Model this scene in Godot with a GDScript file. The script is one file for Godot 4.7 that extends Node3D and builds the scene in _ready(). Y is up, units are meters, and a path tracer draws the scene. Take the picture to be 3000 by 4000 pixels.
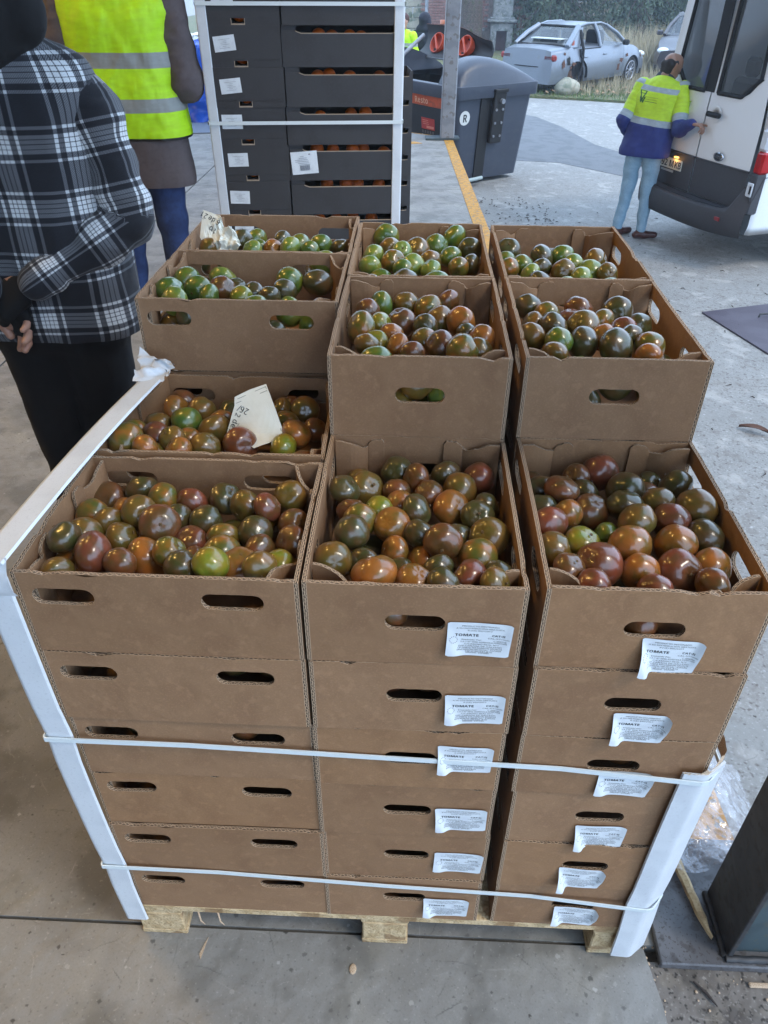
extends Node3D

# ---------------------------------------------------------------- geometry helper
class Geo:
	var v := PackedVector3Array()
	var n := PackedVector3Array()
	var u := PackedVector2Array()
	var c := PackedColorArray()
	var i := PackedInt32Array()
	var use_color := false
	func vert(p: Vector3, nn: Vector3, uv := Vector2.ZERO, col := Color.WHITE) -> int:
		v.append(p)
		n.append(nn)
		u.append(uv)
		c.append(col)
		return v.size() - 1
	# corners run counter-clockwise seen from outside
	func quad(a: Vector3, b: Vector3, cc: Vector3, d: Vector3, ua := Vector2(0, 0), ub := Vector2(1, 0), uc := Vector2(1, 1), ud := Vector2(0, 1), col := Color.WHITE) -> void:
		var nn := (cc - a).cross(d - b).normalized()
		var k := vert(a, nn, ua, col)
		vert(b, nn, ub, col)
		vert(cc, nn, uc, col)
		vert(d, nn, ud, col)
		i.append_array(PackedInt32Array([k, k + 2, k + 1, k, k + 3, k + 2]))
	func tri(a: Vector3, b: Vector3, cc: Vector3, ua := Vector2(0, 0), ub := Vector2(1, 0), uc := Vector2(1, 1), col := Color.WHITE) -> void:
		var nn := (b - a).cross(cc - a).normalized()
		var k := vert(a, nn, ua, col)
		vert(b, nn, ub, col)
		vert(cc, nn, uc, col)
		i.append_array(PackedInt32Array([k, k + 2, k + 1]))
	func box(at: Vector3, size: Vector3, t := Transform3D(), bev := 0.0) -> void:
		var h := size * 0.5
		var b := minf(bev, minf(h.x, minf(h.y, h.z)) * 0.9)
		var ax := [Vector3.RIGHT, Vector3.UP, Vector3.BACK]
		for k in 3:
			for s in [-1.0, 1.0]:
				var w: Vector3 = ax[k] * s
				var p: Vector3 = ax[(k + 1) % 3]
				var q: Vector3 = ax[(k + 2) % 3] * s
				var hw := absf(h.dot(w))
				var hp := absf(h.dot(p)) - b
				var hq := absf(h.dot(q)) - b
				var o: Vector3 = at + w * hw
				quad(t * (o - p * hp - q * hq), t * (o + p * hp - q * hq), t * (o + p * hp + q * hq), t * (o - p * hp + q * hq),
					Vector2(-hp, -hq), Vector2(hp, -hq), Vector2(hp, hq), Vector2(-hp, hq))
		if b <= 0.0:
			return
		for k in 3:
			for s1 in [-1.0, 1.0]:
				for s2 in [-1.0, 1.0]:
					var e: Vector3 = ax[k]
					var f1: Vector3 = ax[(k + 1) % 3] * s1
					var f2: Vector3 = ax[(k + 2) % 3] * s2
					var le := absf(h.dot(e)) - b
					var m1 := f1 * absf(h.dot(f1))
					var m2 := f2 * absf(h.dot(f2))
					var a1: Vector3 = at + m1 + m2 - f2 * b
					var a2: Vector3 = at + m1 + m2 - f1 * b
					if s1 * s2 > 0:
						quad(t * (a1 + e * le), t * (a1 - e * le), t * (a2 - e * le), t * (a2 + e * le))
						i_flip_last(f1 + f2, t)
					else:
						quad(t * (a1 - e * le), t * (a1 + e * le), t * (a2 + e * le), t * (a2 - e * le))
						i_flip_last(f1 + f2, t)
		for sx in [-1.0, 1.0]:
			for sy in [-1.0, 1.0]:
				for sz in [-1.0, 1.0]:
					var s := Vector3(sx, sy, sz)
					var o := at + s * h
					var a := t * (o - Vector3(0, sy, sz) * b)
					var bb := t * (o - Vector3(sx, 0, sz) * b)
					var d := t * (o - Vector3(sx, sy, 0) * b)
					if sx * sy * sz > 0:
						tri(a, bb, d)
					else:
						tri(a, d, bb)
	func i_flip_last(out: Vector3, t: Transform3D) -> void:
		var k := v.size() - 4
		if n[k].dot(t.basis * out) < 0.0:
			for j in 4:
				n[k + j] = -n[k + j]
			var m := i.size() - 6
			i[m + 1] = k + 1
			i[m + 2] = k + 2
			i[m + 4] = k + 2
			i[m + 5] = k + 3
	# smooth grid; pts[a][b]; outward = d/da x d/db
	func grid(pts: Array, flip := false, su := 1.0, sv := 1.0, closed_b := false) -> void:
		var na := pts.size()
		var nb: int = pts[0].size()
		var base := v.size()
		for a in na:
			for b in nb:
				var a0: Vector3 = pts[maxi(a - 1, 0)][b]
				var a1: Vector3 = pts[mini(a + 1, na - 1)][b]
				var b0: Vector3
				var b1: Vector3
				if closed_b:
					b0 = pts[a][(b - 1 + nb - 1) % (nb - 1)] if b > 0 else pts[a][nb - 2]
					b1 = pts[a][b + 1] if b < nb - 1 else pts[a][1]
				else:
					b0 = pts[a][maxi(b - 1, 0)]
					b1 = pts[a][mini(b + 1, nb - 1)]
				var nn := (a1 - a0).cross(b1 - b0).normalized()
				if nn == Vector3.ZERO:
					nn = Vector3.UP
				vert(pts[a][b], -nn if flip else nn, Vector2(float(a) / (na - 1) * su, float(b) / (nb - 1) * sv))
		for a in na - 1:
			for b in nb - 1:
				var k := base + a * nb + b
				if flip:
					i.append_array(PackedInt32Array([k, k + nb, k + nb + 1, k, k + nb + 1, k + 1]))
				else:
					i.append_array(PackedInt32Array([k, k + nb + 1, k + nb, k, k + 1, k + nb + 1]))
	func tube(path: Array, radii, sides := 10, caps := true) -> void:
		var rings := []
		var up := Vector3.UP
		for a in path.size():
			var dir: Vector3 = (path[mini(a + 1, path.size() - 1)] - path[maxi(a - 1, 0)]).normalized()
			if absf(dir.dot(up)) > 0.95:
				up = Vector3.RIGHT
			var x := up.cross(dir).normalized()
			var y := dir.cross(x).normalized()
			up = y
			var r: float = radii[a] if radii is Array else radii
			var ring := []
			for b in sides + 1:
				var an := TAU * b / sides
				ring.append(path[a] + (x * cos(an) + y * sin(an)) * r)
			rings.append(ring)
		grid(rings, true, 1.0, 1.0, true)
		if caps:
			for e in [0, path.size() - 1]:
				var ring: Array = rings[e]
				for b in sides:
					if e == 0:
						tri(path[0], ring[b + 1], ring[b])
					else:
						tri(path[e], ring[b], ring[b + 1])
	# profile: Vector2(radius, height) from bottom to top, about +Y through at
	func lathe(profile: Array, sides := 24, t := Transform3D()) -> void:
		var rings := []
		for p in profile:
			var ring := []
			for b in sides + 1:
				var an := TAU * b / sides
				ring.append(t * Vector3(p.x * cos(an), p.y, -p.x * sin(an)))
			rings.append(ring)
		grid(rings, true, 1.0, 1.0, true)
	# flat polygon (x, y) extruded along +z from z0 to z1
	func prism(poly: PackedVector2Array, z0: float, z1: float, t := Transform3D()) -> void:
		if Geometry2D.is_polygon_clockwise(poly):
			poly.reverse()
		var ix := Geometry2D.triangulate_polygon(poly)
		for k in range(0, ix.size(), 3):
			var a := poly[ix[k]]
			var b := poly[ix[k + 1]]
			var d := poly[ix[k + 2]]
			if (b - a).cross(d - a) < 0:
				var sw := b
				b = d
				d = sw
			tri(t * Vector3(a.x, a.y, z1), t * Vector3(b.x, b.y, z1), t * Vector3(d.x, d.y, z1), a, b, d)
			tri(t * Vector3(a.x, a.y, z0), t * Vector3(d.x, d.y, z0), t * Vector3(b.x, b.y, z0), a, d, b)
		for k in poly.size():
			var a := poly[k]
			var b := poly[(k + 1) % poly.size()]
			quad(t * Vector3(a.x, a.y, z0), t * Vector3(b.x, b.y, z0), t * Vector3(b.x, b.y, z1), t * Vector3(a.x, a.y, z1),
				Vector2(0, 0), Vector2(a.distance_to(b), 0), Vector2(a.distance_to(b), z1 - z0), Vector2(0, z1 - z0))
	func ball(at: Vector3, r: Vector3, seg := 14, rings := 9) -> void:
		var rr := []
		for a in rings + 1:
			var th := PI * a / rings
			var ring := []
			for b in seg + 1:
				var ph := TAU * b / seg
				ring.append(at + Vector3(sin(th) * cos(ph), -cos(th), -sin(th) * sin(ph)) * r)
			rr.append(ring)
		var base := v.size()
		grid(rr, true, 1.0, 1.0, true)
		for k in range(base, v.size()):
			n[k] = ((v[k] - at) / (r * r)).normalized()
	func moved(t: Transform3D) -> Geo:
		var g := Geo.new()
		g.add(self, t)
		return g
	func add(o: Geo, t := Transform3D()) -> void:
		var k := v.size()
		var nb := t.basis.inverse().transposed()
		for j in o.v.size():
			v.append(t * o.v[j])
			n.append((nb * o.n[j]).normalized())
		u.append_array(o.u)
		c.append_array(o.c)
		use_color = use_color or o.use_color
		for j in o.i:
			i.append(j + k)
	func into(m: ArrayMesh, material: Material) -> void:
		if i.is_empty():
			return
		var arr := []
		arr.resize(Mesh.ARRAY_MAX)
		arr[Mesh.ARRAY_VERTEX] = v
		arr[Mesh.ARRAY_NORMAL] = n
		arr[Mesh.ARRAY_TEX_UV] = u
		if use_color:
			arr[Mesh.ARRAY_COLOR] = c
		arr[Mesh.ARRAY_INDEX] = i
		m.add_surface_from_arrays(Mesh.PRIMITIVE_TRIANGLES, arr)
		m.surface_set_material(m.get_surface_count() - 1, material)
	func mesh(material: Material) -> ArrayMesh:
		var m := ArrayMesh.new()
		into(m, material)
		return m

# ---------------------------------------------------------------- naming
var taken := {}
func numbered(called: String) -> String:
	if not taken.has(called):
		taken[called] = 0
		return called
	taken[called] += 1
	return "%s_%03d" % [called, taken[called]]

func tag(o: Node3D, label: String, category: String, group := "") -> Node3D:
	o.set_meta("label", label)
	o.set_meta("category", category)
	if group:
		o.set_meta("group", group)
	elif o.has_meta("group"):
		o.remove_meta("group")
	return o

func thing(called: String, label: String, category: String, at := Vector3.ZERO, turn := 0.0, group := "") -> Node3D:
	var o := Node3D.new()
	o.name = numbered(called)
	add_child(o, true)
	o.position = at
	o.rotation.y = turn
	tag(o, label, category, group)
	return o

func part(called: String, m: Mesh, parent: Node3D, at := Vector3.ZERO) -> MeshInstance3D:
	var o := MeshInstance3D.new()
	o.mesh = m
	var k := 0
	var nm := called
	while parent.has_node(NodePath(nm)):
		k += 1
		nm = "%s_%03d" % [called, k]
	o.name = nm
	parent.add_child(o, true)
	o.position = at
	return o

func single(called: String, m: Mesh, label: String, category: String, at := Vector3.ZERO, group := "") -> MeshInstance3D:
	var o := MeshInstance3D.new()
	o.mesh = m
	o.name = numbered(called)
	add_child(o, true)
	o.position = at
	tag(o, label, category, group)
	return o

func struct_mesh(called: String, m: Mesh) -> MeshInstance3D:
	var o := MeshInstance3D.new()
	o.mesh = m
	o.name = numbered(called)
	add_child(o, true)
	o.set_meta("kind", "structure")
	return o

func copy_of(o: Node3D, called: String) -> Node3D:
	var c: Node3D = o.duplicate()
	c.name = numbered(called)
	add_child(c, true)
	return c

# ---------------------------------------------------------------- materials
func lin(r: float, g: float, b: float) -> Color:
	return Color(r, g, b).linear_to_srgb()

func mat(color: Color, rough := 0.8, metal := 0.0, spec := 0.5) -> StandardMaterial3D:
	var m := StandardMaterial3D.new()
	m.albedo_color = color
	m.roughness = rough
	m.metallic = metal
	m.metallic_specular = spec
	return m

func noise(sd: int, freq: float, octaves := 4, type := FastNoiseLite.TYPE_SIMPLEX_SMOOTH) -> FastNoiseLite:
	var f := FastNoiseLite.new()
	f.seed = sd
	f.frequency = freq
	f.noise_type = type
	f.fractal_octaves = octaves
	return f

func bytes_of(sd: int, size: int, freq: float, octaves := 4, type := FastNoiseLite.TYPE_SIMPLEX_SMOOTH) -> PackedByteArray:
	var im := noise(sd, freq, octaves, type).get_seamless_image(size, size, false, false, 0.12)
	im.convert(Image.FORMAT_L8)
	return im.get_data()

# layers: [seed, freq, octaves, lo, hi, colour (srgb), strength, cellular?]; each mixes its colour in where the noise lies between lo and hi
func tex(size: int, base: Color, layers: Array) -> ImageTexture:
	var n := size * size
	var r := PackedFloat32Array()
	var g := PackedFloat32Array()
	var b := PackedFloat32Array()
	r.resize(n)
	g.resize(n)
	b.resize(n)
	r.fill(base.r)
	g.fill(base.g)
	b.fill(base.b)
	for l in layers:
		var d := bytes_of(l[0], size, l[1], l[2], FastNoiseLite.TYPE_CELLULAR if l.size() > 7 else FastNoiseLite.TYPE_SIMPLEX_SMOOTH)
		var table := PackedFloat32Array()
		for k in 256:
			table.append(clampf((k / 255.0 - float(l[3])) / (float(l[4]) - float(l[3])), 0.0, 1.0) * float(l[6]))
		var cr: float = l[5].r
		var cg: float = l[5].g
		var cb: float = l[5].b
		for k in n:
			var w := table[d[k]]
			if w > 0.0:
				r[k] += (cr - r[k]) * w
				g[k] += (cg - g[k]) * w
				b[k] += (cb - b[k]) * w
	var out := PackedByteArray()
	out.resize(n * 3)
	for k in n:
		out[k * 3] = clampi(int(r[k] * 255.0), 0, 255)
		out[k * 3 + 1] = clampi(int(g[k] * 255.0), 0, 255)
		out[k * 3 + 2] = clampi(int(b[k] * 255.0), 0, 255)
	return ImageTexture.create_from_image(Image.create_from_data(size, size, false, Image.FORMAT_RGB8, out))

# scratches and pits: short strokes and small specks worn into a surface
func scuffed(t: ImageTexture, sd: int, strokes: int, specks: int, pale: Color, dark: Color) -> ImageTexture:
	var im := t.get_image()
	var n := im.get_width()
	var r := RandomNumberGenerator.new()
	r.seed = sd
	for k in strokes:
		var p := Vector2(r.randf(), r.randf()) * n
		var an := r.randf() * TAU
		var ln := r.randi_range(6, 46)
		var c := pale if r.randf() < 0.65 else dark
		var a := r.randf_range(0.08, 0.4)
		for j in ln:
			an += r.randfn(0.0, 0.06)
			p += Vector2(cos(an), sin(an))
			var x := posmod(int(p.x), n)
			var y := posmod(int(p.y), n)
			im.set_pixel(x, y, im.get_pixel(x, y).lerp(c, a * sin(PI * (j + 0.5) / ln)))
	for k in specks:
		var p := Vector2(r.randf(), r.randf()) * n
		var c := pale if r.randf() < 0.4 else dark
		var a := r.randf_range(0.2, 0.8)
		var q := r.randf_range(0.7, 2.6)
		for dy in range(-3, 4):
			for dx in range(-3, 4):
				if Vector2(dx, dy * r.randf_range(0.8, 1.6)).length() < q:
					var x := posmod(int(p.x) + dx, n)
					var y := posmod(int(p.y) + dy, n)
					im.set_pixel(x, y, im.get_pixel(x, y).lerp(c, a))
	return ImageTexture.create_from_image(im)

func bump(m: StandardMaterial3D, sd: int, freq: float, octaves: int, scale: float, size := 256) -> StandardMaterial3D:
	var im := noise(sd, freq, octaves).get_seamless_image(size, size, false, false, 0.12)
	im.convert(Image.FORMAT_RGB8)
	m.heightmap_enabled = true
	m.heightmap_scale = scale
	m.heightmap_texture = ImageTexture.create_from_image(im)
	return m

func tri(m: StandardMaterial3D, metres: float, world := true) -> StandardMaterial3D:
	m.uv1_triplanar = true
	m.uv1_world_triplanar = world
	m.uv1_scale = Vector3.ONE / metres
	return m

func textured(t: Texture2D, rough: float, metres: float, world := true, spec := 0.5) -> StandardMaterial3D:
	var m := mat(Color.WHITE, rough, 0.0, spec)
	m.albedo_texture = t
	if metres > 0.0:
		tri(m, metres, world)
	return m

# ---------------------------------------------------------------- flat lettering
var fonts := {}
func letters(text: String, height: float, stretch := 1.0, face := "Droid Sans", bold := false, align := HORIZONTAL_ALIGNMENT_CENTER) -> Geo:
	var key := face + str(bold)
	if not fonts.has(key):
		var f := SystemFont.new()
		f.font_names = PackedStringArray([face])
		f.font_weight = 700 if bold else 400
		fonts[key] = f
	var tm := TextMesh.new()
	tm.font = fonts[key]
	tm.text = text
	tm.font_size = 32
	tm.pixel_size = height / 24.0
	tm.depth = 0.0
	tm.curve_step = 2.0
	tm.horizontal_alignment = align
	var arr := tm.get_mesh_arrays()
	var g := Geo.new()
	var vv: PackedVector3Array = arr[Mesh.ARRAY_VERTEX]
	var ii: PackedInt32Array = arr[Mesh.ARRAY_INDEX] if arr[Mesh.ARRAY_INDEX] != null else PackedInt32Array()
	if ii.is_empty():
		ii = PackedInt32Array(range(vv.size()))
	for p in vv:
		g.vert(Vector3(p.x * stretch, p.y, 0.0), Vector3.BACK)
	g.i = ii
	return g

# ---------------------------------------------------------------- bodies from joined capsules (surface nets)
# bone: [a, b, ra, rb, zscale, carve]
func net(bones: Array, cell: float, blend: float, wrinkle: FastNoiseLite = null, amp := 0.0, squash := Vector3.ONE, paint = null) -> Geo:
	var lo := Vector3.ONE * 1e9
	var hi := -lo
	for b in bones:
		var r := maxf(b[2], b[3])
		lo = lo.min(b[0] - Vector3.ONE * r).min(b[1] - Vector3.ONE * r)
		hi = hi.max(b[0] + Vector3.ONE * r).max(b[1] + Vector3.ONE * r)
	lo -= Vector3.ONE * (cell * 2.5 + amp)
	hi += Vector3.ONE * (cell * 2.5 + amp)
	var nx := int((hi.x - lo.x) / cell) + 2
	var ny := int((hi.y - lo.y) / cell) + 2
	var nz := int((hi.z - lo.z) / cell) + 2
	var f := PackedFloat32Array()
	f.resize(nx * ny * nz)
	f.fill(1.0)
	for b in bones:
		var a: Vector3 = b[0]
		var e: Vector3 = b[1]
		var ra: float = b[2]
		var rb: float = b[3]
		var zs: float = b[4] if b.size() > 4 else 1.0
		var carve: bool = b.size() > 5 and b[5]
		var az := Vector3(a.x, a.y, a.z * zs)
		var ba := Vector3(e.x, e.y, e.z * zs) - az
		var bb := maxf(ba.length_squared(), 1e-9)
		var r := maxf(ra, rb) + blend + cell * 2.0
		var l := (a.min(e) - Vector3(r, r, r) - lo) / cell
		var h := (a.max(e) + Vector3(r, r, r) - lo) / cell
		for z in range(maxi(0, int(l.z)), mini(nz, int(h.z) + 2)):
			var pz := (lo.z + z * cell) * zs
			for y in range(maxi(0, int(l.y)), mini(ny, int(h.y) + 2)):
				var py := lo.y + y * cell
				var at := (z * ny + y) * nx
				for x in range(maxi(0, int(l.x)), mini(nx, int(h.x) + 2)):
					var pa := Vector3(lo.x + x * cell, py, pz) - az
					var t := clampf(pa.dot(ba) / bb, 0.0, 1.0)
					var d := (pa - ba * t).length() - (ra + (rb - ra) * t)
					var o := f[at + x]
					if carve:
						f[at + x] = maxf(o, -d)
					elif absf(d - o) < blend:
						var k := blend - absf(d - o)
						f[at + x] = minf(d, o) - k * k / (4.0 * blend)
					elif d < o:
						f[at + x] = d
	if wrinkle:
		for z in nz:
			for y in ny:
				var at := (z * ny + y) * nx
				for x in nx:
					if absf(f[at + x]) < cell * 2.5 + amp:
						var p := lo + Vector3(x, y, z) * cell
						f[at + x] += amp * wrinkle.get_noise_3d(p.x * squash.x, p.y * squash.y, p.z * squash.z)
	var g := Geo.new()
	var ids := {}
	var sy := nx
	var sz := nx * ny
	for z in nz - 1:
		for y in ny - 1:
			for x in nx - 1:
				var q := z * sz + y * sy + x
				var s0 := f[q] < 0.0
				if s0 == (f[q + 1] < 0.0) and s0 == (f[q + sy] < 0.0) and s0 == (f[q + sy + 1] < 0.0) and s0 == (f[q + sz] < 0.0) and s0 == (f[q + sz + 1] < 0.0) and s0 == (f[q + sz + sy] < 0.0) and s0 == (f[q + sz + sy + 1] < 0.0):
					continue
				var sum := Vector3.ZERO
				var cnt := 0
				for k in 12:
					var a: Vector3i = EDGE[k][0]
					var b: Vector3i = EDGE[k][1]
					var fa := f[q + a.x + a.y * sy + a.z * sz]
					var fb := f[q + b.x + b.y * sy + b.z * sz]
					if (fa < 0.0) != (fb < 0.0):
						sum += Vector3(a).lerp(Vector3(b), fa / (fa - fb))
						cnt += 1
				var gr := Vector3(
					f[q + 1] + f[q + 1 + sy] + f[q + 1 + sz] + f[q + 1 + sy + sz] - f[q] - f[q + sy] - f[q + sz] - f[q + sy + sz],
					f[q + sy] + f[q + 1 + sy] + f[q + sy + sz] + f[q + 1 + sy + sz] - f[q] - f[q + 1] - f[q + sz] - f[q + 1 + sz],
					f[q + sz] + f[q + 1 + sz] + f[q + sy + sz] + f[q + 1 + sy + sz] - f[q] - f[q + 1] - f[q + sy] - f[q + 1 + sy])
				var p := lo + (Vector3(x, y, z) + sum / cnt) * cell
				ids[q] = g.vert(p, gr.normalized())
	for q in ids:
		var x: int = q % nx
		var y: int = (q / nx) % ny
		var z: int = q / sz
		if x < 1 or y < 1 or z < 1:
			continue
		var s0 := f[q] < 0.0
		for k in 3:
			var step: int = [1, sy, sz][k]
			var o1: int = [sy, sz, 1][k]
			var o2: int = [sz, 1, sy][k]
			if s0 == (f[q + step] < 0.0):
				continue
			var a: int = ids[q]
			var b: int = ids.get(q - o1, -1)
			var c: int = ids.get(q - o1 - o2, -1)
			var d: int = ids.get(q - o2, -1)
			if b < 0 or c < 0 or d < 0:
				continue
			if s0:
				g.i.append_array(PackedInt32Array([a, c, b, a, d, c]))
			else:
				g.i.append_array(PackedInt32Array([a, b, c, a, c, d]))
	if paint != null:
		g.use_color = true
		for k in g.v.size():
			var r: Array = paint.call(g.v[k], g.n[k])
			g.c[k] = r[0]
			g.u[k] = r[1]
	return g

const EDGE := [[Vector3i(0, 0, 0), Vector3i(1, 0, 0)], [Vector3i(0, 1, 0), Vector3i(1, 1, 0)], [Vector3i(0, 0, 1), Vector3i(1, 0, 1)], [Vector3i(0, 1, 1), Vector3i(1, 1, 1)],
	[Vector3i(0, 0, 0), Vector3i(0, 1, 0)], [Vector3i(1, 0, 0), Vector3i(1, 1, 0)], [Vector3i(0, 0, 1), Vector3i(0, 1, 1)], [Vector3i(1, 0, 1), Vector3i(1, 1, 1)],
	[Vector3i(0, 0, 0), Vector3i(0, 0, 1)], [Vector3i(1, 0, 0), Vector3i(1, 0, 1)], [Vector3i(0, 1, 0), Vector3i(0, 1, 1)], [Vector3i(1, 1, 0), Vector3i(1, 1, 1)]]

# ---------------------------------------------------------------- scene
const GROUND := -0.70
const BASE := 0.1302
const LAYER := 0.1504
var M := {}
var rng := RandomNumberGenerator.new()

func _ready() -> void:
	rng.seed = 11
	var cam := Camera3D.new()
	cam.name = "camera"
	cam.position = Vector3(0.5418, 1.69, 0.7386)
	cam.basis = Basis(Vector3.UP, 0.0383) * Basis(Vector3.RIGHT, -0.6299) * Basis(Vector3.BACK, 0.0063)
	cam.fov = 69.21
	cam.near = 0.05
	cam.far = 400.0
	add_child(cam)
	var we := WorldEnvironment.new()
	we.name = "world_environment"
	var env := Environment.new()
	env.background_mode = Environment.BG_SKY
	var sky := Sky.new()
	var sm := ProceduralSkyMaterial.new()
	sm.sky_top_color = lin(0.52, 0.72, 1.02)
	sm.sky_horizon_color = lin(0.62, 0.8, 1.06)
	sm.sky_curve = 0.3
	sm.ground_bottom_color = Color(0.45, 0.45, 0.44)
	sm.ground_horizon_color = Color(0.7, 0.71, 0.72)
	sm.sky_energy_multiplier = 1.0
	sky.sky_material = sm
	env.sky = sky
	env.tonemap_mode = Environment.TONE_MAPPER_LINEAR
	env.tonemap_exposure = 3.6
	env.fog_enabled = true
	env.fog_density = 0.0025
	env.fog_light_color = Color(0.8, 0.87, 0.95)
	env.sdfgi_enabled = true
	env.ssao_enabled = true
	env.ssil_enabled = true
	we.environment = env
	add_child(we)
	var sun := DirectionalLight3D.new()
	sun.name = "overcast_sun"
	sun.light_energy = 0.16
	sun.light_color = Color(1.0, 0.97, 0.93)
	sun.light_angular_distance = 14.0
	sun.shadow_enabled = true
	sun.rotation_degrees = Vector3(-52, 62, 0)
	add_child(sun)

	make_materials()
	setting()
	pallet_and_crates()
	guards_and_straps()
	dark_stack()
	bin_container()
	van()
	cars()
	people()
	small_things()
	lamps()

func make_materials() -> void:
	M.kraft = textured(tex(512, Color(0.565, 0.435, 0.315), [[1, 0.006, 4, 0.45, 0.8, Color(0.53, 0.4, 0.287), 0.8], [2, 0.09, 3, 0.5, 0.85, Color(0.54, 0.405, 0.285), 0.35], [3, 0.2, 2, 0.55, 0.9, Color(0.67, 0.53, 0.4), 0.45], [4, 0.03, 3, 0.62, 0.8, Color(0.65, 0.505, 0.375), 0.4]]), 0.72, 0.42)
	bump(M.kraft, 5, 0.02, 4, 0.14)
	M.krafts = [M.kraft]
	for k in 2:
		var m: StandardMaterial3D = M.kraft.duplicate()
		m.albedo_color = [Color(0.955, 0.945, 0.93), Color(1.0, 0.985, 0.955)][k]
		m.uv1_offset = Vector3(0.37 * (k + 1), 0.21 * (k + 1), 0.55)
		M.krafts.append(m)
	M.torn = textured(tex(128, Color(0.78, 0.7, 0.6), [[6, 0.1, 3, 0.45, 0.7, Color(0.62, 0.5, 0.39), 0.8]]), 0.9, 0.03)
	M.flute = flute_material()
	M.white_board = textured(tex(256, Color(0.82, 0.845, 0.865), [[7, 0.01, 3, 0.5, 0.8, Color(0.78, 0.805, 0.83), 0.7], [8, 0.15, 2, 0.7, 0.9, Color(0.7, 0.71, 0.73), 0.35]]), 0.42, 0.3)
	bump(M.white_board, 9, 0.012, 2, 0.15)
	M.strap = mat(Color(0.84, 0.88, 0.89), 0.35)
	M.paper = textured(tex(128, Color(0.85, 0.88, 0.9), [[10, 0.02, 2, 0.5, 0.9, Color(0.8, 0.83, 0.86), 0.6]]), 0.5, 0.1)
	M.paper_warm = textured(tex(128, Color(0.87, 0.87, 0.82), [[11, 0.02, 2, 0.5, 0.9, Color(0.82, 0.82, 0.76), 0.6]]), 0.5, 0.1)
	M.ink = mat(Color(0.07, 0.09, 0.11), 0.6)
	M.faint_ink = mat(Color(0.42, 0.45, 0.5), 0.6)
	M.pine = textured(tex(256, Color(0.8, 0.71, 0.56), [[12, 0.02, 3, 0.4, 0.7, Color(0.72, 0.62, 0.46), 0.8], [13, 0.12, 2, 0.55, 0.8, Color(0.55, 0.42, 0.27), 0.5], [14, 0.008, 2, 0.62, 0.72, Color(0.5, 0.38, 0.25), 0.6]]), 0.8, 0.2)
	bump(M.pine, 15, 0.05, 3, 0.2)
	M.floor = textured(tex(1024, Color(0.545, 0.54, 0.525), [
		[20, 0.004, 5, 0.4, 0.75, Color(0.47, 0.465, 0.45), 0.85], [21, 0.006, 5, 0.55, 0.72, Color(0.39, 0.385, 0.365), 0.6], [22, 0.006, 4, 0.62, 0.8, Color(0.6, 0.59, 0.56), 0.6],
		[23, 0.012, 5, 0.6, 0.8, Color(0.38, 0.375, 0.355), 0.4], [24, 0.16, 4, 0.74, 0.86, Color(0.28, 0.27, 0.26), 0.45], [25, 0.22, 3, 0.78, 0.86, Color(0.68, 0.67, 0.65), 0.6], [26, 0.35, 2, 0.5, 0.9, Color(0.43, 0.42, 0.4), 0.3]]), 0.62, 2.1)
	M.floor.albedo_texture = scuffed(M.floor.albedo_texture, 28, 900, 700, Color(0.72, 0.715, 0.7), Color(0.22, 0.215, 0.205))
	bump(M.floor, 27, 0.06, 4, 0.25, 512)
	M.rough_floor = textured(tex(512, Color(0.45, 0.425, 0.4), [[30, 0.012, 5, 0.48, 0.68, Color(0.32, 0.3, 0.28), 0.8], [31, 0.02, 4, 0.58, 0.7, Color(0.48, 0.45, 0.41), 0.8], [32, 0.12, 2, 0.7, 0.8, Color(0.14, 0.13, 0.12), 0.7], [33, 0.16, 2, 0.74, 0.8, Color(0.62, 0.6, 0.57), 0.6]]), 0.85, 0.9)
	M.rough_floor.albedo_texture = scuffed(M.rough_floor.albedo_texture, 35, 250, 250, Color(0.65, 0.63, 0.6), Color(0.16, 0.15, 0.14))
	bump(M.rough_floor, 34, 0.05, 4, 0.6)
	M.joint = mat(Color(0.16, 0.15, 0.14), 0.95)
	M.yard = textured(tex(1024, Color(0.535, 0.53, 0.515), [
		[40, 0.005, 5, 0.42, 0.75, Color(0.5, 0.495, 0.48), 0.8], [41, 0.02, 4, 0.58, 0.75, Color(0.45, 0.43, 0.41), 0.55], [42, 0.13, 2, 0.66, 0.8, Color(0.45, 0.44, 0.43), 0.5], [43, 0.15, 2, 0.68, 0.8, Color(0.68, 0.68, 0.68), 0.5],
		[44, 0.07, 2, 0.72, 0.8, Color(0.33, 0.3, 0.28), 0.6], [45, 0.008, 4, 0.66, 0.8, Color(0.63, 0.62, 0.6), 0.7]]), 0.85, 2.6)
	M.yard.albedo_texture = scuffed(M.yard.albedo_texture, 47, 500, 900, Color(0.75, 0.75, 0.75), Color(0.25, 0.235, 0.22))
	bump(M.yard, 46, 0.12, 3, 0.3, 512)
	M.asphalt = textured(tex(512, Color(0.4, 0.41, 0.42), [[50, 0.01, 4, 0.45, 0.7, Color(0.35, 0.36, 0.37), 0.8], [51, 0.2, 2, 0.6, 0.8, Color(0.5, 0.51, 0.52), 0.6], [52, 0.22, 2, 0.62, 0.8, Color(0.25, 0.26, 0.27), 0.6]]), 0.9, 1.7)
	bump(M.asphalt, 53, 0.15, 2, 0.5)
	M.yellow_paint = textured(tex(512, Color(0.78, 0.56, 0.13), [[54, 0.02, 4, 0.55, 0.62, Color(0.66, 0.47, 0.12), 0.8], [55, 0.035, 5, 0.66, 0.7, Color(0.5, 0.47, 0.42), 0.9], [56, 0.12, 2, 0.72, 0.8, Color(0.4, 0.3, 0.15), 0.7]]), 0.65, 0.8)
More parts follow.
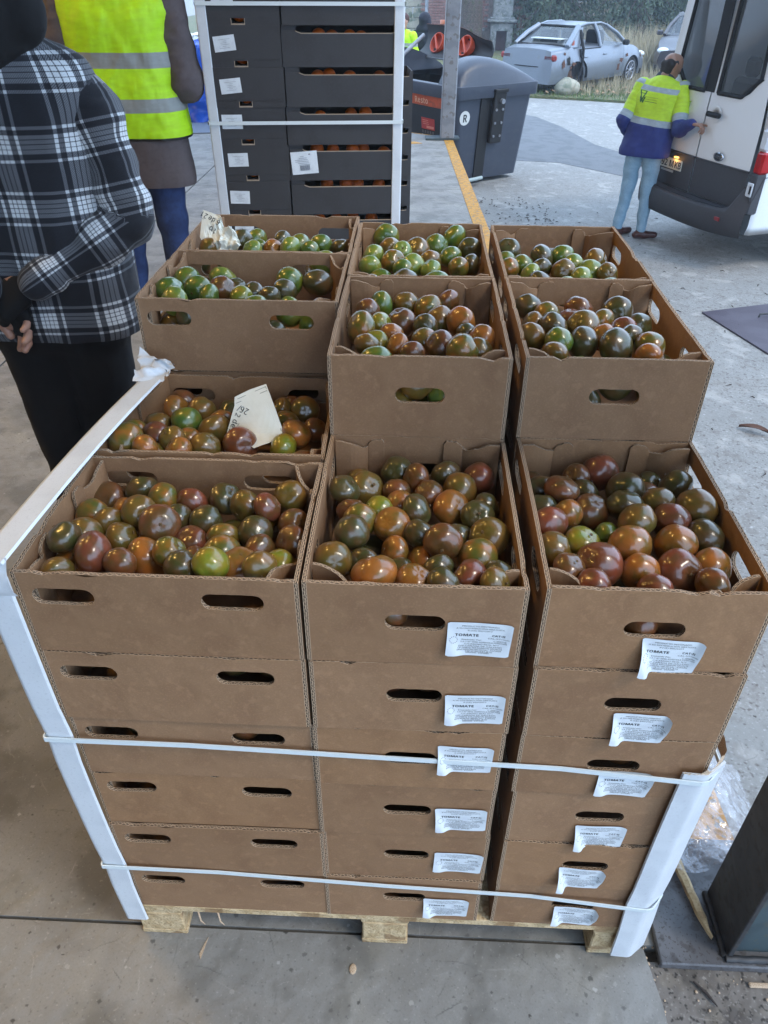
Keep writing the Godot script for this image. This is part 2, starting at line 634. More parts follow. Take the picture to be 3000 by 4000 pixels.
	M.steel = textured(tex(512, Color(0.205, 0.21, 0.22), [[60, 0.008, 4, 0.45, 0.7, Color(0.26, 0.27, 0.28), 0.7], [61, 0.03, 4, 0.6, 0.72, Color(0.15, 0.14, 0.14), 0.7], [62, 0.06, 3, 0.7, 0.78, Color(0.3, 0.24, 0.19), 0.5]]), 0.55, 0.5)
	bump(M.steel, 63, 0.02, 3, 0.2)
	M.teal_steel = textured(tex(256, Color(0.25, 0.31, 0.33), [[64, 0.01, 4, 0.45, 0.7, Color(0.2, 0.25, 0.27), 0.8], [65, 0.05, 3, 0.65, 0.75, Color(0.33, 0.33, 0.29), 0.6]]), 0.6, 0.5)
	M.galv = textured(tex(256, Color(0.53, 0.55, 0.58), [[66, 0.012, 4, 0.45, 0.7, Color(0.46, 0.48, 0.51), 0.8], [67, 0.03, 4, 0.66, 0.74, Color(0.36, 0.33, 0.31), 0.5]]), 0.5, 0.8)
	M.plaster = textured(tex(256, Color(0.52, 0.5, 0.46), [[68, 0.01, 4, 0.45, 0.75, Color(0.44, 0.42, 0.38), 0.8]]), 0.9, 2.0)
	M.roof = mat(Color(0.3, 0.3, 0.3), 0.7)
	M.black = mat(Color(0.045, 0.045, 0.05), 0.85)
	M.dark_hole = mat(Color(0.03, 0.03, 0.03), 0.95)

func flute_material() -> StandardMaterial3D:
	# the raw edge of double-wall board: three liners with two waves between them
	var w := 64
	var h := 48
	var im := Image.create(w, h, false, Image.FORMAT_RGB8)
	for y in h:
		for x in w:
			var t := (y + 0.5) / h
			var c := Color(0.16, 0.115, 0.08)
			var a := 0.5 + 0.5 * cos(TAU * x / w)
			var b := 0.5 + 0.5 * cos(TAU * x / w * 2.0 + 1.0)
			var d1 := absf(t - (0.08 + 0.44 * a))
			var d2 := absf(t - (0.56 + 0.36 * b))
			if t < 0.11 or t > 0.89 or absf(t - 0.53) < 0.055:
				c = Color(0.74, 0.64, 0.53)
			elif d1 < 0.11 or d2 < 0.1:
				c = Color(0.68, 0.57, 0.46)
			im.set_pixel(x, y, c)
	var m := mat(Color.WHITE, 0.9)
	m.albedo_texture = ImageTexture.create_from_image(im)
	return m

# ---------------------------------------------------------------- setting
func edge_x(z: float) -> float:
	return 1.365 + 0.0407 * z

func setting() -> void:
	# yard, one sheet to the horizon
	var g := Geo.new()
	g.quad(Vector3(-150, GROUND, 150), Vector3(150, GROUND, 150), Vector3(150, GROUND, -150), Vector3(-150, GROUND, -150))
	struct_mesh("ground", g.mesh(M.yard))
	g = Geo.new()
	var pl := PackedVector2Array()
	for q in [[2.2, 17.4], [2.95, 16.35], [3.28, 15.2], [3.58, 13.4], [3.95, 12.6], [4.4, 12.1], [7.5, 10.6], [7.5, 9.0], [4.1, 10.8], [3.6, 10.9], [2.75, 11.85], [2.25, 11.95], [1.6, 12.1], [-6, 13.6], [-6, 18.6]]:
		pl.append(Vector2(q[0], q[1]))
	g.prism(pl, GROUND, GROUND + 0.004, Transform3D(Basis(Vector3.RIGHT, Vector3.FORWARD, Vector3.UP), Vector3.ZERO))
	struct_mesh("road_patch", g.mesh(M.asphalt))
	# loading dock: slabs with open joints on a wall
	var dock := Node3D.new()
	dock.name = "dock_floor"
	add_child(dock)
	dock.set_meta("kind", "structure")
	var flat := Transform3D(Basis(Vector3.RIGHT, Vector3.FORWARD, Vector3.UP), Vector3.ZERO)
	var end_z := func(x: float) -> float: return -9.66 + 0.66 * (x - 0.97)
	g = Geo.new()
	g.prism(PackedVector2Array([Vector2(-8, -4.4), Vector2(edge_x(4.4) - 0.002, -4.4), Vector2(edge_x(-9.6) - 0.002, 9.6), Vector2(-8, -end_z.call(-8.0))]), GROUND, -0.03, flat)
	part("dock_wall", g.mesh(M.rough_floor), dock)
	var xs := [-8.0, -5.0, -1.62, 1.2]
	var zs := [4.4, -0.022, -3.3, -6.86, -20.0]
	for a in 3:
		for b in 4:
			var x0: float = xs[a] + 0.006
			var x1: float = xs[a + 1] - 0.006
			var z0: float = zs[b] - 0.0035
			var z1: float = zs[b + 1] + 0.0035
			if a == 2:
				x1 = 1.078 if b == 0 else 1.0
			var p := PackedVector2Array()
			if a == 2 and b == 0:
				p.append(Vector2(x0, -z0))
				var nz := noise(77, 2.2, 4)
				var steps := 40
				for k in steps + 1:
					var z := lerpf(z0, z1, float(k) / steps)
					p.append(Vector2(x1 + 0.03 * nz.get_noise_1d(z) + (0.03 * smoothstep(0.12, 0.5, z)), -z))
				p.append(Vector2(x0, -z1))
			elif a == 2:
				p = PackedVector2Array([Vector2(x0, -z0), Vector2(edge_x(z0), -z0), Vector2(edge_x(maxf(z1, -9.6)), -maxf(z1, -9.6)), Vector2(x0, -maxf(z1, end_z.call(x0)))])
			else:
				var e0 := maxf(z1, end_z.call(x0))
				var e1 := maxf(z1, end_z.call(x1))
				if z0 < e1:
					if z0 < e0:
						continue
				p = PackedVector2Array([Vector2(x0, -z0), Vector2(x1, -z0), Vector2(x1, -minf(e1, z0 - 0.01)), Vector2(x0, -e0)])
			g = Geo.new()
			g.prism(p, -0.03, 0.0, flat)
			part("floor_slab", g.mesh(M.floor), dock)
	# rough strip along the edge beside the pallet, a little lower
	g = Geo.new()
	g.prism(PackedVector2Array([Vector2(0.98, -4.4), Vector2(edge_x(4.4), -4.4), Vector2(edge_x(0.006), -0.004), Vector2(0.98, -0.004)]), -0.03, -0.009, flat)
	part("edge_strip", g.mesh(M.rough_floor), dock)
	var lumps := noise(78, 3.0, 3)
	for k in 3:
		var cx: float = [1.36, 1.2, 1.5][k]
		var cz: float = [0.36, 0.75, 0.7][k]
		p_patch(dock, cx, cz, [0.16, 0.13, 0.12][k], lumps)
	# yellow edge paint
	g = Geo.new()
	g.prism(PackedVector2Array([Vector2(edge_x(-0.18) - 0.115, 0.18), Vector2(edge_x(-0.18) - 0.002, 0.18), Vector2(edge_x(-9.45) - 0.002, 9.45), Vector2(edge_x(-9.45) - 0.115, 9.45)]), 0.0, 0.004, flat)
	part("edge_line", g.mesh(M.yellow_paint), dock)
	g = Geo.new()
	g.prism(PackedVector2Array([Vector2(0.86, 9.66), Vector2(0.9, 9.62), Vector2(-4.6, 13.25), Vector2(-4.7, 13.33)]), 0.0, 0.004, flat)
	part("edge_line", g.mesh(M.yellow_paint), dock)
	g = Geo.new()
	g.prism(PackedVector2Array([Vector2(0.25, 9.05), Vector2(0.6, 9.2), Vector2(0.5, 9.3), Vector2(0.1, 9.2)]), 0.0, 0.004, flat)
	part("faded_line", g.mesh(M.yellow_paint), dock)
	# canopy roof on the posts, closed at the back and on the left
	g = Geo.new()
	g.box(Vector3(-2.9, 4.5, -2.75), Vector3(10.2, 0.12, 14.5))
	for k in 8:
		g.box(Vector3(-2.9, 4.36, 4.0 - k * 1.95), Vector3(10.2, 0.16, 0.08))
	var roof := single("canopy_roof", g.mesh(M.roof), "flat metal canopy roof over the loading dock", "roof")
	roof.set_meta("kind", "structure")
	g = Geo.new()
	g.box(Vector3(-4.2, 1.85, 4.52), Vector3(7.6, 5.1, 0.2))
	single("back_wall", g.mesh(M.plaster), "grey plastered wall behind the camera at the dock", "wall").set_meta("kind", "structure")
	g = Geo.new()
	g.box(Vector3(-8.1, 1.85, -2.8), Vector3(0.2, 5.1, 14.4))
	single("side_wall", g.mesh(M.plaster), "long plastered wall on the inner side of the dock", "wall").set_meta("kind", "structure")
	# verge of grass and the ground behind it
	g = Geo.new()
	var vb := PackedVector2Array()
	for q in [[-14, 25], [-14, 19.9], [2.7, 19.3], [3.4, 19.1], [4.55, 18.75], [5.65, 18.3], [6.3, 17.4], [14, 12], [40, 12], [40, 60], [-14, 60]]:
		vb.append(Vector2(q[0], q[1]))
	g.prism(vb, GROUND, GROUND + 0.05, flat)
	M.verge = textured(tex(512, Color(0.36, 0.36, 0.24), [[70, 0.01, 4, 0.45, 0.65, Color(0.3, 0.36, 0.2), 0.9], [71, 0.03, 4, 0.55, 0.7, Color(0.5, 0.45, 0.33), 0.8], [72, 0.15, 3, 0.6, 0.8, Color(0.22, 0.24, 0.14), 0.7]]), 0.95, 3.0)
	bump(M.verge, 73, 0.08, 4, 2.0)
	struct_mesh("verge_ground", g.mesh(M.verge))
	far_buildings()
	trees_and_grass()

func p_patch(dock: Node3D, cx: float, cz: float, r: float, nz: FastNoiseLite) -> void:
	var p := PackedVector2Array()
	for k in 36:
		var an := TAU * k / 36.0
		var rr := r * (1.0 + 0.45 * nz.get_noise_2d(cx * 9.0 + cos(an) * 0.9, cz * 9.0 + sin(an) * 0.9))
		p.append(Vector2(cx + cos(an) * rr * 0.8, -(cz + sin(an) * rr * 1.5)))
	var g := Geo.new()
	g.prism(p, -0.01, -0.004, Transform3D(Basis(Vector3.RIGHT, Vector3.FORWARD, Vector3.UP), Vector3.ZERO))
	part("concrete_patch", g.mesh(M.floor), dock)

func far_buildings() -> void:
	M.brick = textured(tex(256, Color(0.56, 0.41, 0.37), [[80, 0.02, 3, 0.45, 0.7, Color(0.63, 0.5, 0.46), 0.8], [81, 0.06, 3, 0.55, 0.75, Color(0.46, 0.34, 0.31), 0.7]]), 0.95, 1.1)
	M.mortar = textured(tex(128, Color(0.55, 0.5, 0.47), [[82, 0.05, 3, 0.45, 0.7, Color(0.47, 0.43, 0.4), 0.8]]), 0.95, 1.0)
	M.stone = textured(tex(256, Color(0.55, 0.55, 0.54), [[83, 0.02, 4, 0.45, 0.7, Color(0.46, 0.47, 0.46), 0.9], [84, 0.05, 4, 0.6, 0.75, Color(0.64, 0.63, 0.61), 0.7], [85, 0.03, 4, 0.65, 0.75, Color(0.36, 0.38, 0.34), 0.6]]), 0.95, 1.6)
	bump(M.stone, 86, 0.05, 4, 1.0)
	M.ruin = textured(tex(256, Color(0.66, 0.63, 0.56), [[87, 0.015, 4, 0.45, 0.6, Color(0.48, 0.5, 0.44), 0.9], [88, 0.03, 4, 0.55, 0.65, Color(0.66, 0.62, 0.55), 0.8], [89, 0.02, 4, 0.62, 0.7, Color(0.34, 0.38, 0.31), 0.7]]), 0.95, 2.4)
	bump(M.ruin, 90, 0.04, 4, 2.0)
	var zf := -31.6
	var o := thing("brick_house", "old pink brick house with stone plinth behind the wrecked car", "house", Vector3(2.9, GROUND, zf))
	var g := Geo.new()
	g.box(Vector3(-0.4, 2.6, -2.0), Vector3(3.9, 5.2, 3.9))
	part("wall", g.mesh(M.mortar), o)
	# courses of brick, single bricks
	var bricks := []
	for k in 4:
		g = Geo.new()
		g.box(Vector3.ZERO, Vector3(0.265 - 0.006 * k, 0.07, 0.05), Transform3D(), 0.008)
		bricks.append(g.mesh(M.brick))
	var many := 0
	var rest := Geo.new()
	for row in 26:
		for k in 15:
			var x := -2.25 + k * 0.272 + (0.136 if row % 2 else 0.0)
			if x > 1.45 or (x > -0.02 and x < 1.1):
				continue
			var y := 0.78 + row * 0.082
			if many < 290 and x > -2.3:
				part("brick", bricks[rng.randi() % 4], o, Vector3(x, y, -0.04 + rng.randf() * 0.012))
				many += 1
			else:
				rest.box(Vector3(x, y, -0.035), Vector3(0.262, 0.07, 0.05))
	if rest.i.size():
		part("brick_course", rest.mesh(M.brick), o).set_meta("kind", "stuff")
	for k in 5:
		for row in 2:
			var x := -1.95 + k * 0.8 + row * 0.3
			if x > -0.35 and x < 0.95:
				continue
			g = Geo.new()
			g.box(Vector3(x, 0.19 + row * 0.32, 0.02), Vector3(0.76, 0.3, 0.14), Transform3D(), 0.02)
			part("plinth_stone", g.mesh(M.stone), o)
	g = Geo.new()
	g.box(Vector3(-1.2, 0.7, 0.03), Vector3(2.3, 0.09, 0.2), Transform3D(), 0.01)
	g.box(Vector3(1.3, 0.7, 0.03), Vector3(0.5, 0.09, 0.2), Transform3D(), 0.01)
	part("plinth_ledge", g.mesh(M.stone), o)
	# stone pier with a dark opening
	g = Geo.new()
	var w := 0.66
	for s in [-1.0, 1.0]:
		g.box(Vector3(0.55 + s * 0.29, 0.45, 0.2), Vector3(0.2, 0.9, 0.46), Transform3D(), 0.01)
	g.box(Vector3(0.55, 0.79, 0.2), Vector3(0.4, 0.24, 0.456))
	part("pier", g.mesh(M.stone), o)
	g = Geo.new()
	g.box(Vector3(0.55, 0.33, 0.02), Vector3(0.38, 0.66, 0.06))
	part("opening", g.mesh(mat(Color(0.36, 0.28, 0.27), 0.8)), o)
	g = Geo.new()
	g.box(Vector3(0.55, 0.97, 0.24), Vector3(w + 0.36, 0.1, 0.62), Transform3D(), 0.03)
	g.box(Vector3(0.55, 1.05, 0.22), Vector3(w + 0.2, 0.07, 0.52), Transform3D(), 0.02)
	part("cornice", g.mesh(M.stone), o)
	g = Geo.new()
	g.box(Vector3(0.55, 1.9, 0.16), Vector3(0.7, 1.66, 0.42), Transform3D(), 0.015)
	part("pier_shaft", g.mesh(M.stone), o)
	g = Geo.new()
	g.box(Vector3(-0.4, 5.25, -2.0), Vector3(4.3, 0.25, 4.3))
	part("roof", g.mesh(M.stone), o)
	# mossy wall on the left of the trunk
	o = thing("garden_wall", "mossy stone wall left of the big trunk behind the bin", "wall", Vector3(-1.6, GROUND, -32.3))
	for row in 8:
		for k in 8:
			g = Geo.new()
			g.box(Vector3(-2.6 + k * 0.75 + (0.3 if row % 2 else 0.0), 0.17 + row * 0.33, rng.randf() * 0.03), Vector3(0.73, 0.315, 0.35), Transform3D(), 0.025)
			part("stone_block", g.mesh(M.ruin), o)
	# ruin behind the hanging branches
	o = thing("ruined_wall", "crumbling pale masonry wall behind the hanging branches", "wall", Vector3(8.0, GROUND, -33.4))
	for row in 9:
		for k in 12:
			if rng.randf() < 0.06:
				continue
			g = Geo.new()
			g.box(Vector3(-3.9 + k * 0.82 + (0.35 if row % 2 else 0.0), 0.2 + row * 0.37, rng.randf() * 0.06), Vector3(0.8, 0.35, 0.4), Transform3D(), 0.03)
			part("stone_block", g.mesh(M.ruin if rng.randf() < 0.7 else M.stone), o)
	g = Geo.new()
	g.tube([Vector3(0.72, GROUND, -30.5), Vector3(0.72, 5.0, -30.5)], 0.06, 12)
	single("pale_pole", g.mesh(M.galv), "thin pale pole beside the mossy wall behind the hooded person", "pole")

func trees_and_grass() -> void:
	M.bark = textured(tex(256, Color(0.32, 0.27, 0.24), [[91, 0.03, 4, 0.45, 0.7, Color(0.22, 0.185, 0.165), 0.9], [92, 0.05, 4, 0.58, 0.75, Color(0.42, 0.38, 0.34), 0.7], [93, 0.02, 4, 0.6, 0.75, Color(0.27, 0.3, 0.2), 0.7]]), 0.95, 0.8)
	bump(M.bark, 94, 0.06, 4, 3.0)
	var leaf := mat(lin(0.06, 0.085, 0.05), 0.8)
	leaf.backlight_enabled = true
	leaf.backlight = Color(0.12, 0.16, 0.08)
	var specs := [["leafy_trunk_tree", "dark slanting trunk rising behind the open bin lid", Vector3(2.3, GROUND, -30.6), 0, 0.34],
		["cedar_tree", "dark green conifer with drooping branches above the wrecked car roof", Vector3(5.1, GROUND, -31.2), 1, 0.2],
		["cedar_tree", "darker conifer with hanging boughs beside the white van", Vector3(7.9, GROUND, -30.2), 1, 0.26], ["cedar_tree", "conifer half hidden behind the white van", Vector3(10.4, GROUND, -30.8), 1, 0.24]]
	var s := 0
	for sp in specs:
		s += 1
		rng.seed = 500 + s
		var o := thing(sp[0], sp[1], "tree", sp[2])
		var g := Geo.new()
		var path := []
		var rad := []
		for k in 14:
			var t := k / 13.0
			path.append(Vector3(-0.25 * t * (1 if s == 1 else 0.2) + 0.05 * sin(t * 9.0), t * 7.0, 0.05 * cos(t * 7.0)))
			rad.append(sp[4] * (1.25 - 0.75 * t) * (1.25 if k == 0 else 1.0))
		g.tube(path, rad, 14)
		part("trunk", g.mesh(M.bark), o)
		g = Geo.new()
		var lg := Geo.new()
		for k in 60 if sp[3] == 1 else 16:
			var y := lerpf(1.3, 5.0, pow(float(k) / 60.0, 1.3)) if sp[3] == 1 else lerpf(3.6, 7.0, k / 16.0)
			var an := rng.randf() * TAU
			var dir := Vector3(cos(an), 0, sin(an))
			var ln := rng.randf_range(0.9, 2.0)
			var p := []
			var rr := []
			for j in 7:
				var t := j / 6.0
				p.append(Vector3(0, y, 0) + dir * ln * t + Vector3(0, 0.35 * t - 1.25 * t * t, 0))
				rr.append(0.045 * (1.05 - t))
			g.tube(p, rr, 6, false)
			for j in 170:
				var t := sqrt(rng.randf())
				var c: Vector3 = p[int(t * 5.99)]
				var at := c + Vector3(rng.randfn(0, 0.13), -absf(rng.randfn(0, 0.34)), rng.randfn(0, 0.13))
				var b := Basis(Vector3(rng.randf() - 0.5, rng.randf() - 0.5, rng.randf() - 0.5).normalized(), rng.randf() * TAU)
				var w := rng.randf_range(0.018, 0.035)
				var h := rng.randf_range(0.05, 0.11)
				lg.quad(at + b * Vector3(-w, 0, 0), at + b * Vector3(0, -h, 0), at + b * Vector3(w, 0, 0), at + b * Vector3(0, h, 0))
		part("limb", g.mesh(M.bark), o)
		part("crown", lg.mesh(leaf), o)
	rng.seed = 12
	# grass blades, counted by nobody
	M.grass = mat(lin(0.105, 0.15, 0.05), 0.9)
	M.straw = mat(lin(0.36, 0.3, 0.19), 0.9)
	var blades := Geo.new()
	var dry := Geo.new()
	for k in 9000:
		var x := rng.randf_range(1.5, 9.0)
		var z := -rng.randf_range(18.2, 27.0)
		if z > -19.15 + 0.42 * maxf(x - 3.3, 0.0):
			continue
		var h := rng.randf_range(0.04, 0.12)
		blade(blades, Vector3(x, GROUND + 0.05, z), h, 0.012)
	for k in 3200:
		var x := rng.randf_range(4.0, 9.0)
		var z := -rng.randf_range(19.3, 24.0) 
		if z > -18.9 + 0.42 * maxf(x - 3.3, 0.0) - 0.5:
			continue
		blade(dry, Vector3(x, GROUND + 0.05, z), rng.randf_range(0.1, 0.42), 0.012)
	for k in 4500:
		var x := rng.randf_range(5.2, 11.5)
		blade(dry, Vector3(x, GROUND + 0.05, -rng.randf_range(24.0, 29.8)), rng.randf_range(0.4, 1.15), 0.02)
	struct_stuff("grass", blades.mesh(M.grass), "short green grass on the verge beside the yard", "grass")
	struct_stuff("dry_grass", dry.mesh(M.straw), "tall dry straw-coloured grass around the wrecked car", "grass")
	# fallen leaves on the verge
	var lv := Geo.new()
	M.leaf_litter = mat(lin(0.27, 0.17, 0.09), 0.9)
	for k in 420:
		var x := rng.randf_range(2.5, 8.0)
		var z := -rng.randf_range(18.8, 24.0)
		if z > -19.05 + 0.42 * maxf(x - 3.3, 0.0):
			continue
		var b := Basis(Vector3.UP, rng.randf() * TAU) * Basis(Vector3.RIGHT, rng.randfn(0, 0.4))
		var at := Vector3(x, GROUND + 0.1 + rng.randf() * 0.05, z)
		lv.quad(at + b * Vector3(-0.04, 0, 0), at + b * Vector3(0, 0.01, 0.06), at + b * Vector3(0.04, 0, 0), at + b * Vector3(0, 0.01, -0.06))
	struct_stuff("fallen_leaves", lv.mesh(M.leaf_litter), "brown fallen leaves scattered over the verge", "leaves")
	var g := Geo.new()
	g.ball(Vector3(0, 0.16, 0), Vector3(0.3, 0.2, 0.2), 18, 12)
	var nz := noise(95, 4.0, 3)
	for k in g.v.size():
		g.v[k] += g.n[k] * 0.05 * nz.get_noise_3dv(g.v[k])
	single("rock", g.mesh(M.ruin), "pale rounded rock against the rear wheel of the wrecked car", "rock", Vector3(4.02, GROUND + 0.03, -19.45))

func blade(g: Geo, at: Vector3, h: float, w: float) -> void:
	var an := rng.randf() * TAU
	var side := Vector3(cos(an), 0, sin(an)) * w
	var lean := Vector3(rng.randfn(0, 0.25), 1.0, rng.randfn(0, 0.25)) * h
	g.tri(at - side, at + side, at + lean)

func struct_stuff(called: String, m: Mesh, label: String, category: String) -> void:
	single(called, m, label, category).set_meta("kind", "stuff")

# ---------------------------------------------------------------- crates
# a board in its own plane: x along, y up, z outwards; holes are rounded slots [cx, cy, half width, half height]
func panel(fg: Geo, eg: Geo, t: Transform3D, w: float, h: float, th: float, holes: Array, jag: FastNoiseLite, seed_off: float, bow := 0.0) -> void:
	var top := func(x: float) -> float:
		var q := jag.get_noise_1d(x * 1000.0 + seed_off)
		var q2 := jag.get_noise_1d(x * 260.0 + seed_off * 3.0 + 700.0)
		return h - 0.0012 * absf(q) - 0.0055 * smoothstep(0.22, 0.6, q2)
	var put := func(x: float, y: float, z: float) -> Vector3:
		var s := 1.0 - pow(2.0 * x / w, 2.0)
		return t * Vector3(x, y, z + bow * s * (0.3 + 0.7 * y / h))
	var cuts := [-w * 0.5]
	for ho in holes:
		cuts.append(ho[0] - ho[2] - 0.016)
		cuts.append(ho[0] + ho[2] + 0.016)
	cuts.append(w * 0.5)
	var f := th * 0.5
	for k in cuts.size() - 1:
		var x0: float = cuts[k]
		var x1: float = cuts[k + 1]
		var ho: Array = holes[(k - 1) / 2] if k % 2 == 1 else []
		var steps := maxi(3, int((x1 - x0) / 0.012))
		if ho.is_empty():
			for j in steps:
				var a := lerpf(x0, x1, float(j) / steps)
				var b := lerpf(x0, x1, float(j + 1) / steps)
				fg.quad(put.call(a, 0.0, f), put.call(b, 0.0, f), put.call(b, top.call(b), f), put.call(a, top.call(a), f))
				fg.quad(put.call(b, 0.0, -f), put.call(a, 0.0, -f), put.call(a, top.call(a), -f), put.call(b, top.call(b), -f))
		else:
			var inner := []
			var outer := []
			var cx: float = ho[0]
			var cy: float = ho[1]
			var hw: float = ho[2]
			var hh: float = ho[3]
			# slot outline, counter-clockwise from the right
			for j in 9:
				var an := -PI / 2 + PI * j / 8.0
				inner.append(Vector2(cx + hw - hh + cos(an) * hh, cy + sin(an) * hh))
			for j in range(1, 6):
				inner.append(Vector2(lerpf(cx + hw - hh, cx - hw + hh, j / 6.0), cy + hh))
			for j in 9:
				var an := PI / 2 + PI * j / 8.0
				inner.append(Vector2(cx - hw + hh + cos(an) * hh, cy + sin(an) * hh))
			for j in range(1, 6):
				inner.append(Vector2(lerpf(cx - hw + hh, cx + hw - hh, j / 6.0), cy - hh))
			for j in inner.size():
				var q: Vector2 = inner[j]
				if j == 0:
					outer.append(Vector2(x1, 0.0))
				elif j < 8:
					outer.append(Vector2(x1, lerpf(0.0, top.call(x1), j / 8.0)))
				elif j <= 14:
					var x := lerpf(x1, x0, (j - 8) / 6.0)
					outer.append(Vector2(x, top.call(x)))
				elif j < 22:
					outer.append(Vector2(x0, lerpf(top.call(x0), 0.0, (j - 14) / 8.0)))
				else:
					outer.append(Vector2(lerpf(x0, x1, (j - 22) / 6.0), 0.0))
			for j in inner.size():
				var m := (j + 1) % inner.size()
				var a: Vector2 = inner[j]
				var b: Vector2 = inner[m]
				var c: Vector2 = outer[m]
				var d: Vector2 = outer[j]
				a += Vector2(0, 0.0008 * jag.get_noise_2d(a.x * 900.0 + seed_off, a.y * 900.0))
				b += Vector2(0, 0.0008 * jag.get_noise_2d(b.x * 900.0 + seed_off, b.y * 900.0))
				fg.quad(put.call(d.x, d.y, f), put.call(c.x, c.y, f), put.call(b.x, b.y, f), put.call(a.x, a.y, f))
				fg.quad(put.call(a.x, a.y, -f), put.call(b.x, b.y, -f), put.call(c.x, c.y, -f), put.call(d.x, d.y, -f))
				var ln := a.distance_to(b) / 0.013
				var u0 := j * 0.9
				eg.quad(put.call(b.x, b.y, -f), put.call(a.x, a.y, -f), put.call(a.x, a.y, f), put.call(b.x, b.y, f), Vector2(u0 + ln, 0), Vector2(u0, 0), Vector2(u0, 1), Vector2(u0 + ln, 1))
		for j in steps:
			var a := lerpf(x0, x1, float(j) / steps)
			var b := lerpf(x0, x1, float(j + 1) / steps)
			eg.quad(put.call(a, top.call(a), f), put.call(b, top.call(b), f), put.call(b, top.call(b), -f), put.call(a, top.call(a), -f), Vector2(a / 0.013, 0), Vector2(b / 0.013, 0), Vector2(b / 0.013, 1), Vector2(a / 0.013, 1))
	for s in [-1.0, 1.0]:
		var x: float = s * w * 0.5
		var y1: float = top.call(x)
		if s > 0:
			eg.quad(put.call(x, 0.0, f), put.call(x, 0.0, -f), put.call(x, y1, -f), put.call(x, y1, f), Vector2(0, 0), Vector2(0, 1), Vector2(y1 / 0.013, 1), Vector2(y1 / 0.013, 0))
		else:
			eg.quad(put.call(x, 0.0, -f), put.call(x, 0.0, f), put.call(x, y1, f), put.call(x, y1, -f), Vector2(0, 0), Vector2(0, 1), Vector2(y1 / 0.013, 1), Vector2(y1 / 0.013, 0))

# a strip of board standing on edge along a plan line, with its own top line
func ribbon(fg: Geo, eg: Geo, pts: Array, tops: Array, y0: float, th: float) -> void:
	var side := []
	for k in pts.size():
		var d: Vector2 = (pts[mini(k + 1, pts.size() - 1)] - pts[maxi(k - 1, 0)]).normalized()
		side.append(Vector2(-d.y, d.x) * th * 0.5)
	var u := 0.0
	for k in pts.size() - 1:
		var p: Vector2 = pts[k]
		var q: Vector2 = pts[k + 1]
		var a: Vector2 = side[k]
		var b: Vector2 = side[k + 1]
		var du := p.distance_to(q) / 0.013
		var p0 := p + a
		var p1 := p - a
		var q0 := q + b
		var q1 := q - b
		var yp: float = tops[k]
		var yq: float = tops[k + 1]
		fg.quad(Vector3(p0.x, y0, p0.y), Vector3(q0.x, y0, q0.y), Vector3(q0.x, yq, q0.y), Vector3(p0.x, yp, p0.y))
		fg.quad(Vector3(q1.x, y0, q1.y), Vector3(p1.x, y0, p1.y), Vector3(p1.x, yp, p1.y), Vector3(q1.x, yq, q1.y))
		eg.quad(Vector3(p0.x, yp, p0.y), Vector3(q0.x, yq, q0.y), Vector3(q1.x, yq, q1.y), Vector3(p1.x, yp, p1.y), Vector2(u, 0), Vector2(u + du, 0), Vector2(u + du, 1), Vector2(u, 1))
		u += du
	for e in [0, pts.size() - 1]:
		var p: Vector2 = pts[e]
		var a: Vector2 = side[e]
		var y: float = tops[e]
		var l := Vector3(p.x + a.x, y0, p.y + a.y)
		var r := Vector3(p.x - a.x, y0, p.y - a.y)
		eg.quad(l, r, r + Vector3(0, y - y0, 0), l + Vector3(0, y - y0, 0), Vector2(0, 0), Vector2(0, 1), Vector2(y / 0.013, 1), Vector2(y / 0.013, 0))

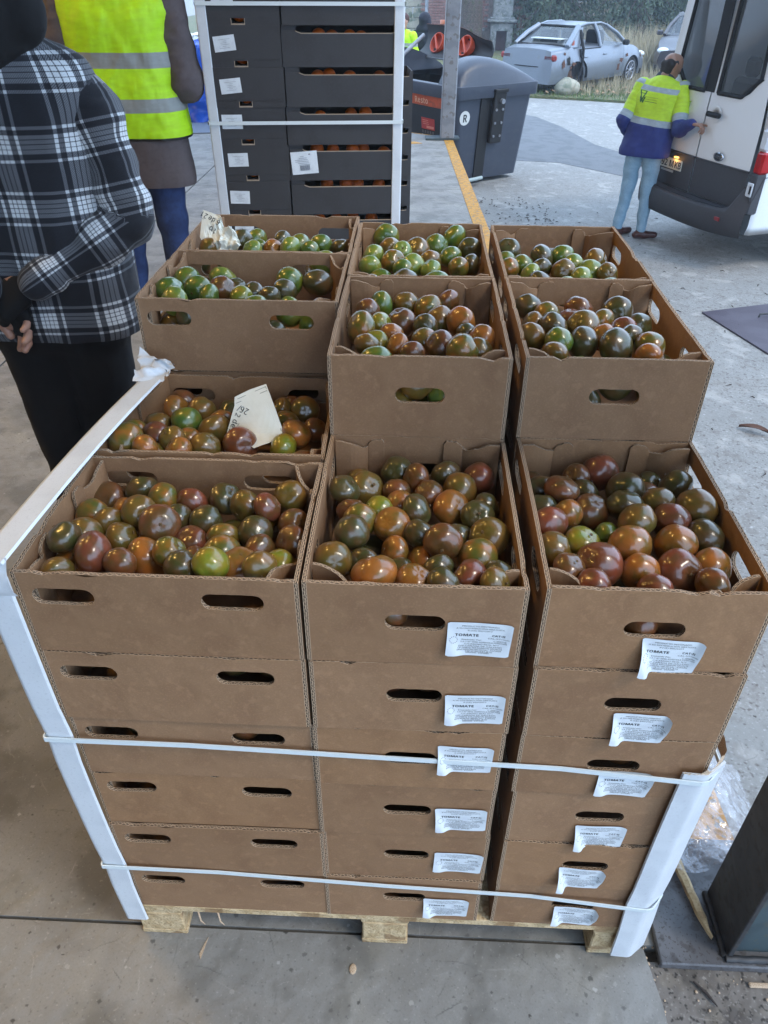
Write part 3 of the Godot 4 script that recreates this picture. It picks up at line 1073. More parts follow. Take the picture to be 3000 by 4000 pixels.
# long sides along x; long_over: the long sides reach past the short ones
func make_crate(variant: int, long_over: bool, lx: float, lz: float, rich: bool) -> Dictionary:
	var jag := noise(200 + variant, 0.06, 3)
	var th := 0.0062
	var d := {}
	var hx := lx * 0.5
	var hz := lz * 0.5
	var h := LAYER - 0.001
	var so := variant * 37.0
	var j := func(k: float) -> float: return 0.0015 * sin(variant * 5.3 + k * 2.1)
	var wl := lx if long_over else lx - 2.0 * th
	var ws := lz - 2.0 * th if long_over else lz
	for s in [1.0, -1.0]:
		var fg := Geo.new()
		var eg := Geo.new()
		var t := Transform3D(Basis(Vector3.UP, 0.0 if s > 0 else PI), Vector3(0, 0, s * (hz - th * 0.5)))
		var off: float = 0.018 * s
		var holes := [[-0.119 - off * 0.8 + j.call(1), 0.108 + j.call(2), 0.0435, 0.0145], [0.119 - off * 0.8 + j.call(3), 0.107 + j.call(4), 0.0435, 0.0145]]
		panel(fg, eg, t, wl, h + j.call(s) * 0.6, th, holes, jag, so + s * 11.0, 0.0018 * sin(variant * 2.0 + s))
		var m := fg.mesh(M.krafts[variant % 3])
		eg.into(m, M.flute)
		d["long_%d" % int(s)] = m
		fg = Geo.new()
		eg = Geo.new()
		t = Transform3D(Basis(Vector3.UP, PI / 2 if s > 0 else -PI / 2), Vector3(s * (hx - th * 0.5), 0, 0))
		panel(fg, eg, t, ws, h + j.call(s + 5.0) * 0.6, th, [[0.002 + j.call(6), 0.081 + j.call(7), 0.042, 0.0145]], jag, so + s * 29.0, 0.0018 * sin(variant * 3.0 + s))
		m = fg.mesh(M.krafts[variant % 3])
		eg.into(m, M.flute)
		d["short_%d" % int(s)] = m
	var g := Geo.new()
	g.box(Vector3(0, 0.003, 0), Vector3(lx - 2.0 * th - 0.002, 0.005, lz - 2.0 * th - 0.002))
	d.base = g.mesh(M.kraft)
	if rich:
		var n := 0
		for sx in [1.0, -1.0]:
			for sz in [1.0, -1.0]:
				var fg := Geo.new()
				var eg := Geo.new()
				var ix := hx - th - 0.003
				var iz := hz - th - 0.003
				var cut := 0.056 + 0.006 * sin(variant * 3.1 + n * 1.7)
				var run := 0.033 + 0.004 * sin(variant * 1.9 + n * 2.3)
				var side_cut := 0.034 if sx > 0.0 else 0.013
				var pts := []
				var tops := []
				for k in 9:
					var a := k / 8.0
					var bulge := 0.006 * sin(a * PI)
					pts.append(Vector2(sx * (lerpf(ix - side_cut, ix, a) - bulge), sz * (lerpf(iz, iz - cut, a) - bulge)))
					tops.append(h - 0.003 - 0.016 * smoothstep(0.15, 0.9, a) + 0.003 * jag.get_noise_1d(k * 30.0 + n * 90.0 + so))
				for k in range(1, 9):
					var a := k / 8.0
					pts.append(Vector2(sx * (ix - 0.0005), sz * (iz - cut - run * a)))
					tops.append(h - 0.013 + 0.008 * smoothstep(0.0, 0.5, a) + 0.0025 * jag.get_noise_1d(k * 40.0 + n * 70.0 + so) - (0.006 if k == 8 else 0.0))
				if sx * sz < 0:
					pts.reverse()
					tops.reverse()
				ribbon(fg, eg, pts, tops, 0.006, 0.0048)
				var m := fg.mesh(M.krafts[variant % 3])
				eg.into(m, M.flute)
				d["post_%d" % n] = m
				n += 1
	return d

func build_crate(d: Dictionary, rich: bool) -> Node3D:
	var o := Node3D.new()
	o.name = numbered("tomato_crate")
	add_child(o, true)
	part("side_panel", d["long_1"], o)
	part("side_panel", d["long_-1"], o)
	part("end_panel", d["short_1"], o)
	part("end_panel", d["short_-1"], o)
	part("base", d.base, o)
	if rich:
		for k in 4:
			part("corner_post", d["post_%d" % k], o)
	return o

func pallet_and_crates() -> void:
	make_pallet()
	rng.seed = 21
	var across := []   # long side to the front (left stacks)
	var deep := []     # short side to the front
	for k in 4:
		across.append(build_crate(make_crate(k, false, 0.392, 0.300, true), true))
		deep.append(build_crate(make_crate(k + 10, true, 0.396, 0.303, true), true))
	var plain_a := build_crate(make_crate(30, false, 0.392, 0.300, false), false)
	var plain_d := build_crate(make_crate(31, true, 0.396, 0.303, false), false)
	var used := {}
	var get_one := func(o: Node3D) -> Node3D:
		if used.has(o):
			return copy_of(o, "tomato_crate")
		used[o] = true
		return o
	var ord := ["bottom", "second", "third", "fourth", "fifth", "top"]
	var grp := "kraft tomato crates stacked on the pallet"
	# front stacks
	for col in 3:
		for k in 6:
			var src: Node3D = across[k % 4] if col == 0 else deep[(k + col * 2) % 4]
			var o: Node3D = get_one.call(src)
			var lean: float = [0.009, 0.0, 0.006][col]
			var x: float = [0.203, 0.556, 0.881][col] + lean * (1.0 - k / 5.0) + rng.randf_range(-0.0015, 0.0015)
			var z: float = (-0.151 if col == 0 else -0.199) + rng.randf_range(-0.004, 0.004)
			o.position = Vector3(x, BASE + k * LAYER, z)
			o.rotation.y = (0.0 if col == 0 else -PI / 2) + rng.randf_range(-0.006, 0.006)
			var nm: String = ["left", "middle", "right"][col]
			if k == 5:
				tag(o, "open kraft crate of brown tomatoes topping the %s front stack" % nm, "crate", grp)
			else:
				tag(o, "kraft crate, %s from the pallet in the %s front stack" % [ord[k], nm], "crate", grp)
			if col > 0:
				sticker(o, col, k)
	# crates that stand behind: open ones one layer higher, except the second on the left
	var back := [["L2", 0.204, -0.466, 6, "open kraft crate holding a torn paper scrap among brown tomatoes"], ["L3", 0.2035, -0.781, 7, "raised open kraft crate of green tomatoes third from the left front corner"], ["L4", 0.2035, -1.085, 7, "rearmost left open crate with crumpled paper on green tomatoes"],
		["M2", 0.556, -0.5865, 7, "raised open crate of olive tomatoes in the middle of the pallet"], ["M3", 0.556, -0.988, 7, "rearmost middle open crate of green tomatoes"],
		["R2", 0.881, -0.5935, 7, "raised open crate of dark olive tomatoes on the yard side"], ["R3", 0.881, -0.9845, 7, "rearmost open crate of green tomatoes on the yard side"]]
	var q := 0
	for b in back:
		var l: bool = b[0][0] == "L"
		var src: Node3D = across[(q + 2) % 4] if l else deep[(q + 1) % 4]
		var o: Node3D = get_one.call(src)
		if o.get_child_count() > 9:
			for ch in o.get_children():
				if String(ch.name).begins_with("sticker"):
					o.remove_child(ch)
					ch.free()
		q += 1
		o.position = Vector3(b[1], BASE + (b[3] - 1) * LAYER, b[2])
		o.rotation.y = (0.0 if l else -PI / 2) + rng.randf_range(-0.006, 0.006) + (PI if q % 2 else 0.0)
		tag(o, b[4], "crate", grp)
		for k in int(b[3]) - 1:
			var s: Node3D = get_one.call(plain_a if l else plain_d)
			s.position = Vector3(b[1], BASE + k * LAYER, b[2])
			s.rotation.y = 0.0 if l else -PI / 2
			tag(s, "closed-in kraft crate inside the pallet load behind the front stacks", "crate", "kraft crates hidden behind the front stacks")
	tomatoes()

# ---------------------------------------------------------------- stickers on the crates
const LINES := [["PRODUCTO DESTINADO", 0.5, 0.885, 0.0024, 1.5], ["A SU DISTRIBUCIÓN GRATUITA", 0.5, 0.815, 0.0024, 1.5], ["R (UE) 892/2017", 0.5, 0.745, 0.0024, 1.5], ["TOMATE", 0.31, 0.60, 0.0049, 1.3], ["CAT:II", 0.79, 0.615, 0.0037, 1.35], ["CAL:57+mm", 0.8, 0.525, 0.0024, 1.8],
	["Envasado Por:", 0.39, 0.455, 0.0023, 1.4], ["T: 006756", 0.82, 0.44, 0.0023, 1.4], ["S.A.T Nº 9896 AGRICOLA PERICHAN", 0.58, 0.385, 0.0021, 1.3], ["C/CAMINO REAL Nº1", 0.55, 0.315, 0.0024, 1.65], ["DIP.CAÑADA DE GALLEGO", 0.53, 0.25, 0.0024, 1.65],
	["CP:30876 MAZARRÓN-MURCIA", 0.53, 0.19, 0.0023, 1.45], ["MAZARRÓN (MURCIA) - ESPAÑA", 0.52, 0.13, 0.0023, 1.4], ["CIF:V-30.541.816", 0.52, 0.075, 0.002, 1.6], ["ORIGEN : ESPAÑA", 0.5, 0.03, 0.0021, 1.3]]
var sticker_text: Geo

func sticker(crate: Node3D, col: int, k: int) -> void:
	for ch in crate.get_children():
		if String(ch.name).begins_with("sticker"):
			crate.remove_child(ch)
			ch.free()
	var w := 0.092
	var h := 0.064
	if sticker_text == null:
		sticker_text = Geo.new()
		for l in LINES:
			sticker_text.add(letters(l[0], l[3], l[4], "Droid Sans", l[3] > 0.003), Transform3D(Basis(), Vector3((l[1] - 0.5) * w, (l[2] - 0.46) * h * 0.94, 0)))
		for j in 12:
			var an := TAU * j / 12.0
			sticker_text.box(Vector3(-0.036 + cos(an) * 0.0058, -0.001 + sin(an) * 0.0058, 0), Vector3(0.0011, 0.0011, 0.0001))
	var at: Vector2
	if col == 1:
		at = [Vector2(0.237, 0.053), Vector2(0.25, 0.064), Vector2(0.248, 0.061), Vector2(0.242, 0.084), Vector2(0.246, 0.058), Vector2(0.243, 0.056)][k]
	else:
		at = [Vector2(0.162, 0.044), Vector2(0.15, 0.04), Vector2(0.161, 0.026), Vector2(0.178, 0.038), Vector2(0.173, 0.03), Vector2(0.184, 0.031)][k]
	var ph := k * 1.7 + col * 2.9
	var tilt := deg_to_rad([-1.0, -2.0, 1.5, -1.0, 0.5, -1.5][k] + (-2.0 if col == 2 else 0.0))
	var curl := (0.011 + 0.006 * sin(ph)) * (1.0 if col == 2 else 0.6)
	var curl_r := (0.008 + 0.005 * cos(ph)) if col == 2 else 0.003
	var bend := func(x: float, y: float) -> Vector3:
		var z := 0.003 + 0.0009 * sin(x * 70.0 + ph) * (0.4 + 0.6 * absf(y / h))
		var l := smoothstep(-w * 0.22, -w * 0.5, x + y * 0.35)
		var r := smoothstep(w * 0.25, w * 0.5, x - y * 0.1)
		z += curl * l * l * smoothstep(h * 0.5, -h * 0.4, y) + curl_r * r * r * smoothstep(-h * 0.6, h * 0.3, y)
		var dx := 0.35 * curl * l * l - 0.5 * curl_r * r * r
		var p := Vector2(x + dx, y).rotated(tilt)
		return Vector3(p.x, p.y, z)
	var pts := []
	for a in 25:
		var row := []
		for b in 13:
			var x := (a / 24.0 - 0.5) * w
			var y := (b / 12.0 - 0.5) * h
			# rounded corners
			var ex := absf(x) - (w * 0.5 - 0.002)
			if ex > 0.0:
				y = clampf(y, -(h * 0.5 - 0.002 + sqrt(maxf(0.0, 0.000004 - ex * ex))), h * 0.5 - 0.002 + sqrt(maxf(0.0, 0.000004 - ex * ex)))
			row.append(bend.call(x, y))
		pts.append(row)
	var g := Geo.new()
	g.grid(pts)
	var ink := Geo.new()
	for v in sticker_text.v:
		var p: Vector3 = bend.call(v.x, v.y)
		ink.vert(p + Vector3(0, 0, 0.00035), Vector3.BACK)
	ink.i = sticker_text.i
	# the crate is turned by -90 degrees: its front is the +x short side
	var hold := part("sticker", g.mesh(M.paper), crate)
	hold.transform = Transform3D(Basis(Vector3.UP, PI / 2), Vector3(0.198, at.y, 0.1515 - at.x))
	part("lettering", ink.mesh(M.ink), hold)

# ---------------------------------------------------------------- pallet
func make_pallet() -> void:
	var o := thing("wooden_pallet", "rough pine pallet under the stacks of tomato crates", "pallet")
	var g: Geo
	for x in [0.045, 0.52, 1.0]:
		g = Geo.new()
		g.box(Vector3(x, 0.008, -0.6), Vector3(0.098, 0.016, 1.19), Transform3D(), 0.002)
		part("bottom_board", g.mesh(M.pine), o)
		for z in [-0.055, -0.6, -1.145]:
			g = Geo.new()
			g.box(Vector3(x, 0.052, z), Vector3(0.094, 0.072, 0.1), Transform3D(), 0.003)
			part("block", g.mesh(M.pine), o)
		g = Geo.new()
		g.box(Vector3(x, 0.099, -0.6), Vector3(0.1, 0.02, 1.19), Transform3D(), 0.002)
		part("stringer_board", g.mesh(M.pine), o)
	for k in 7:
		g = Geo.new()
		var z := -0.05 - k * 0.1835
		g.box(Vector3(0.522, 0.1195, z), Vector3(1.06, 0.02, 0.1 if k in [0, 6] else 0.115), Transform3D(Basis(Vector3.UP, 0.003 * sin(k * 2.0)), Vector3.ZERO), 0.002)
		part("deck_board", g.mesh(M.pine), o)
	for k in 2:
		g = Geo.new()
		var x: float = [0.131, 0.172][k]
		g.tube([Vector3(x, 0.112, -0.004), Vector3(x + 0.008, 0.096, 0.01), Vector3(x + 0.016, 0.084, 0.012)], [0.0022, 0.0018, 0.0006], 5)
		part("splinter", g.mesh(M.torn), o)

# ---------------------------------------------------------------- tomatoes
const CRATE_AT := {"L1": [0.204, -0.151, 6, "front left crate"], "L2": [0.204, -0.466, 6, "left paper-scrap crate"], "L3": [0.2035, -0.781, 7, "raised left crate"], "L4": [0.2035, -1.085, 7, "rearmost left crate"],
	"M1": [0.556, -0.1985, 6, "front middle crate"], "M2": [0.556, -0.5865, 7, "raised middle crate"], "M3": [0.556, -0.988, 7, "rearmost middle crate"],
	"R1": [0.881, -0.1985, 6, "front right crate"], "R2": [0.881, -0.5935, 7, "raised yard-side crate"], "R3": [0.881, -0.9845, 7, "rearmost yard-side crate"]}
const TINTS := {"o": "olive brown", "d": "dark olive", "b": "brown", "r": "reddish brown", "n": "orange brown", "m": "mottled olive-orange", "y": "yellow green", "g": "green", "h": "pale green"}
const HUES := {"o": [0.145, 0.082, 0.016, 0.19, 0.088, 0.018, 0.1, 0.08, 0.016], "d": [0.068, 0.052, 0.019, 0.1, 0.058, 0.02, 0.052, 0.056, 0.019], "b": [0.13, 0.052, 0.019, 0.18, 0.06, 0.02, 0.092, 0.055, 0.017], "r": [0.16, 0.05, 0.024, 0.21, 0.055, 0.024, 0.11, 0.05, 0.018],
	"n": [0.27, 0.1, 0.022, 0.36, 0.12, 0.022, 0.15, 0.088, 0.016], "m": [0.15, 0.1, 0.017, 0.3, 0.11, 0.02, 0.085, 0.095, 0.017], "y": [0.21, 0.18, 0.018, 0.24, 0.15, 0.017, 0.14, 0.18, 0.018], "g": [0.1, 0.145, 0.018, 0.16, 0.135, 0.018, 0.055, 0.11, 0.026], "h": [0.17, 0.22, 0.032, 0.22, 0.21, 0.036, 0.11, 0.18, 0.04]}

func tomato_mesh(hue: String, variant: int) -> ArrayMesh:
	var c: Array = HUES[hue]
	var c0 := Color(c[0], c[1], c[2])
	var c1 := Color(c[3], c[4], c[5])
	var c2 := Color(c[6], c[7], c[8])
	var nz := noise(variant * 13 + hue.unicode_at(0), 0.8, 3)
	var lump := noise(variant * 7 + 3 + hue.unicode_at(0), 0.55, 2)
	var squat := 0.88 + 0.1 * sin(variant * 2.3 + hue.unicode_at(0))
	var g := Geo.new()
	g.use_color = true
	var rings := []
	var seg := 30
	var rows := 20
	for a in rows + 1:
		var th := PI * a / rows
		var ring := []
		for b in seg + 1:
			var ph := TAU * (b % seg) / seg
			var d := Vector3(sin(th) * cos(ph), -cos(th), -sin(th) * sin(ph))
			var r := 1.0 + 0.085 * lump.get_noise_3dv(d) + 0.028 * cos(ph * (4.0 + variant % 3) + variant) * sin(th) * smoothstep(0.0, 0.9, d.y)
			# the stalk end sinks in, the blossom end is a small nipple
			r -= 0.1 * smoothstep(0.9, 1.0, d.y) + 0.02 * smoothstep(0.97, 1.0, d.y)
			ring.append(d * r * Vector3(1, squat, 1))
		rings.append(ring)
	g.grid(rings, true, 1.0, 1.0, true)
	for k in g.v.size():
		var d := g.v[k].normalized()
		var q := nz.get_noise_3dv(d * 1.4)
		var col := c0.lerp(c1, smoothstep(0.02, 0.42, q)).lerp(c2, smoothstep(-0.05, -0.42, q))
		# green shoulders near the stalk end, faint streaks, a corky scar
		col = col.lerp(c2, 0.5 * smoothstep(0.35, 0.85, d.y + 0.25 * nz.get_noise_3dv(d * 3.0)))
		col = col.lerp(c1, 0.25 * smoothstep(0.25, 0.5, nz.get_noise_3d(d.x * 6.0, d.y * 1.5, d.z * 6.0)))
		g.c[k] = col
	return g.mesh(M.tomato)

func scar_mesh(variant: int) -> ArrayMesh:
	# dry corky ring and star left by the stalk
	var g := Geo.new()
	var prof := [Vector2(0.0001, 0.006), Vector2(0.03, 0.0), Vector2(0.06, 0.012), Vector2(0.085 + 0.02 * sin(variant), 0.004), Vector2(0.12, -0.03)]
	prof.reverse()
	g.lathe(prof, 12)
	var nz := noise(variant + 50, 9.0, 2)
	for k in g.v.size():
		g.v[k] *= 1.0 + 0.35 * nz.get_noise_3dv(g.v[k] * 3.0)
		g.v[k] *= Vector3(0.75, 1.0, 0.75)
	return g.mesh(M.scar)

func tomatoes() -> void:
	M.tomato = mat(Color.WHITE, 0.3, 0.0, 0.5)
	M.tomato.vertex_color_use_as_albedo = true
	M.tomato.clearcoat_enabled = true
	M.tomato.clearcoat = 0.55
	M.tomato.clearcoat_roughness = 0.13
	bump(M.tomato, 301, 0.02, 3, 0.05, 128)
	tri(M.tomato, 1.6, false)
	M.scar = textured(tex(64, Color(0.42, 0.33, 0.2), [[300, 0.12, 2, 0.45, 0.7, Color(0.25, 0.18, 0.1), 0.9]]), 0.9, 0.5, false)
	var meshes := {}
	var scars := []
	for k in 3:
		scars.append(scar_mesh(k))
	for h in HUES:
		meshes[h] = []
		for k in 4:
			meshes[h].append(tomato_mesh(h, k))
	rng.seed = 33
	for key in TOMATOES:
		var info: Array = CRATE_AT[key]
		var base := Vector3(info[0], BASE + info[2] * LAYER, info[1])
		var list := []
		for s in TOMATOES[key].split(" ", false):
			var q: PackedStringArray = s.split(",")
			list.append({"at": Vector3(float(q[0]), float(q[1]), float(q[2])) * 0.001, "r": float(q[3]) * 0.001, "hue": q[4][0], "deep": q[4].ends_with("-")})
		# rows from the near side to the far side, counted from the left
		var seen := list.filter(func(a): return not a.deep)
		seen.sort_custom(func(a, b): return a.at.z > b.at.z)
		var per := int(ceil(seen.size() / 4.0))
		for b in 4:
			var band := seen.slice(b * per, (b + 1) * per)
			band.sort_custom(func(a, c): return a.at.x < c.at.x)
			for k in band.size():
				band[k].place = "%s from left in %s row" % [["first", "second", "third", "fourth", "fifth", "sixth", "seventh", "eighth", "ninth", "tenth"][k], ["nearest", "second", "third", "farthest"][b]]
		for a in list:
			var sc := func() -> void: pass
			var o: MeshInstance3D
			if a.deep:
				o = single("tomato", meshes[a.hue][rng.randi() % 4], "tomato lying deep between the others in the %s" % info[3], "tomato", base + a.at, "deep tomatoes in the %s" % info[3])
			else:
				o = single("tomato", meshes[a.hue][rng.randi() % 4], "%s tomato, %s of %s" % [TINTS[a.hue], a.place, info[3]], "tomato", base + a.at, "tomatoes in the %s" % info[3])
			var pole := Vector3(rng.randfn(0, 0.8), rng.randf_range(-0.6, 1.0), rng.randfn(0.25, 0.8)).normalized()
			var x := pole.cross(Vector3(0.3, 0.5, 0.81)).normalized()
			o.basis = Basis(x, pole, x.cross(pole)) * Basis(Vector3.UP, rng.randf() * TAU) * Basis.from_scale(Vector3.ONE * a.r * 1.1)
			if not a.deep and pole.y > -0.3 and rng.randf() < 0.75:
				part("stalk_scar", scars[rng.randi() % 3], o, Vector3(0, 0.79 + 0.09 * sin(rng.randf()), 0))
	# a few that show through the hand holes of the crates below
	for col in 3:
		for k in [3, 4]:
			var hx: Array = [[0.08, 0.31], [0.553], [0.88]][col]
			for x in hx:
				for s in 2:
					var r := rng.randf_range(0.025, 0.029)
					var y: float = BASE + k * LAYER + (0.088 if col == 0 else 0.062)
					var o := single("tomato", meshes["bdor"[rng.randi() % 4]][rng.randi() % 4], "tomato seen dimly through a hand hole of the %s front stack" % ["left", "middle", "right"][col], "tomato", Vector3(x + (s - 0.5) * 0.058, y, -0.045 - rng.randf() * 0.02), "tomatoes behind hand holes of the %s front stack" % ["left", "middle", "right"][col])
					o.scale = Vector3.ONE * r

# ---------------------------------------------------------------- edge guards and straps
func ell(path: Array, xdir: Array, zdir: Array, wx: float, wz: float, th: float) -> Geo:
	# an angle profile swept along a path: one leg along xdir, one along zdir, rounded heel
	var prof := []
	for k in 6:
		prof.append(Vector2(wx * (1.0 - k / 5.0), 0.0))
	prof[5] = Vector2(0.006, 0.0)
	prof.append(Vector2(0.0018, 0.0018))
	for k in 6:
		prof.append(Vector2(0.0, 0.006 + (wz - 0.006) * k / 5.0))
	var outer := []
	var inner := []
	for a in path.size():
		var ro := []
		var ri := []
		for p in prof:
			var q: Vector3 = path[a] + xdir[a] * p.x + zdir[a] * p.y
			ro.append(q)
			ri.append(q + (xdir[a] + zdir[a]).normalized() * th * 1.2)
		outer.append(ro)
		inner.append(ri)
	var g := Geo.new()
	g.grid(outer)
	g.grid(inner, true)
	for e in [0, path.size() - 1]:
		for k in prof.size() - 1:
			g.quad(outer[e][k], outer[e][k + 1], inner[e][k + 1], inner[e][k])
	for k in [0, prof.size() - 1]:
		for a in path.size() - 1:
			g.quad(outer[a][k], outer[a + 1][k], inner[a + 1][k], inner[a][k])
	return g

func guards_and_straps() -> void:
	# left front corner, upright and then folded back over the rims
	var o := thing("corner_guard", "white cardboard corner guard folded back over the left crate rims", "corner guard")
	var path := []
	var xd := []
	var zd := []
	for k in 15:
		var t := k / 14.0
		var y := lerpf(0.085, 1.03, t)
		var pinch := 0.004 * (exp(-pow((y - 0.69) * 22.0, 2)) + exp(-pow((y - 0.30) * 22.0, 2)))
		path.append(Vector3(-0.036 - 0.002 * t + pinch + 0.016 * pow(1.0 - t, 2.0), y, 0.0085))
		xd.append(Vector3(1, 0, 0))
		zd.append(Vector3(0.0, 0, -1))
	part("upright", ell(path, xd, zd, 0.043, 0.05, 0.0035).mesh(M.white_board), o)
	path = []
	xd = []
	zd = []
	for k in 13:
		var t := k / 12.0
		var z := lerpf(0.004, -0.535, t)
		path.append(Vector3(lerpf(-0.036, 0.024, t), 1.052 + 0.012 * sin(t * PI * 0.8), z))
		var tip := smoothstep(0.9, 1.0, t)
		xd.append(Vector3(1, 0.1, 0.1).normalized())
		zd.append(Vector3(-0.2, -1, 0).normalized())
	part("folded_arm", ell(path, xd, zd, 0.044, 0.03, 0.0035).mesh(M.white_board), o)
	# the crushed fold and the crumpled end
	var g := Geo.new()
	var nz := noise(120, 28.0, 3, FastNoiseLite.TYPE_SIMPLEX)
	var pts := []
	for a in 9:
		var row := []
		for b in 7:
			var t := a / 8.0
			var s := b / 6.0
			var p := Vector3(lerpf(-0.039, 0.017, s), 1.0, 0.0115).lerp(Vector3(lerpf(-0.038, 0.012, s), 1.058, 0.0), t)
			p += Vector3(0, 0, 0.012 * sin(t * PI)) + Vector3(1, 1, 1) * 0.004 * nz.get_noise_3d(p.x, p.y, s)
			row.append(p)
		pts.append(row)
	g.grid(pts)
	part("crushed_fold", g.mesh(M.white_board), o)
	g = Geo.new()
	pts = []
	for a in 12:
		var row := []
		for b in 9:
			var t := a / 11.0
			var s := b / 8.0
			var p := Vector3(lerpf(0.016, 0.074 + 0.012 * t, s), 1.061 + 0.03 * t * (1.0 - 0.5 * s), lerpf(-0.52, -0.60, t) + 0.035 * s * t)
			p += Vector3(nz.get_noise_3d(p.x, t, 1.0), 1.6 * nz.get_noise_3d(p.x * 0.8, t * 0.06, p.z), nz.get_noise_3d(p.z, 3.0, t)) * 0.012 * smoothstep(0.0, 0.25, t)
			row.append(p)
		pts.append(row)
	g.grid(pts, true)
	part("crumpled_end", g.mesh(M.white_board), o)
	# right front corner, low
	o = thing("corner_guard", "white cardboard corner guard standing at the lower right pallet corner", "corner guard")
	path = []
	xd = []
	zd = []
	for k in 13:
		var t := k / 12.0
		var y := lerpf(0.035, 0.665, t)
		var pinch := 0.004 * (exp(-pow((y - 0.235) * 20.0, 2)))
		path.append(Vector3(1.03 - pinch - 0.004 * sin(t * PI), y, 0.0165))
		xd.append(Vector3(0.8, 0, -0.6))
		zd.append(Vector3(-1, 0, -0.06).normalized())
	part("upright", ell(path, xd, zd, 0.045, 0.038, 0.0035).mesh(M.white_board), o)
	g = Geo.new()
	pts = []
	for a in 22:
		var row := []
		for b in 5:
			var t := a / 21.0
			var s := b / 4.0
			var x := lerpf(0.992, 1.064, minf(t * 1.25, 1.0))
			var z := 0.014 if t < 0.42 else lerpf(0.014, -0.016, (t - 0.42) / 0.38) if t < 0.8 else lerpf(-0.016, -0.05, (t - 0.8) / 0.2)
			row.append(Vector3(x, 0.66 + s * (0.012 + 0.012 * nz.get_noise_1d(t * 0.2) + 0.02 * smoothstep(0.55, 0.9, t)), z + 0.002 * nz.get_noise_2d(t, s)))
		pts.append(row)
	g.grid(pts)
	part("torn_rim", g.mesh(M.torn), o)
	# straps round the load
	for k in 2:
		var ys: Array = [[0.688, 0.678, 0.665, 0.655, 0.647], [0.300, 0.285, 0.262, 0.248, 0.236]][k]
		g = Geo.new()
		var line := []
		var gx: float = [-0.0325, -0.0245][k]
		var hx: float = [1.064, 1.06][k]
		var xs := [gx + 0.002, 0.2, 0.52, 0.8, hx - 0.002]
		for a in 5:
			line.append(Vector3(xs[a], ys[a], 0.0125 if a == 0 else 0.006))
		line[4] = Vector3(1.022, ys[4], 0.0185)
		var full := [Vector3(gx, ys[0], -1.25), Vector3(gx, ys[0], 0.008)] + line + [Vector3(1.036, ys[4], 0.0155), Vector3(hx, ys[4], -0.012), Vector3(hx, ys[4], -1.25), Vector3(gx, ys[0], -1.25)]
		for a in full.size() - 1:
			var p: Vector3 = full[a]
			var q: Vector3 = full[a + 1]
			var out := (q - p).cross(Vector3.UP).normalized() * -0.0012
			var hw := Vector3(0, 0.0048, 0)
			g.quad(p - hw - out, q - hw - out, q + hw - out, p + hw - out)
			g.quad(q - hw + out, p - hw + out, p + hw + out, q + hw + out)
			g.quad(p + hw - out, q + hw - out, q + hw + out, p + hw + out)
			g.quad(p - hw + out, q - hw + out, q - hw - out, p - hw - out)
		single("strap", g.mesh(M.strap), ["white plastic strap round the crates at the third layer from the open tops", "white plastic strap round the lowest crates just over the pallet"][k], "strap", Vector3.ZERO, "straps round the pallet load")

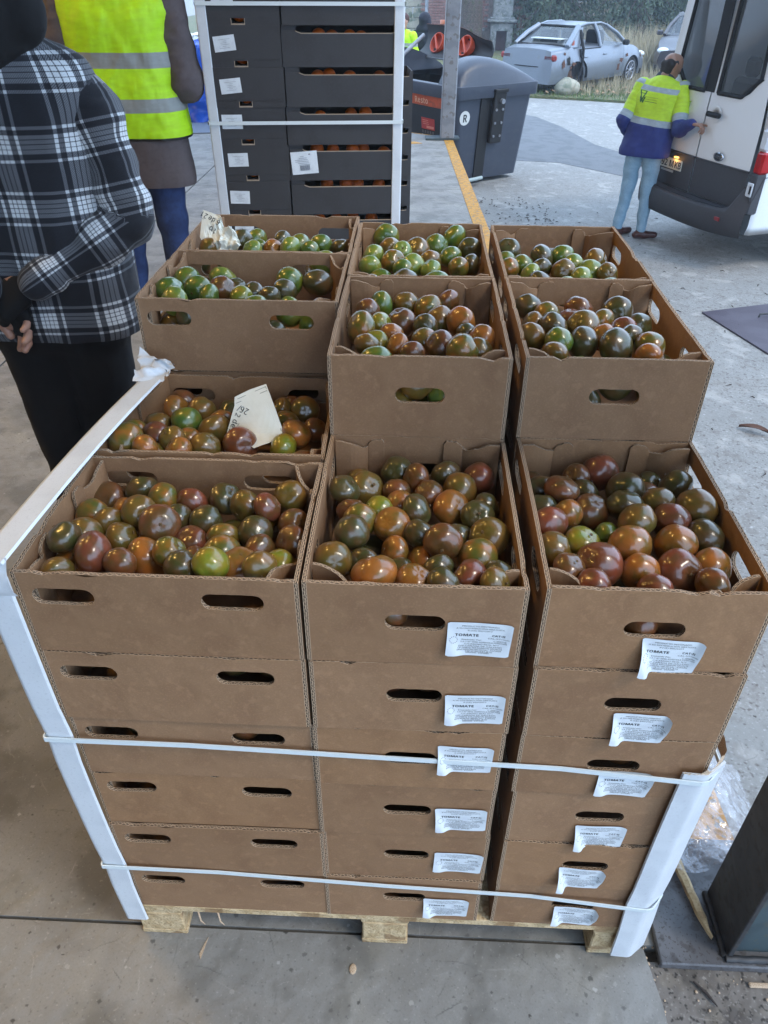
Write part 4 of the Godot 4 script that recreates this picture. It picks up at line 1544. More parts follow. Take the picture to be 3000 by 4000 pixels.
const TOMATOES := {
	"L1": "-81,-30,-32,26,o -157,-6,64,23,d -143,-29,26,25,o -164,-48,-46,25,m -126,-41,-18,23,o -120,-50,-61,22,n -60,-40,-85,24,m -13,-46,-86,24,r 40,-44,-96,26,d -27,-48,-43,22,d -38,-27,2,29,b 22,-45,-36,24,d 80,-38,-67,26,o 119,-22,-45,22,r 147,-37,-98,26,o 163,-38,-24,23,b 106,-42,-6,25,d 57,-47,2,24,m 8,-51,10,24,r -91,-39,24,25,o -110,-19,83,30,r -156,-50,74,22,n -64,-20,104,22,b -43,-46,58,31,n -2,-19,75,22,m 67,-38,50,26,m 120,-40,40,24,b 166,-36,22,24,b 25,-18,109,22,d 69,-6,115,23,y 101,-30,88,27,n 136,-9,113,22,o 155,-40,73,22,y 23,-54,53,22,b -149,-25,119,22,o -105,-48,-117,26,d- -161,-58,-106,27,b- -100,-72,66,26,o- -61,-75,111,27,b- 96,-81,-104,27,m- 63,-82,-37,29,d-",
	"M1": "-117,-29,-63,24,d -83,-48,-95,28,o -103,-44,-23,22,b -87,-31,18,25,m -95,-19,64,24,d -58,-39,-22,22,y -118,-30,116,26,o -76,-46,103,22,d -57,-20,155,30,n 0,-39,-118,23,b 50,-45,-144,24,d 108,-48,-137,25,r -33,-50,-91,22,b 21,-44,-79,22,b 73,-47,-99,28,o -24,-44,-49,22,n 1,-31,-13,25,d 58,-48,-46,28,n 97,-39,-11,25,d 116,-48,-52,22,d -36,-36,21,27,n 5,-32,45,22,d 39,-20,79,27,b -31,-45,73,22,n 112,-38,40,29,o 91,-38,92,28,m 11,-60,79,23,n 33,-35,125,22,d 75,-32,141,25,r -4,-35,156,26,n 38,-20,170,22,d 120,-35,131,22,d 109,-19,170,22,o -25,-49,116,22,d 65,-51,27,22,d -33,-50,-150,26,d- -90,-70,144,26,b- -100,-78,-150,27,o- -35,-80,163,27,b- 36,-80,-4,26,m- -66,-87,23,27,d-",
	"R1": "-115,-52,-112,23,d -87,-29,-79,27,b -45,-48,-97,23,d -6,-47,-163,30,r -51,-43,-140,22,b 21,-38,-96,29,d -122,-44,-47,24,d 80,-63,-152,22,d 112,-42,-121,28,d 66,-56,-109,22,b 64,-33,-53,26,o 116,-26,-31,30,o -119,-33,11,27,r -84,-36,-22,22,n -44,-48,-47,28,b 8,-31,-43,28,d 13,-23,12,28,o 70,-30,-1,27,r 114,-37,29,28,d -120,-35,69,26,o -73,-64,9,22,d -73,-39,49,26,y -30,-48,19,22,g -9,-27,64,29,n 63,-35,54,29,n -61,-31,107,31,r -108,-22,128,22,b -6,-32,119,26,n 52,-35,113,31,r 106,-41,93,27,n 83,-21,154,23,b 2,-27,168,24,r -80,-25,160,22,r 97,-70,-72,28,d- -117,-76,-161,26,b- 86,-86,26,27,o- -4,-90,159,26,b- 3,-91,15,27,m- -23,-92,60,27,d-",
	"L2": "-117,-36,-65,26,n -66,-35,-65,25,o -84,-35,-14,27,g -141,-43,-20,25,o -23,-44,-42,22,n -26,-38,8,29,o -168,-33,31,22,m -123,-31,49,26,r -159,-15,91,31,m -84,-18,75,22,o -65,-40,41,22,n -25,-32,80,26,o -63,-19,113,22,n -114,-42,95,22,m -117,-9,123,22,n 34,-35,61,29,r 87,-35,-73,22,o 105,-35,-28,22,m 135,-35,-71,26,o 131,-30,27,27,n 114,-34,74,25,y 160,-41,-10,22,b 30,-42,0,29,d- 154,-43,116,27,b- 30,-45,-115,26,o- -120,-51,-115,28,b- 27,-55,-57,28,m- -16,-56,-92,26,d- 12,-57,112,26,o- 102,-57,-115,26,b-",
	"M2": "-77,-35,-125,26,g -104,-34,-85,23,b -28,-43,-143,27,o 17,-40,-117,27,m 57,-36,-149,25,b -109,-30,13,30,m -35,-42,-49,27,b 39,-44,-69,27,o 77,-32,-34,27,n -74,-35,-23,22,y -53,-37,19,22,n 9,-42,37,24,m 36,-33,77,26,b 72,-20,126,27,m 113,-30,50,24,n -40,-35,77,22,n -80,-41,53,22,y -93,-28,92,22,o -13,-34,112,22,b 107,-32,94,22,o 10,-33,-11,22,d 89,-37,13,22,d -75,-44,136,30,g- 81,-57,160,26,d- -4,-63,158,29,o- 44,-95,162,26,h- -94,-96,158,28,g- 63,-77,51,28,d- -38,-112,158,31,m- 21,-100,106,30,g-",
	"R2": "-109,-35,-122,27,d -78,-35,-81,24,m -9,-35,-116,27,b 64,-35,-104,28,d -119,-36,27,25,o -74,-30,-12,26,d -16,-35,-25,30,o 25,-39,-61,25,m 58,-38,-13,25,r 94,-41,-45,24,d -32,-40,-74,22,r -76,-28,64,24,g -29,-39,46,29,d 14,-39,17,23,n 57,-30,32,22,d 24,-31,78,31,d 84,-34,71,26,m 71,-32,116,23,n -109,-39,-43,22,o -88,-31,108,22,o -77,-47,164,27,g- 14,-65,144,31,d- -117,-67,77,26,o- -41,-74,92,27,h- 89,-86,126,30,g- -37,-99,164,27,d- 112,-82,57,27,m- -83,-109,125,31,g-",
	"M3": "-86,-27,-164,29,g -112,-35,-30,27,h -73,-37,-101,25,o -44,-29,-60,22,h -9,-37,-94,29,o 38,-37,-125,28,g 82,-27,-163,30,g 118,-32,-87,27,d -62,-36,2,26,m -16,-36,22,25,h 24,-35,-10,23,o 69,-35,-41,26,g -114,-35,38,24,h 86,-34,40,22,m 117,-36,10,22,d 23,-35,53,22,h -39,-33,62,22,g 35,-43,139,30,g- -37,-44,121,31,d- -106,-54,140,30,o- 111,-65,126,29,h- -89,-59,78,28,g- 32,-84,85,31,d- 7,-99,137,30,m-",
	"R3": "-114,-35,-106,28,d -124,-45,-50,22,g -91,-41,-5,24,g -42,-31,-42,27,d 8,-39,-63,29,g 24,-35,-1,23,h -51,-35,29,22,d 81,-35,-26,28,o -5,-35,48,25,o 57,-39,35,26,h -81,-35,68,22,h -124,-37,27,22,m 88,-31,69,22,o 28,-35,87,22,h 80,-45,145,28,g- -64,-41,114,27,d- -58,-60,165,26,o- -9,-52,130,29,h- -96,-83,135,28,g- -112,-76,77,31,d- 64,-80,82,28,m- 112,-99,117,27,g-",
	"L3": "-164,-30,34,28,g -140,-31,84,27,h -115,-39,-1,28,g -59,-31,10,25,b -10,-32,54,22,y 5,-38,14,22,d 44,-34,42,22,d 69,-36,4,24,d -40,-43,-30,22,d -77,-29,53,22,g 24,-44,97,30,g- -102,-49,115,26,d- -31,-51,97,27,o- 84,-61,51,28,h- 132,-72,91,27,g- 148,-66,38,27,d- -93,-73,63,28,m- 69,-40,-70,28,g- 58,-86,113,27,d- -156,-43,-67,30,g- 130,-44,-75,31,d- -150,-90,80,29,o- -84,-48,-96,28,h-",
	"L4": "-157,-35,18,22,o -87,-31,-30,26,d -57,-39,-69,25,g 11,-35,-40,25,d 57,-36,-24,24,g 111,-35,-9,26,g 158,-35,0,22,d 42,-30,33,26,h -2,-36,19,22,n -40,-42,-1,22,g -47,-31,45,22,h 89,-34,34,22,g -87,-40,115,26,g- -162,-44,113,27,d- -18,-46,103,28,o- 132,-48,98,31,h- -91,-57,68,26,g- 82,-70,112,27,d-",
}

# ---------------------------------------------------------------- dark crates of oranges
func dark_crate(l: float, w: float, h: float, kind: int, sd: int) -> Node3D:
	# kind 0: short side in front with a small foot slot; kind 1: long side with a dipped rim. Front is +z.
	var o := Node3D.new()
	o.name = numbered("orange_crate")
	add_child(o, true)
	var g := Geo.new()
	var th := 0.006
	var hx := l * 0.5
	var hz := w * 0.5
	var rim := Geo.new()
	if kind == 1:
		# dipped front: full height at the ends only
		var p := PackedVector2Array([Vector2(-hx, 0.004), Vector2(hx, 0.004), Vector2(hx, h), Vector2(hx - 0.022, h), Vector2(hx - 0.027, h - 0.03), Vector2(hx - 0.045, h - 0.033), Vector2(-hx + 0.1, h - 0.033), Vector2(-hx + 0.078, h - 0.026), Vector2(-hx + 0.072, h - 0.022), Vector2(-hx, h - 0.022)])
		g.prism(p, hz - th, hz)
		for k in range(4, 8):
			var a := p[k]
			var b := p[k + 1]
			rim.quad(Vector3(a.x, a.y + 0.0006, hz + 0.0008), Vector3(a.x, a.y + 0.0006, hz - th - 0.0005), Vector3(b.x, b.y + 0.0006, hz - th - 0.0005), Vector3(b.x, b.y + 0.0006, hz + 0.0008))
			rim.quad(Vector3(b.x, b.y - 0.003, hz + 0.0006), Vector3(a.x, a.y - 0.003, hz + 0.0006), Vector3(a.x, a.y + 0.0006, hz + 0.0006), Vector3(b.x, b.y + 0.0006, hz + 0.0006))
		g.box(Vector3(-hx + 0.038, h - 0.013, hz - 0.012), Vector3(0.074, 0.024, 0.004))
		# the bottom lip of this crate bows over the opening of the one below
		g.box(Vector3(0, 0.002, hz - 0.003), Vector3(l, 0.004, 0.006))
	else:
		var x0 := -0.045
		g.box(Vector3(0, h * 0.5 + 0.0145, hz - th * 0.5), Vector3(l, h - 0.029, th))
		g.box(Vector3((-hx + x0) * 0.5, 0.0145, hz - th * 0.5), Vector3(hx + x0, 0.029, th))
		g.box(Vector3((hx + x0 + 0.07) * 0.5, 0.0145, hz - th * 0.5), Vector3(hx - x0 - 0.07, 0.029, th))
		g.box(Vector3(0, 0.033, hz + 0.0005), Vector3(l - 0.01, 0.0015, 0.0025))
		rim.box(Vector3(x0 + 0.035, 0.004, hz - 0.002), Vector3(0.07, 0.006, 0.008))
		rim.box(Vector3(x0 + 0.0015, 0.017, hz - 0.002), Vector3(0.003, 0.024, 0.007))
		rim.box(Vector3(x0 + 0.0685, 0.017, hz - 0.002), Vector3(0.003, 0.024, 0.007))
	part("front_panel", g.mesh(M.dark_board), o)
	part("cut_edge", rim.mesh(M.cut_board), o)
	g = Geo.new()
	g.box(Vector3(0, h * 0.5, -hz + th * 0.5), Vector3(l, h - 0.004, th))
	part("back_panel", g.mesh(M.dark_board), o)
	for s in [-1.0, 1.0]:
		g = Geo.new()
		g.box(Vector3(s * (hx - th * 0.5), h * 0.5, 0), Vector3(th, h - 0.004, w - 2.0 * th - 0.001))
		part("end_panel", g.mesh(M.dark_board), o)
	g = Geo.new()
	g.box(Vector3(0, 0.005, 0), Vector3(l - 2.0 * th, 0.006, w - 2.0 * th))
	part("base", g.mesh(M.dark_board), o)
	return o

func dark_stack() -> void:
	M.dark_board = textured(tex(256, Color(0.205, 0.205, 0.215), [[400, 0.01, 4, 0.45, 0.75, Color(0.185, 0.183, 0.19), 0.8], [401, 0.15, 2, 0.6, 0.85, Color(0.24, 0.24, 0.25), 0.4]]), 0.62, 0.6)
	M.cut_board = mat(Color(0.62, 0.56, 0.49), 0.9)
	M.orange = mat(Color(0.86, 0.4, 0.08), 0.42)
	bump(M.orange, 402, 0.12, 2, 0.12, 128)
	tri(M.orange, 0.12, false)
	# frame of the stack: front edge from left to right
	var a := Vector3(-0.562, 0, -3.64)
	var b := Vector3(0.446, 0, -3.762)
	var dir := (b - a).normalized()
	var turn := -atan2(dir.z, dir.x)
	var back := Vector3(dir.z, 0, -dir.x)
	var p := thing("dark_stack_pallet", "pine pallet under the tall stack of dark orange crates", "pallet", a + dir * 0.505 + back * 0.5, turn)
	var g := Geo.new()
	for x in [-0.44, 0.0, 0.44]:
		g = Geo.new()
		g.box(Vector3(x, 0.06, 0), Vector3(0.1, 0.12, 1.0))
		part("bearer", g.mesh(M.pine), p)
	for k in 6:
		g = Geo.new()
		g.box(Vector3(0, 0.146, -0.44 + k * 0.176), Vector3(1.0, 0.05, 0.12))
		part("deck_board", g.mesh(M.pine), p)
	var h := 0.1825
	var base := 0.19
	var names := ["lowest", "second from the bottom", "third from the bottom", "fourth from the bottom", "fifth from the bottom", "sixth from the bottom", "seventh from the bottom", "eighth from the bottom", "top"]
	var narrow := dark_crate(0.398, 0.58, h, 0, 1)
	var wide := dark_crate(0.602, 0.396, h, 1, 2)
	var orng := tex_orange()
	for k in 9:
		for col in 2:
			var o: Node3D
			if k == 0:
				o = narrow if col == 0 else wide
			else:
				o = copy_of(narrow if col == 0 else wide, "orange_crate")
				for ch in o.get_children():
					if String(ch.name).begins_with("label"):
						o.remove_child(ch)
						ch.free()
			var jitter := 0.004 * sin(k * 2.7 + col)
			var front := 0.29 if col == 0 else 0.198
			o.position = a + dir * ((0.2 if col == 0 else 0.706) + jitter) + back * (front + 0.004 * cos(k * 1.9 + col)) + Vector3(0, base + k * h, 0)
			o.rotation.y = turn
			tag(o, "dark cardboard crate, %s, in the %s stack of oranges" % [names[k], "narrow label-side" if col == 0 else "wide dipped-rim"], "crate", "dark crates of oranges stacked on a pallet")
			if col == 0 and k < 8:
				paper_label(o, -0.082 + 0.004 * sin(k * 3.0), [0.1, 0.09, 0.1, 0.11, 0.115, 0.1, 0.105, 0.115][k], 0.108, 0.068, deg_to_rad([2.0, -1.0, -2.0, 1.0, 0.0, 5.0, 6.0, 0.0][k]), false)
			if col == 1 and k == 3:
				paper_label(o, -0.222, 0.092, 0.145, 0.115, deg_to_rad(4.0), true)
			# oranges behind the dipped rim
			if col == 1:
				rng.seed = 900 + k
				var picks: Array = [[], [0.1, 0.3, 0.5, 0.72], [0.2, 0.42, 0.55, 0.8], [0.1, 0.28, 0.5, 0.62, 0.85], [0.16, 0.5, 0.66], [0.14, 0.26, 0.48, 0.8], [0.18, 0.32, 0.5, 0.62], [0.1, 0.4, 0.66, 0.92], [0.3, 0.7]][k]
				for q in picks.size():
					var r := rng.randf_range(0.036, 0.04)
					var off: Vector3 = dir * (0.1 + 0.5 * float(picks[q]) - 0.301) * 1.0 + back * (-0.11 + rng.randf() * 0.09)
					var f := single("orange", orng, "orange, %s from left, in the %s dark dipped-rim crate" % [["first", "second", "third", "fourth", "fifth"][q], names[k]], "orange", o.position + off + Vector3(0, h - 0.064 + rng.randf() * 0.02, 0), "oranges in the dark crates")
					f.scale = Vector3.ONE * r
					f.rotation = Vector3(rng.randf() * 6.0, rng.randf() * 6.0, 0)
			elif k > 0:
				var f := single("orange", orng, "orange glimpsed in the foot slot of the %s narrow dark crate" % names[k], "orange", o.position + dir * -0.005 + back * -0.235 + Vector3(0, 0.047, 0), "oranges in the dark crates")
				f.scale = Vector3.ONE * 0.038
	# second stack standing behind
	for k in 6:
		var o := copy_of(wide, "orange_crate")
		for ch in o.get_children():
			if String(ch.name).begins_with("label"):
				o.remove_child(ch)
				ch.free()
		o.position = Vector3(0.172, 0.02 + k * h, -5.55)
		o.rotation.y = turn
		tag(o, "dark crate in the shorter stack hidden behind the tall one, layer %s" % ["one", "two", "three", "four", "five", "six"][k], "crate", "dark crates in the stack behind")
	# white edge guards
	for s in 2:
		g = Geo.new()
		var corner := a - dir * 0.004 - back * 0.006 if s == 0 else b + dir * 0.004 - back * 0.006
		var path := []
		var xd := []
		var zd := []
		for k in 12:
			path.append(corner + Vector3(0, 0.15 + k * 0.152, 0) + dir * (-0.012 if s == 0 else 0.012) * (k / 11.0))
			xd.append(dir if s == 0 else back)
			zd.append(back if s == 0 else -dir)
		single("edge_guard", ell(path, xd, zd, 0.05, 0.05, 0.004).mesh(M.white_board), ["tall white edge guard on the side of the orange stack beside the vested person", "tall white edge guard on the side of the orange stack beside the bin"][s], "edge guard")
	for k in 2:
		g = Geo.new()
		var y: float = [1.03, 1.558][k]
		for e in [[a - back * 0.014 - dir * 0.01, b - back * 0.014 + dir * 0.01], [b + dir * 0.014 - back * 0.01, b + dir * 0.014 + back * 0.8], [a - dir * 0.014 + back * 0.8, a - dir * 0.014 - back * 0.01]]:
			var p0: Vector3 = e[0] + Vector3(0, y, 0)
			var p1: Vector3 = e[1] + Vector3(0, y, 0)
			var out := (p1 - p0).cross(Vector3.UP).normalized() * 0.001
			var hw := Vector3(0, 0.0085, 0)
			g.quad(p0 - hw + out, p1 - hw + out, p1 + hw + out, p0 + hw + out)
			g.quad(p1 - hw - out, p0 - hw - out, p0 + hw - out, p1 + hw - out)
			g.quad(p0 + hw + out, p1 + hw + out, p1 + hw - out, p0 + hw - out)
		single("strap", g.mesh(M.strap), ["lower white strap round the dark orange crates", "upper white strap round the dark orange crates"][k], "strap")

func tex_orange() -> ArrayMesh:
	var g := Geo.new()
	g.ball(Vector3.ZERO, Vector3(1, 0.95, 1), 22, 14)
	return g.mesh(M.orange)

func paper_label(o: Node3D, x: float, y: float, w: float, h: float, tilt: float, barcode: bool) -> void:
	var z := 0.2905 if not barcode else 0.1985
	var pts := []
	for a in 7:
		var row := []
		for b in 5:
			var p := Vector2((a / 6.0 - 0.5) * w, (b / 4.0 - 0.5) * h).rotated(tilt)
			row.append(Vector3(x + p.x, y + p.y, z + 0.0015 + 0.0012 * sin(a * 1.3 + b)))
		pts.append(row)
	var g := Geo.new()
	g.grid(pts)
	var l := part("label", g.mesh(M.paper), o)
	var ink := Geo.new()
	var t := Transform3D(Basis(Vector3.BACK, tilt), Vector3(x, y, z + 0.0035))
	if barcode:
		rng.seed = 77
		var bx := -0.026
		while bx < 0.026:
			var bw := rng.randf_range(0.0008, 0.0026)
			ink.box(Vector3(bx, -0.026, 0), Vector3(bw, 0.026, 0.0002), t)
			bx += bw + rng.randf_range(0.0008, 0.002)
		for k in 5:
			ink.box(Vector3(-0.012 + 0.006 * sin(k * 2.0), 0.033 - k * 0.0085, 0), Vector3([0.02, 0.045, 0.07, 0.075, 0.06][k], 0.0016, 0.0002), t)
		ink.box(Vector3(0.03, 0.042, 0), Vector3(0.01, 0.005, 0.0002), t)
		ink.box(Vector3(0, -0.009, 0), Vector3(0.06, 0.0018, 0.0002), t)
	else:
		for k in 6:
			ink.box(Vector3(0.004 * sin(k * 2.4), 0.018 - k * 0.0075, 0), Vector3([0.06, 0.018, 0.03, 0.045, 0.02, 0.05][k], 0.0009, 0.0002), t)
	part("print", ink.mesh(M.faint_ink), l)

# ---------------------------------------------------------------- refuse container
func bin_container() -> void:
	M.bin = textured(tex(256, Color(0.225, 0.25, 0.3), [[410, 0.012, 4, 0.45, 0.75, Color(0.25, 0.275, 0.325), 0.7], [411, 0.05, 3, 0.62, 0.8, Color(0.3, 0.31, 0.33), 0.35]]), 0.42, 1.4)
	M.bin_dark = textured(tex(128, Color(0.085, 0.085, 0.09), [[412, 0.03, 3, 0.5, 0.8, Color(0.11, 0.11, 0.115), 0.7]]), 0.6, 0.8)
	M.orange_plastic = mat(Color(0.76, 0.27, 0.11), 0.5)
	M.orange_band = textured(tex(128, Color(0.78, 0.33, 0.13), [[413, 0.03, 4, 0.6, 0.7, Color(0.55, 0.27, 0.14), 0.8]]), 0.6, 0.7)
	var o := thing("refuse_container", "big dark grey refuse container with its orange-ringed lid open", "refuse container", Vector3(0.853, GROUND, -11.408))
	o.basis = Basis(Vector3(0.592, 0, 0.807).normalized(), Vector3.UP, Vector3(-0.807, 0, 0.592).normalized())
	var hl := 1.22
	var hw := 0.7
	var rim := 1.2
	# tapered body as rounded-rectangle rings, open on top
	var ring := func(y: float, lx: float, lz: float, r: float) -> Array:
		var q := []
		for c in 4:
			var sx: float = [1, -1, -1, 1][c]
			var sz: float = [1, 1, -1, -1][c]
			for k in 5:
				var an := PI * 0.5 * c + PI * 0.5 * k / 4.0
				q.append(Vector3(sx * (lx - r) + cos(an) * r, y, sz * (lz - r) + sin(an) * r))
		q.append(q[0])
		return q
	var rings := []
	for y in [0.06, 0.1, 0.4, 0.8, 1.1, 1.1]:
		var t: float = y / 1.2
		rings.append(ring.call(y, lerpf(1.115, hl - 0.02, t), lerpf(0.56, hw - 0.02, t), 0.09))
	var g := Geo.new()
	g.grid(rings, false, 1.0, 1.0, true)
	var inner := []
	for y in [1.1, 0.7, 0.2, 0.12]:
		var t: float = y / 1.2
		inner.append(ring.call(y, lerpf(1.095, hl - 0.06, t), lerpf(0.54, hw - 0.06, t), 0.08))
	part("body", g.mesh(M.bin), o)
	g = Geo.new()
	g.grid(inner, false, 1.0, 1.0, true)
	g.box(Vector3(0, 0.1, 0), Vector3(2.1, 0.02, 1.08))
	part("inside", g.mesh(M.bin_dark), o)
	# rim flange
	g = Geo.new()
	var fl := []
	for q in [[1.06, 0.0, 0.0], [1.06, 0.035, 0.035], [1.2, 0.04, 0.04], [1.21, 0.03, 0.03], [1.21, -0.05, -0.05], [1.1, -0.05, -0.05]]:
		fl.append(ring.call(q[0], hl + q[1] - 0.01, hw + q[2] - 0.01, 0.1))
	g.grid(fl, false, 1.0, 1.0, true)
	part("rim", g.mesh(M.bin), o)
	# domed cheeks at both ends
	for s in [1.0, -1.0]:
		var prof := []
		for k in 17:
			var t := k / 16.0
			var z := lerpf(hw + 0.02, -hw - 0.02, t)
			var y := 1.2 + 0.32 * pow(sin(PI * clampf(pow(t, 0.72), 0.0, 1.0)), 0.75) * (1.0 - 0.12 * t)
			prof.append(Vector2(z, y))
		var rows := []
		for a in 9:
			var q := a / 8.0
			var row := []
			for k in 17:
				# swells from the inner edge to full height, then rounds down at the end
				var sw := sqrt(maxf(0.0, 1.0 - pow(maxf(0.0, (q - 0.35) / 0.65), 2.4)))
				row.append(Vector3(s * lerpf(hl - 0.36, hl + 0.025, q), 1.2 + (prof[k].y - 1.2) * sw, prof[k].x * (1.0 - 0.03 * q)))
			rows.append(row)
		g = Geo.new()
		g.grid(rows, s > 0)
		# inner face of the cheek
		for k in 16:
			var a0: Vector3 = rows[0][k]
			var a1: Vector3 = rows[0][k + 1]
			g.quad(a0, Vector3(a0.x, 1.19, a0.z), Vector3(a1.x, 1.19, a1.z), a1)
		part("domed_cheek", g.mesh(M.bin), o)
	# front label side
	g = Geo.new()
	var front := Transform3D(Basis(Vector3.RIGHT, 0.098), Vector3(0, 0, 0))
	var fz := func(y: float) -> float: return lerpf(0.56, hw - 0.02, y / 1.2) + 0.004
	var plate := func(geo: Geo, x0: float, x1: float, y0: float, y1: float, off: float) -> void:
		geo.quad(Vector3(x0, y0, fz.call(y0) + off), Vector3(x1, y0, fz.call(y0) + off), Vector3(x1, y1, fz.call(y1) + off), Vector3(x0, y1, fz.call(y1) + off))
	plate.call(g, -1.09, 1.09, 0.1, 0.925, 0.0)
	part("front_cover", g.mesh(M.bin_dark), o)
	g = Geo.new()
	plate.call(g, -1.11, 1.11, 0.925, 1.055, 0.003)
	var band := part("orange_band", g.mesh(M.orange_band), o)
	var tg := letters("Resto", 0.075, 1.15, "Droid Sans", true)
	var lt := part("lettering", tg.moved(Transform3D(Basis(Vector3.RIGHT, 0.1), Vector3(0.44, 0.985, fz.call(0.985) + 0.007))).mesh(mat(Color(0.88, 0.68, 0.55), 0.7)), band)
	g = Geo.new()
	plate.call(g, 0.42, 0.72, 0.64, 0.78, 0.004)
	var red := part("red_sticker", g.mesh(mat(Color(0.7, 0.2, 0.15), 0.5)), o)
	g = Geo.new()
	for k in 3:
		g.box(Vector3(0.51 + 0.01 * k, 0.75 - k * 0.022, fz.call(0.72) + 0.009), Vector3(0.13, 0.007, 0.002))
	g.box(Vector3(0.62, 0.67, fz.call(0.67) + 0.007), Vector3(0.16, 0.03, 0.002))
	part("print", g.mesh(mat(Color(0.85, 0.5, 0.42), 0.6)), red)
	g = Geo.new()
	for k in 5:
		plate.call(g, 0.43 + k * 0.058, 0.465 + k * 0.058, 0.59, 0.625, 0.004)
	part("pictograms", g.mesh(mat(Color(0.35, 0.33, 0.32), 0.6)), o)
	g = Geo.new()
	plate.call(g, 0.42, 0.72, 0.42, 0.57, 0.004)
	var wh := part("white_sticker", g.mesh(mat(Color(0.74, 0.74, 0.72), 0.6)), o)
	g = Geo.new()
	for k in 4:
		g.box(Vector3(0.55 + 0.02 * sin(k * 2.0), 0.545 - k * 0.03, fz.call(0.5) + 0.009), Vector3(0.16, 0.01, 0.002))
	part("print", g.mesh(mat(Color(0.5, 0.5, 0.5), 0.6)), wh)
	# lifting bracket on the near end, with bolts
	g = Geo.new()
	var ex := func(y: float) -> float: return lerpf(1.115, hl - 0.02, y / 1.2)
	var tilt := Transform3D(Basis(Vector3.BACK, -0.072), Vector3(1.19, 0.82, -0.02))
	g.box(Vector3(0.03, 0, 0), Vector3(0.06, 0.62, 0.2), tilt, 0.008)
	g.box(Vector3(0.03, 0.32, 0), Vector3(0.1, 0.04, 0.22), tilt, 0.006)
	part("lifting_bracket", g.mesh(M.bin_dark), o)
	g = Geo.new()
	g.box(Vector3(-0.006, -0.25, 0.19), Vector3(0.012, 1.1, 0.17), tilt)
	part("end_channel", g.mesh(M.bin_dark), o)
	for k in 7:
		g = Geo.new()
		var yy: float = [0.2, 0.1, 0.1, -0.06, -0.06, -0.22, -0.22][k]
		var zz: float = [-0.02, 0.055, -0.055, 0.055, -0.055, 0.055, -0.055][k]
		var r := 0.03 if k == 0 else 0.016
		g.tube([tilt * Vector3(0.055, yy, zz), tilt * Vector3(0.055 + (0.05 if k == 0 else 0.02), yy, zz)], r, 10)
		part("bolt", g.mesh(M.galv), o)
	# round R sticker near the front corner of the end
	g = Geo.new()
	var disc := PackedVector2Array()
	for k in 28:
		disc.append(Vector2(cos(TAU * k / 28.0), sin(TAU * k / 28.0)) * 0.085)
	var st := Transform3D(Basis(Vector3.UP, PI / 2 - 0.0) * Basis(Vector3.RIGHT, 0.072), Vector3(ex.call(0.84) + 0.003, 0.84, 0.5))
	g.prism(disc, 0.0, 0.004, st)
	var rs := part("round_sticker", g.mesh(mat(Color(0.82, 0.83, 0.82), 0.5)), o)
	part("lettering", letters("R", 0.095, 1.0, "Droid Sans", true).moved(st * Transform3D(Basis(), Vector3(0, -0.004, 0.0055))).mesh(M.ink), rs)
	# open lid, tilted up from the back
	var hinge := Vector3(0, 1.36, -0.36)
	var lt_t := Transform3D(Basis(Vector3.RIGHT, -0.42), hinge)
	rings = []
	var under := []
	for a in 13:
		var row := []
		var row2 := []
		for b in 9:
			var x := lerpf(-1.15, 0.42, a / 12.0)
			var y := lerpf(0.0, 0.44 - 0.14 * smoothstep(0.45, 1.0, a / 12.0), b / 8.0)
			var z := -0.14 * sin(PI * b / 8.0 * 0.9)
			row.append(lt_t * Vector3(x, y, z - 0.012))
			row2.append(lt_t * Vector3(x, y, z + 0.012))
		rings.append(row)
		under.append(row2)
	g = Geo.new()
	g.grid(rings, true)
	g.grid(under)
	for b in 8:
		g.quad(rings[0][b], rings[0][b + 1], under[0][b + 1], under[0][b])
		g.quad(rings[12][b + 1], rings[12][b], under[12][b], under[12][b + 1])
	for a in 12:
		g.quad(rings[a][8], rings[a + 1][8], under[a + 1][8], under[a][8])
	var lid := part("lid", g.mesh(M.bin_dark), o)
	g = Geo.new()
	for a in 12:
		g.quad(rings[a][8] + Vector3(0, 0.004, 0), under[a][8] + Vector3(0, 0.004, 0), under[a + 1][8] + Vector3(0, 0.004, 0), rings[a + 1][8] + Vector3(0, 0.004, 0))
		g.quad(under[a][8] + Vector3(0, 0.004, 0.003), under[a][7] + Vector3(0, 0.05, 0.004), under[a + 1][7] + Vector3(0, 0.05, 0.004), under[a + 1][8] + Vector3(0, 0.004, 0.003))
	part("orange_lid_edge", g.mesh(mat(Color(0.72, 0.5, 0.45), 0.5)), lid)
	for k in 2:
		var cx: float = [-0.78, -0.12][k]
		var tt := lt_t * Transform3D(Basis(Vector3.RIGHT, PI / 2), Vector3(cx, 0.21, -0.125))
		g = Geo.new()
		g.lathe([Vector2(0.135, 0.0), Vector2(0.14, 0.09), Vector2(0.12, 0.095), Vector2(0.115, 0.02), Vector2(0.001, 0.015)], 28, tt)
		g.box(Vector3(0, 0.095, 0), Vector3(0.03, 0.012, 0.24), tt * Transform3D(Basis(Vector3.UP, 0.7), Vector3.ZERO))
		part("orange_hatch", g.mesh(M.orange_plastic), lid)
	g = Geo.new()
	g.lathe([Vector2(0.1, 0.0), Vector2(0.1, 0.05), Vector2(0.08, 0.055), Vector2(0.075, 0.0)], 20, lt_t * Transform3D(Basis(Vector3.RIGHT, 0.35), Vector3(-0.7, 0.46, -0.05)))
	part("orange_knob", g.mesh(mat(Color(0.8, 0.48, 0.33), 0.5)), lid)
	g = Geo.new()
	g.tube([Vector3(-1.15, 1.35, -0.36), Vector3(0.86, 1.35, -0.36)], 0.014, 8)
	part("hinge_bar", g.mesh(M.galv), o)
	g = Geo.new()
	g.tube([Vector3(-0.6, 1.18, 0.62), Vector3(-1.0, 1.62, -0.4)], 0.028, 10)
	part("lid_strut", g.mesh(M.galv), o)
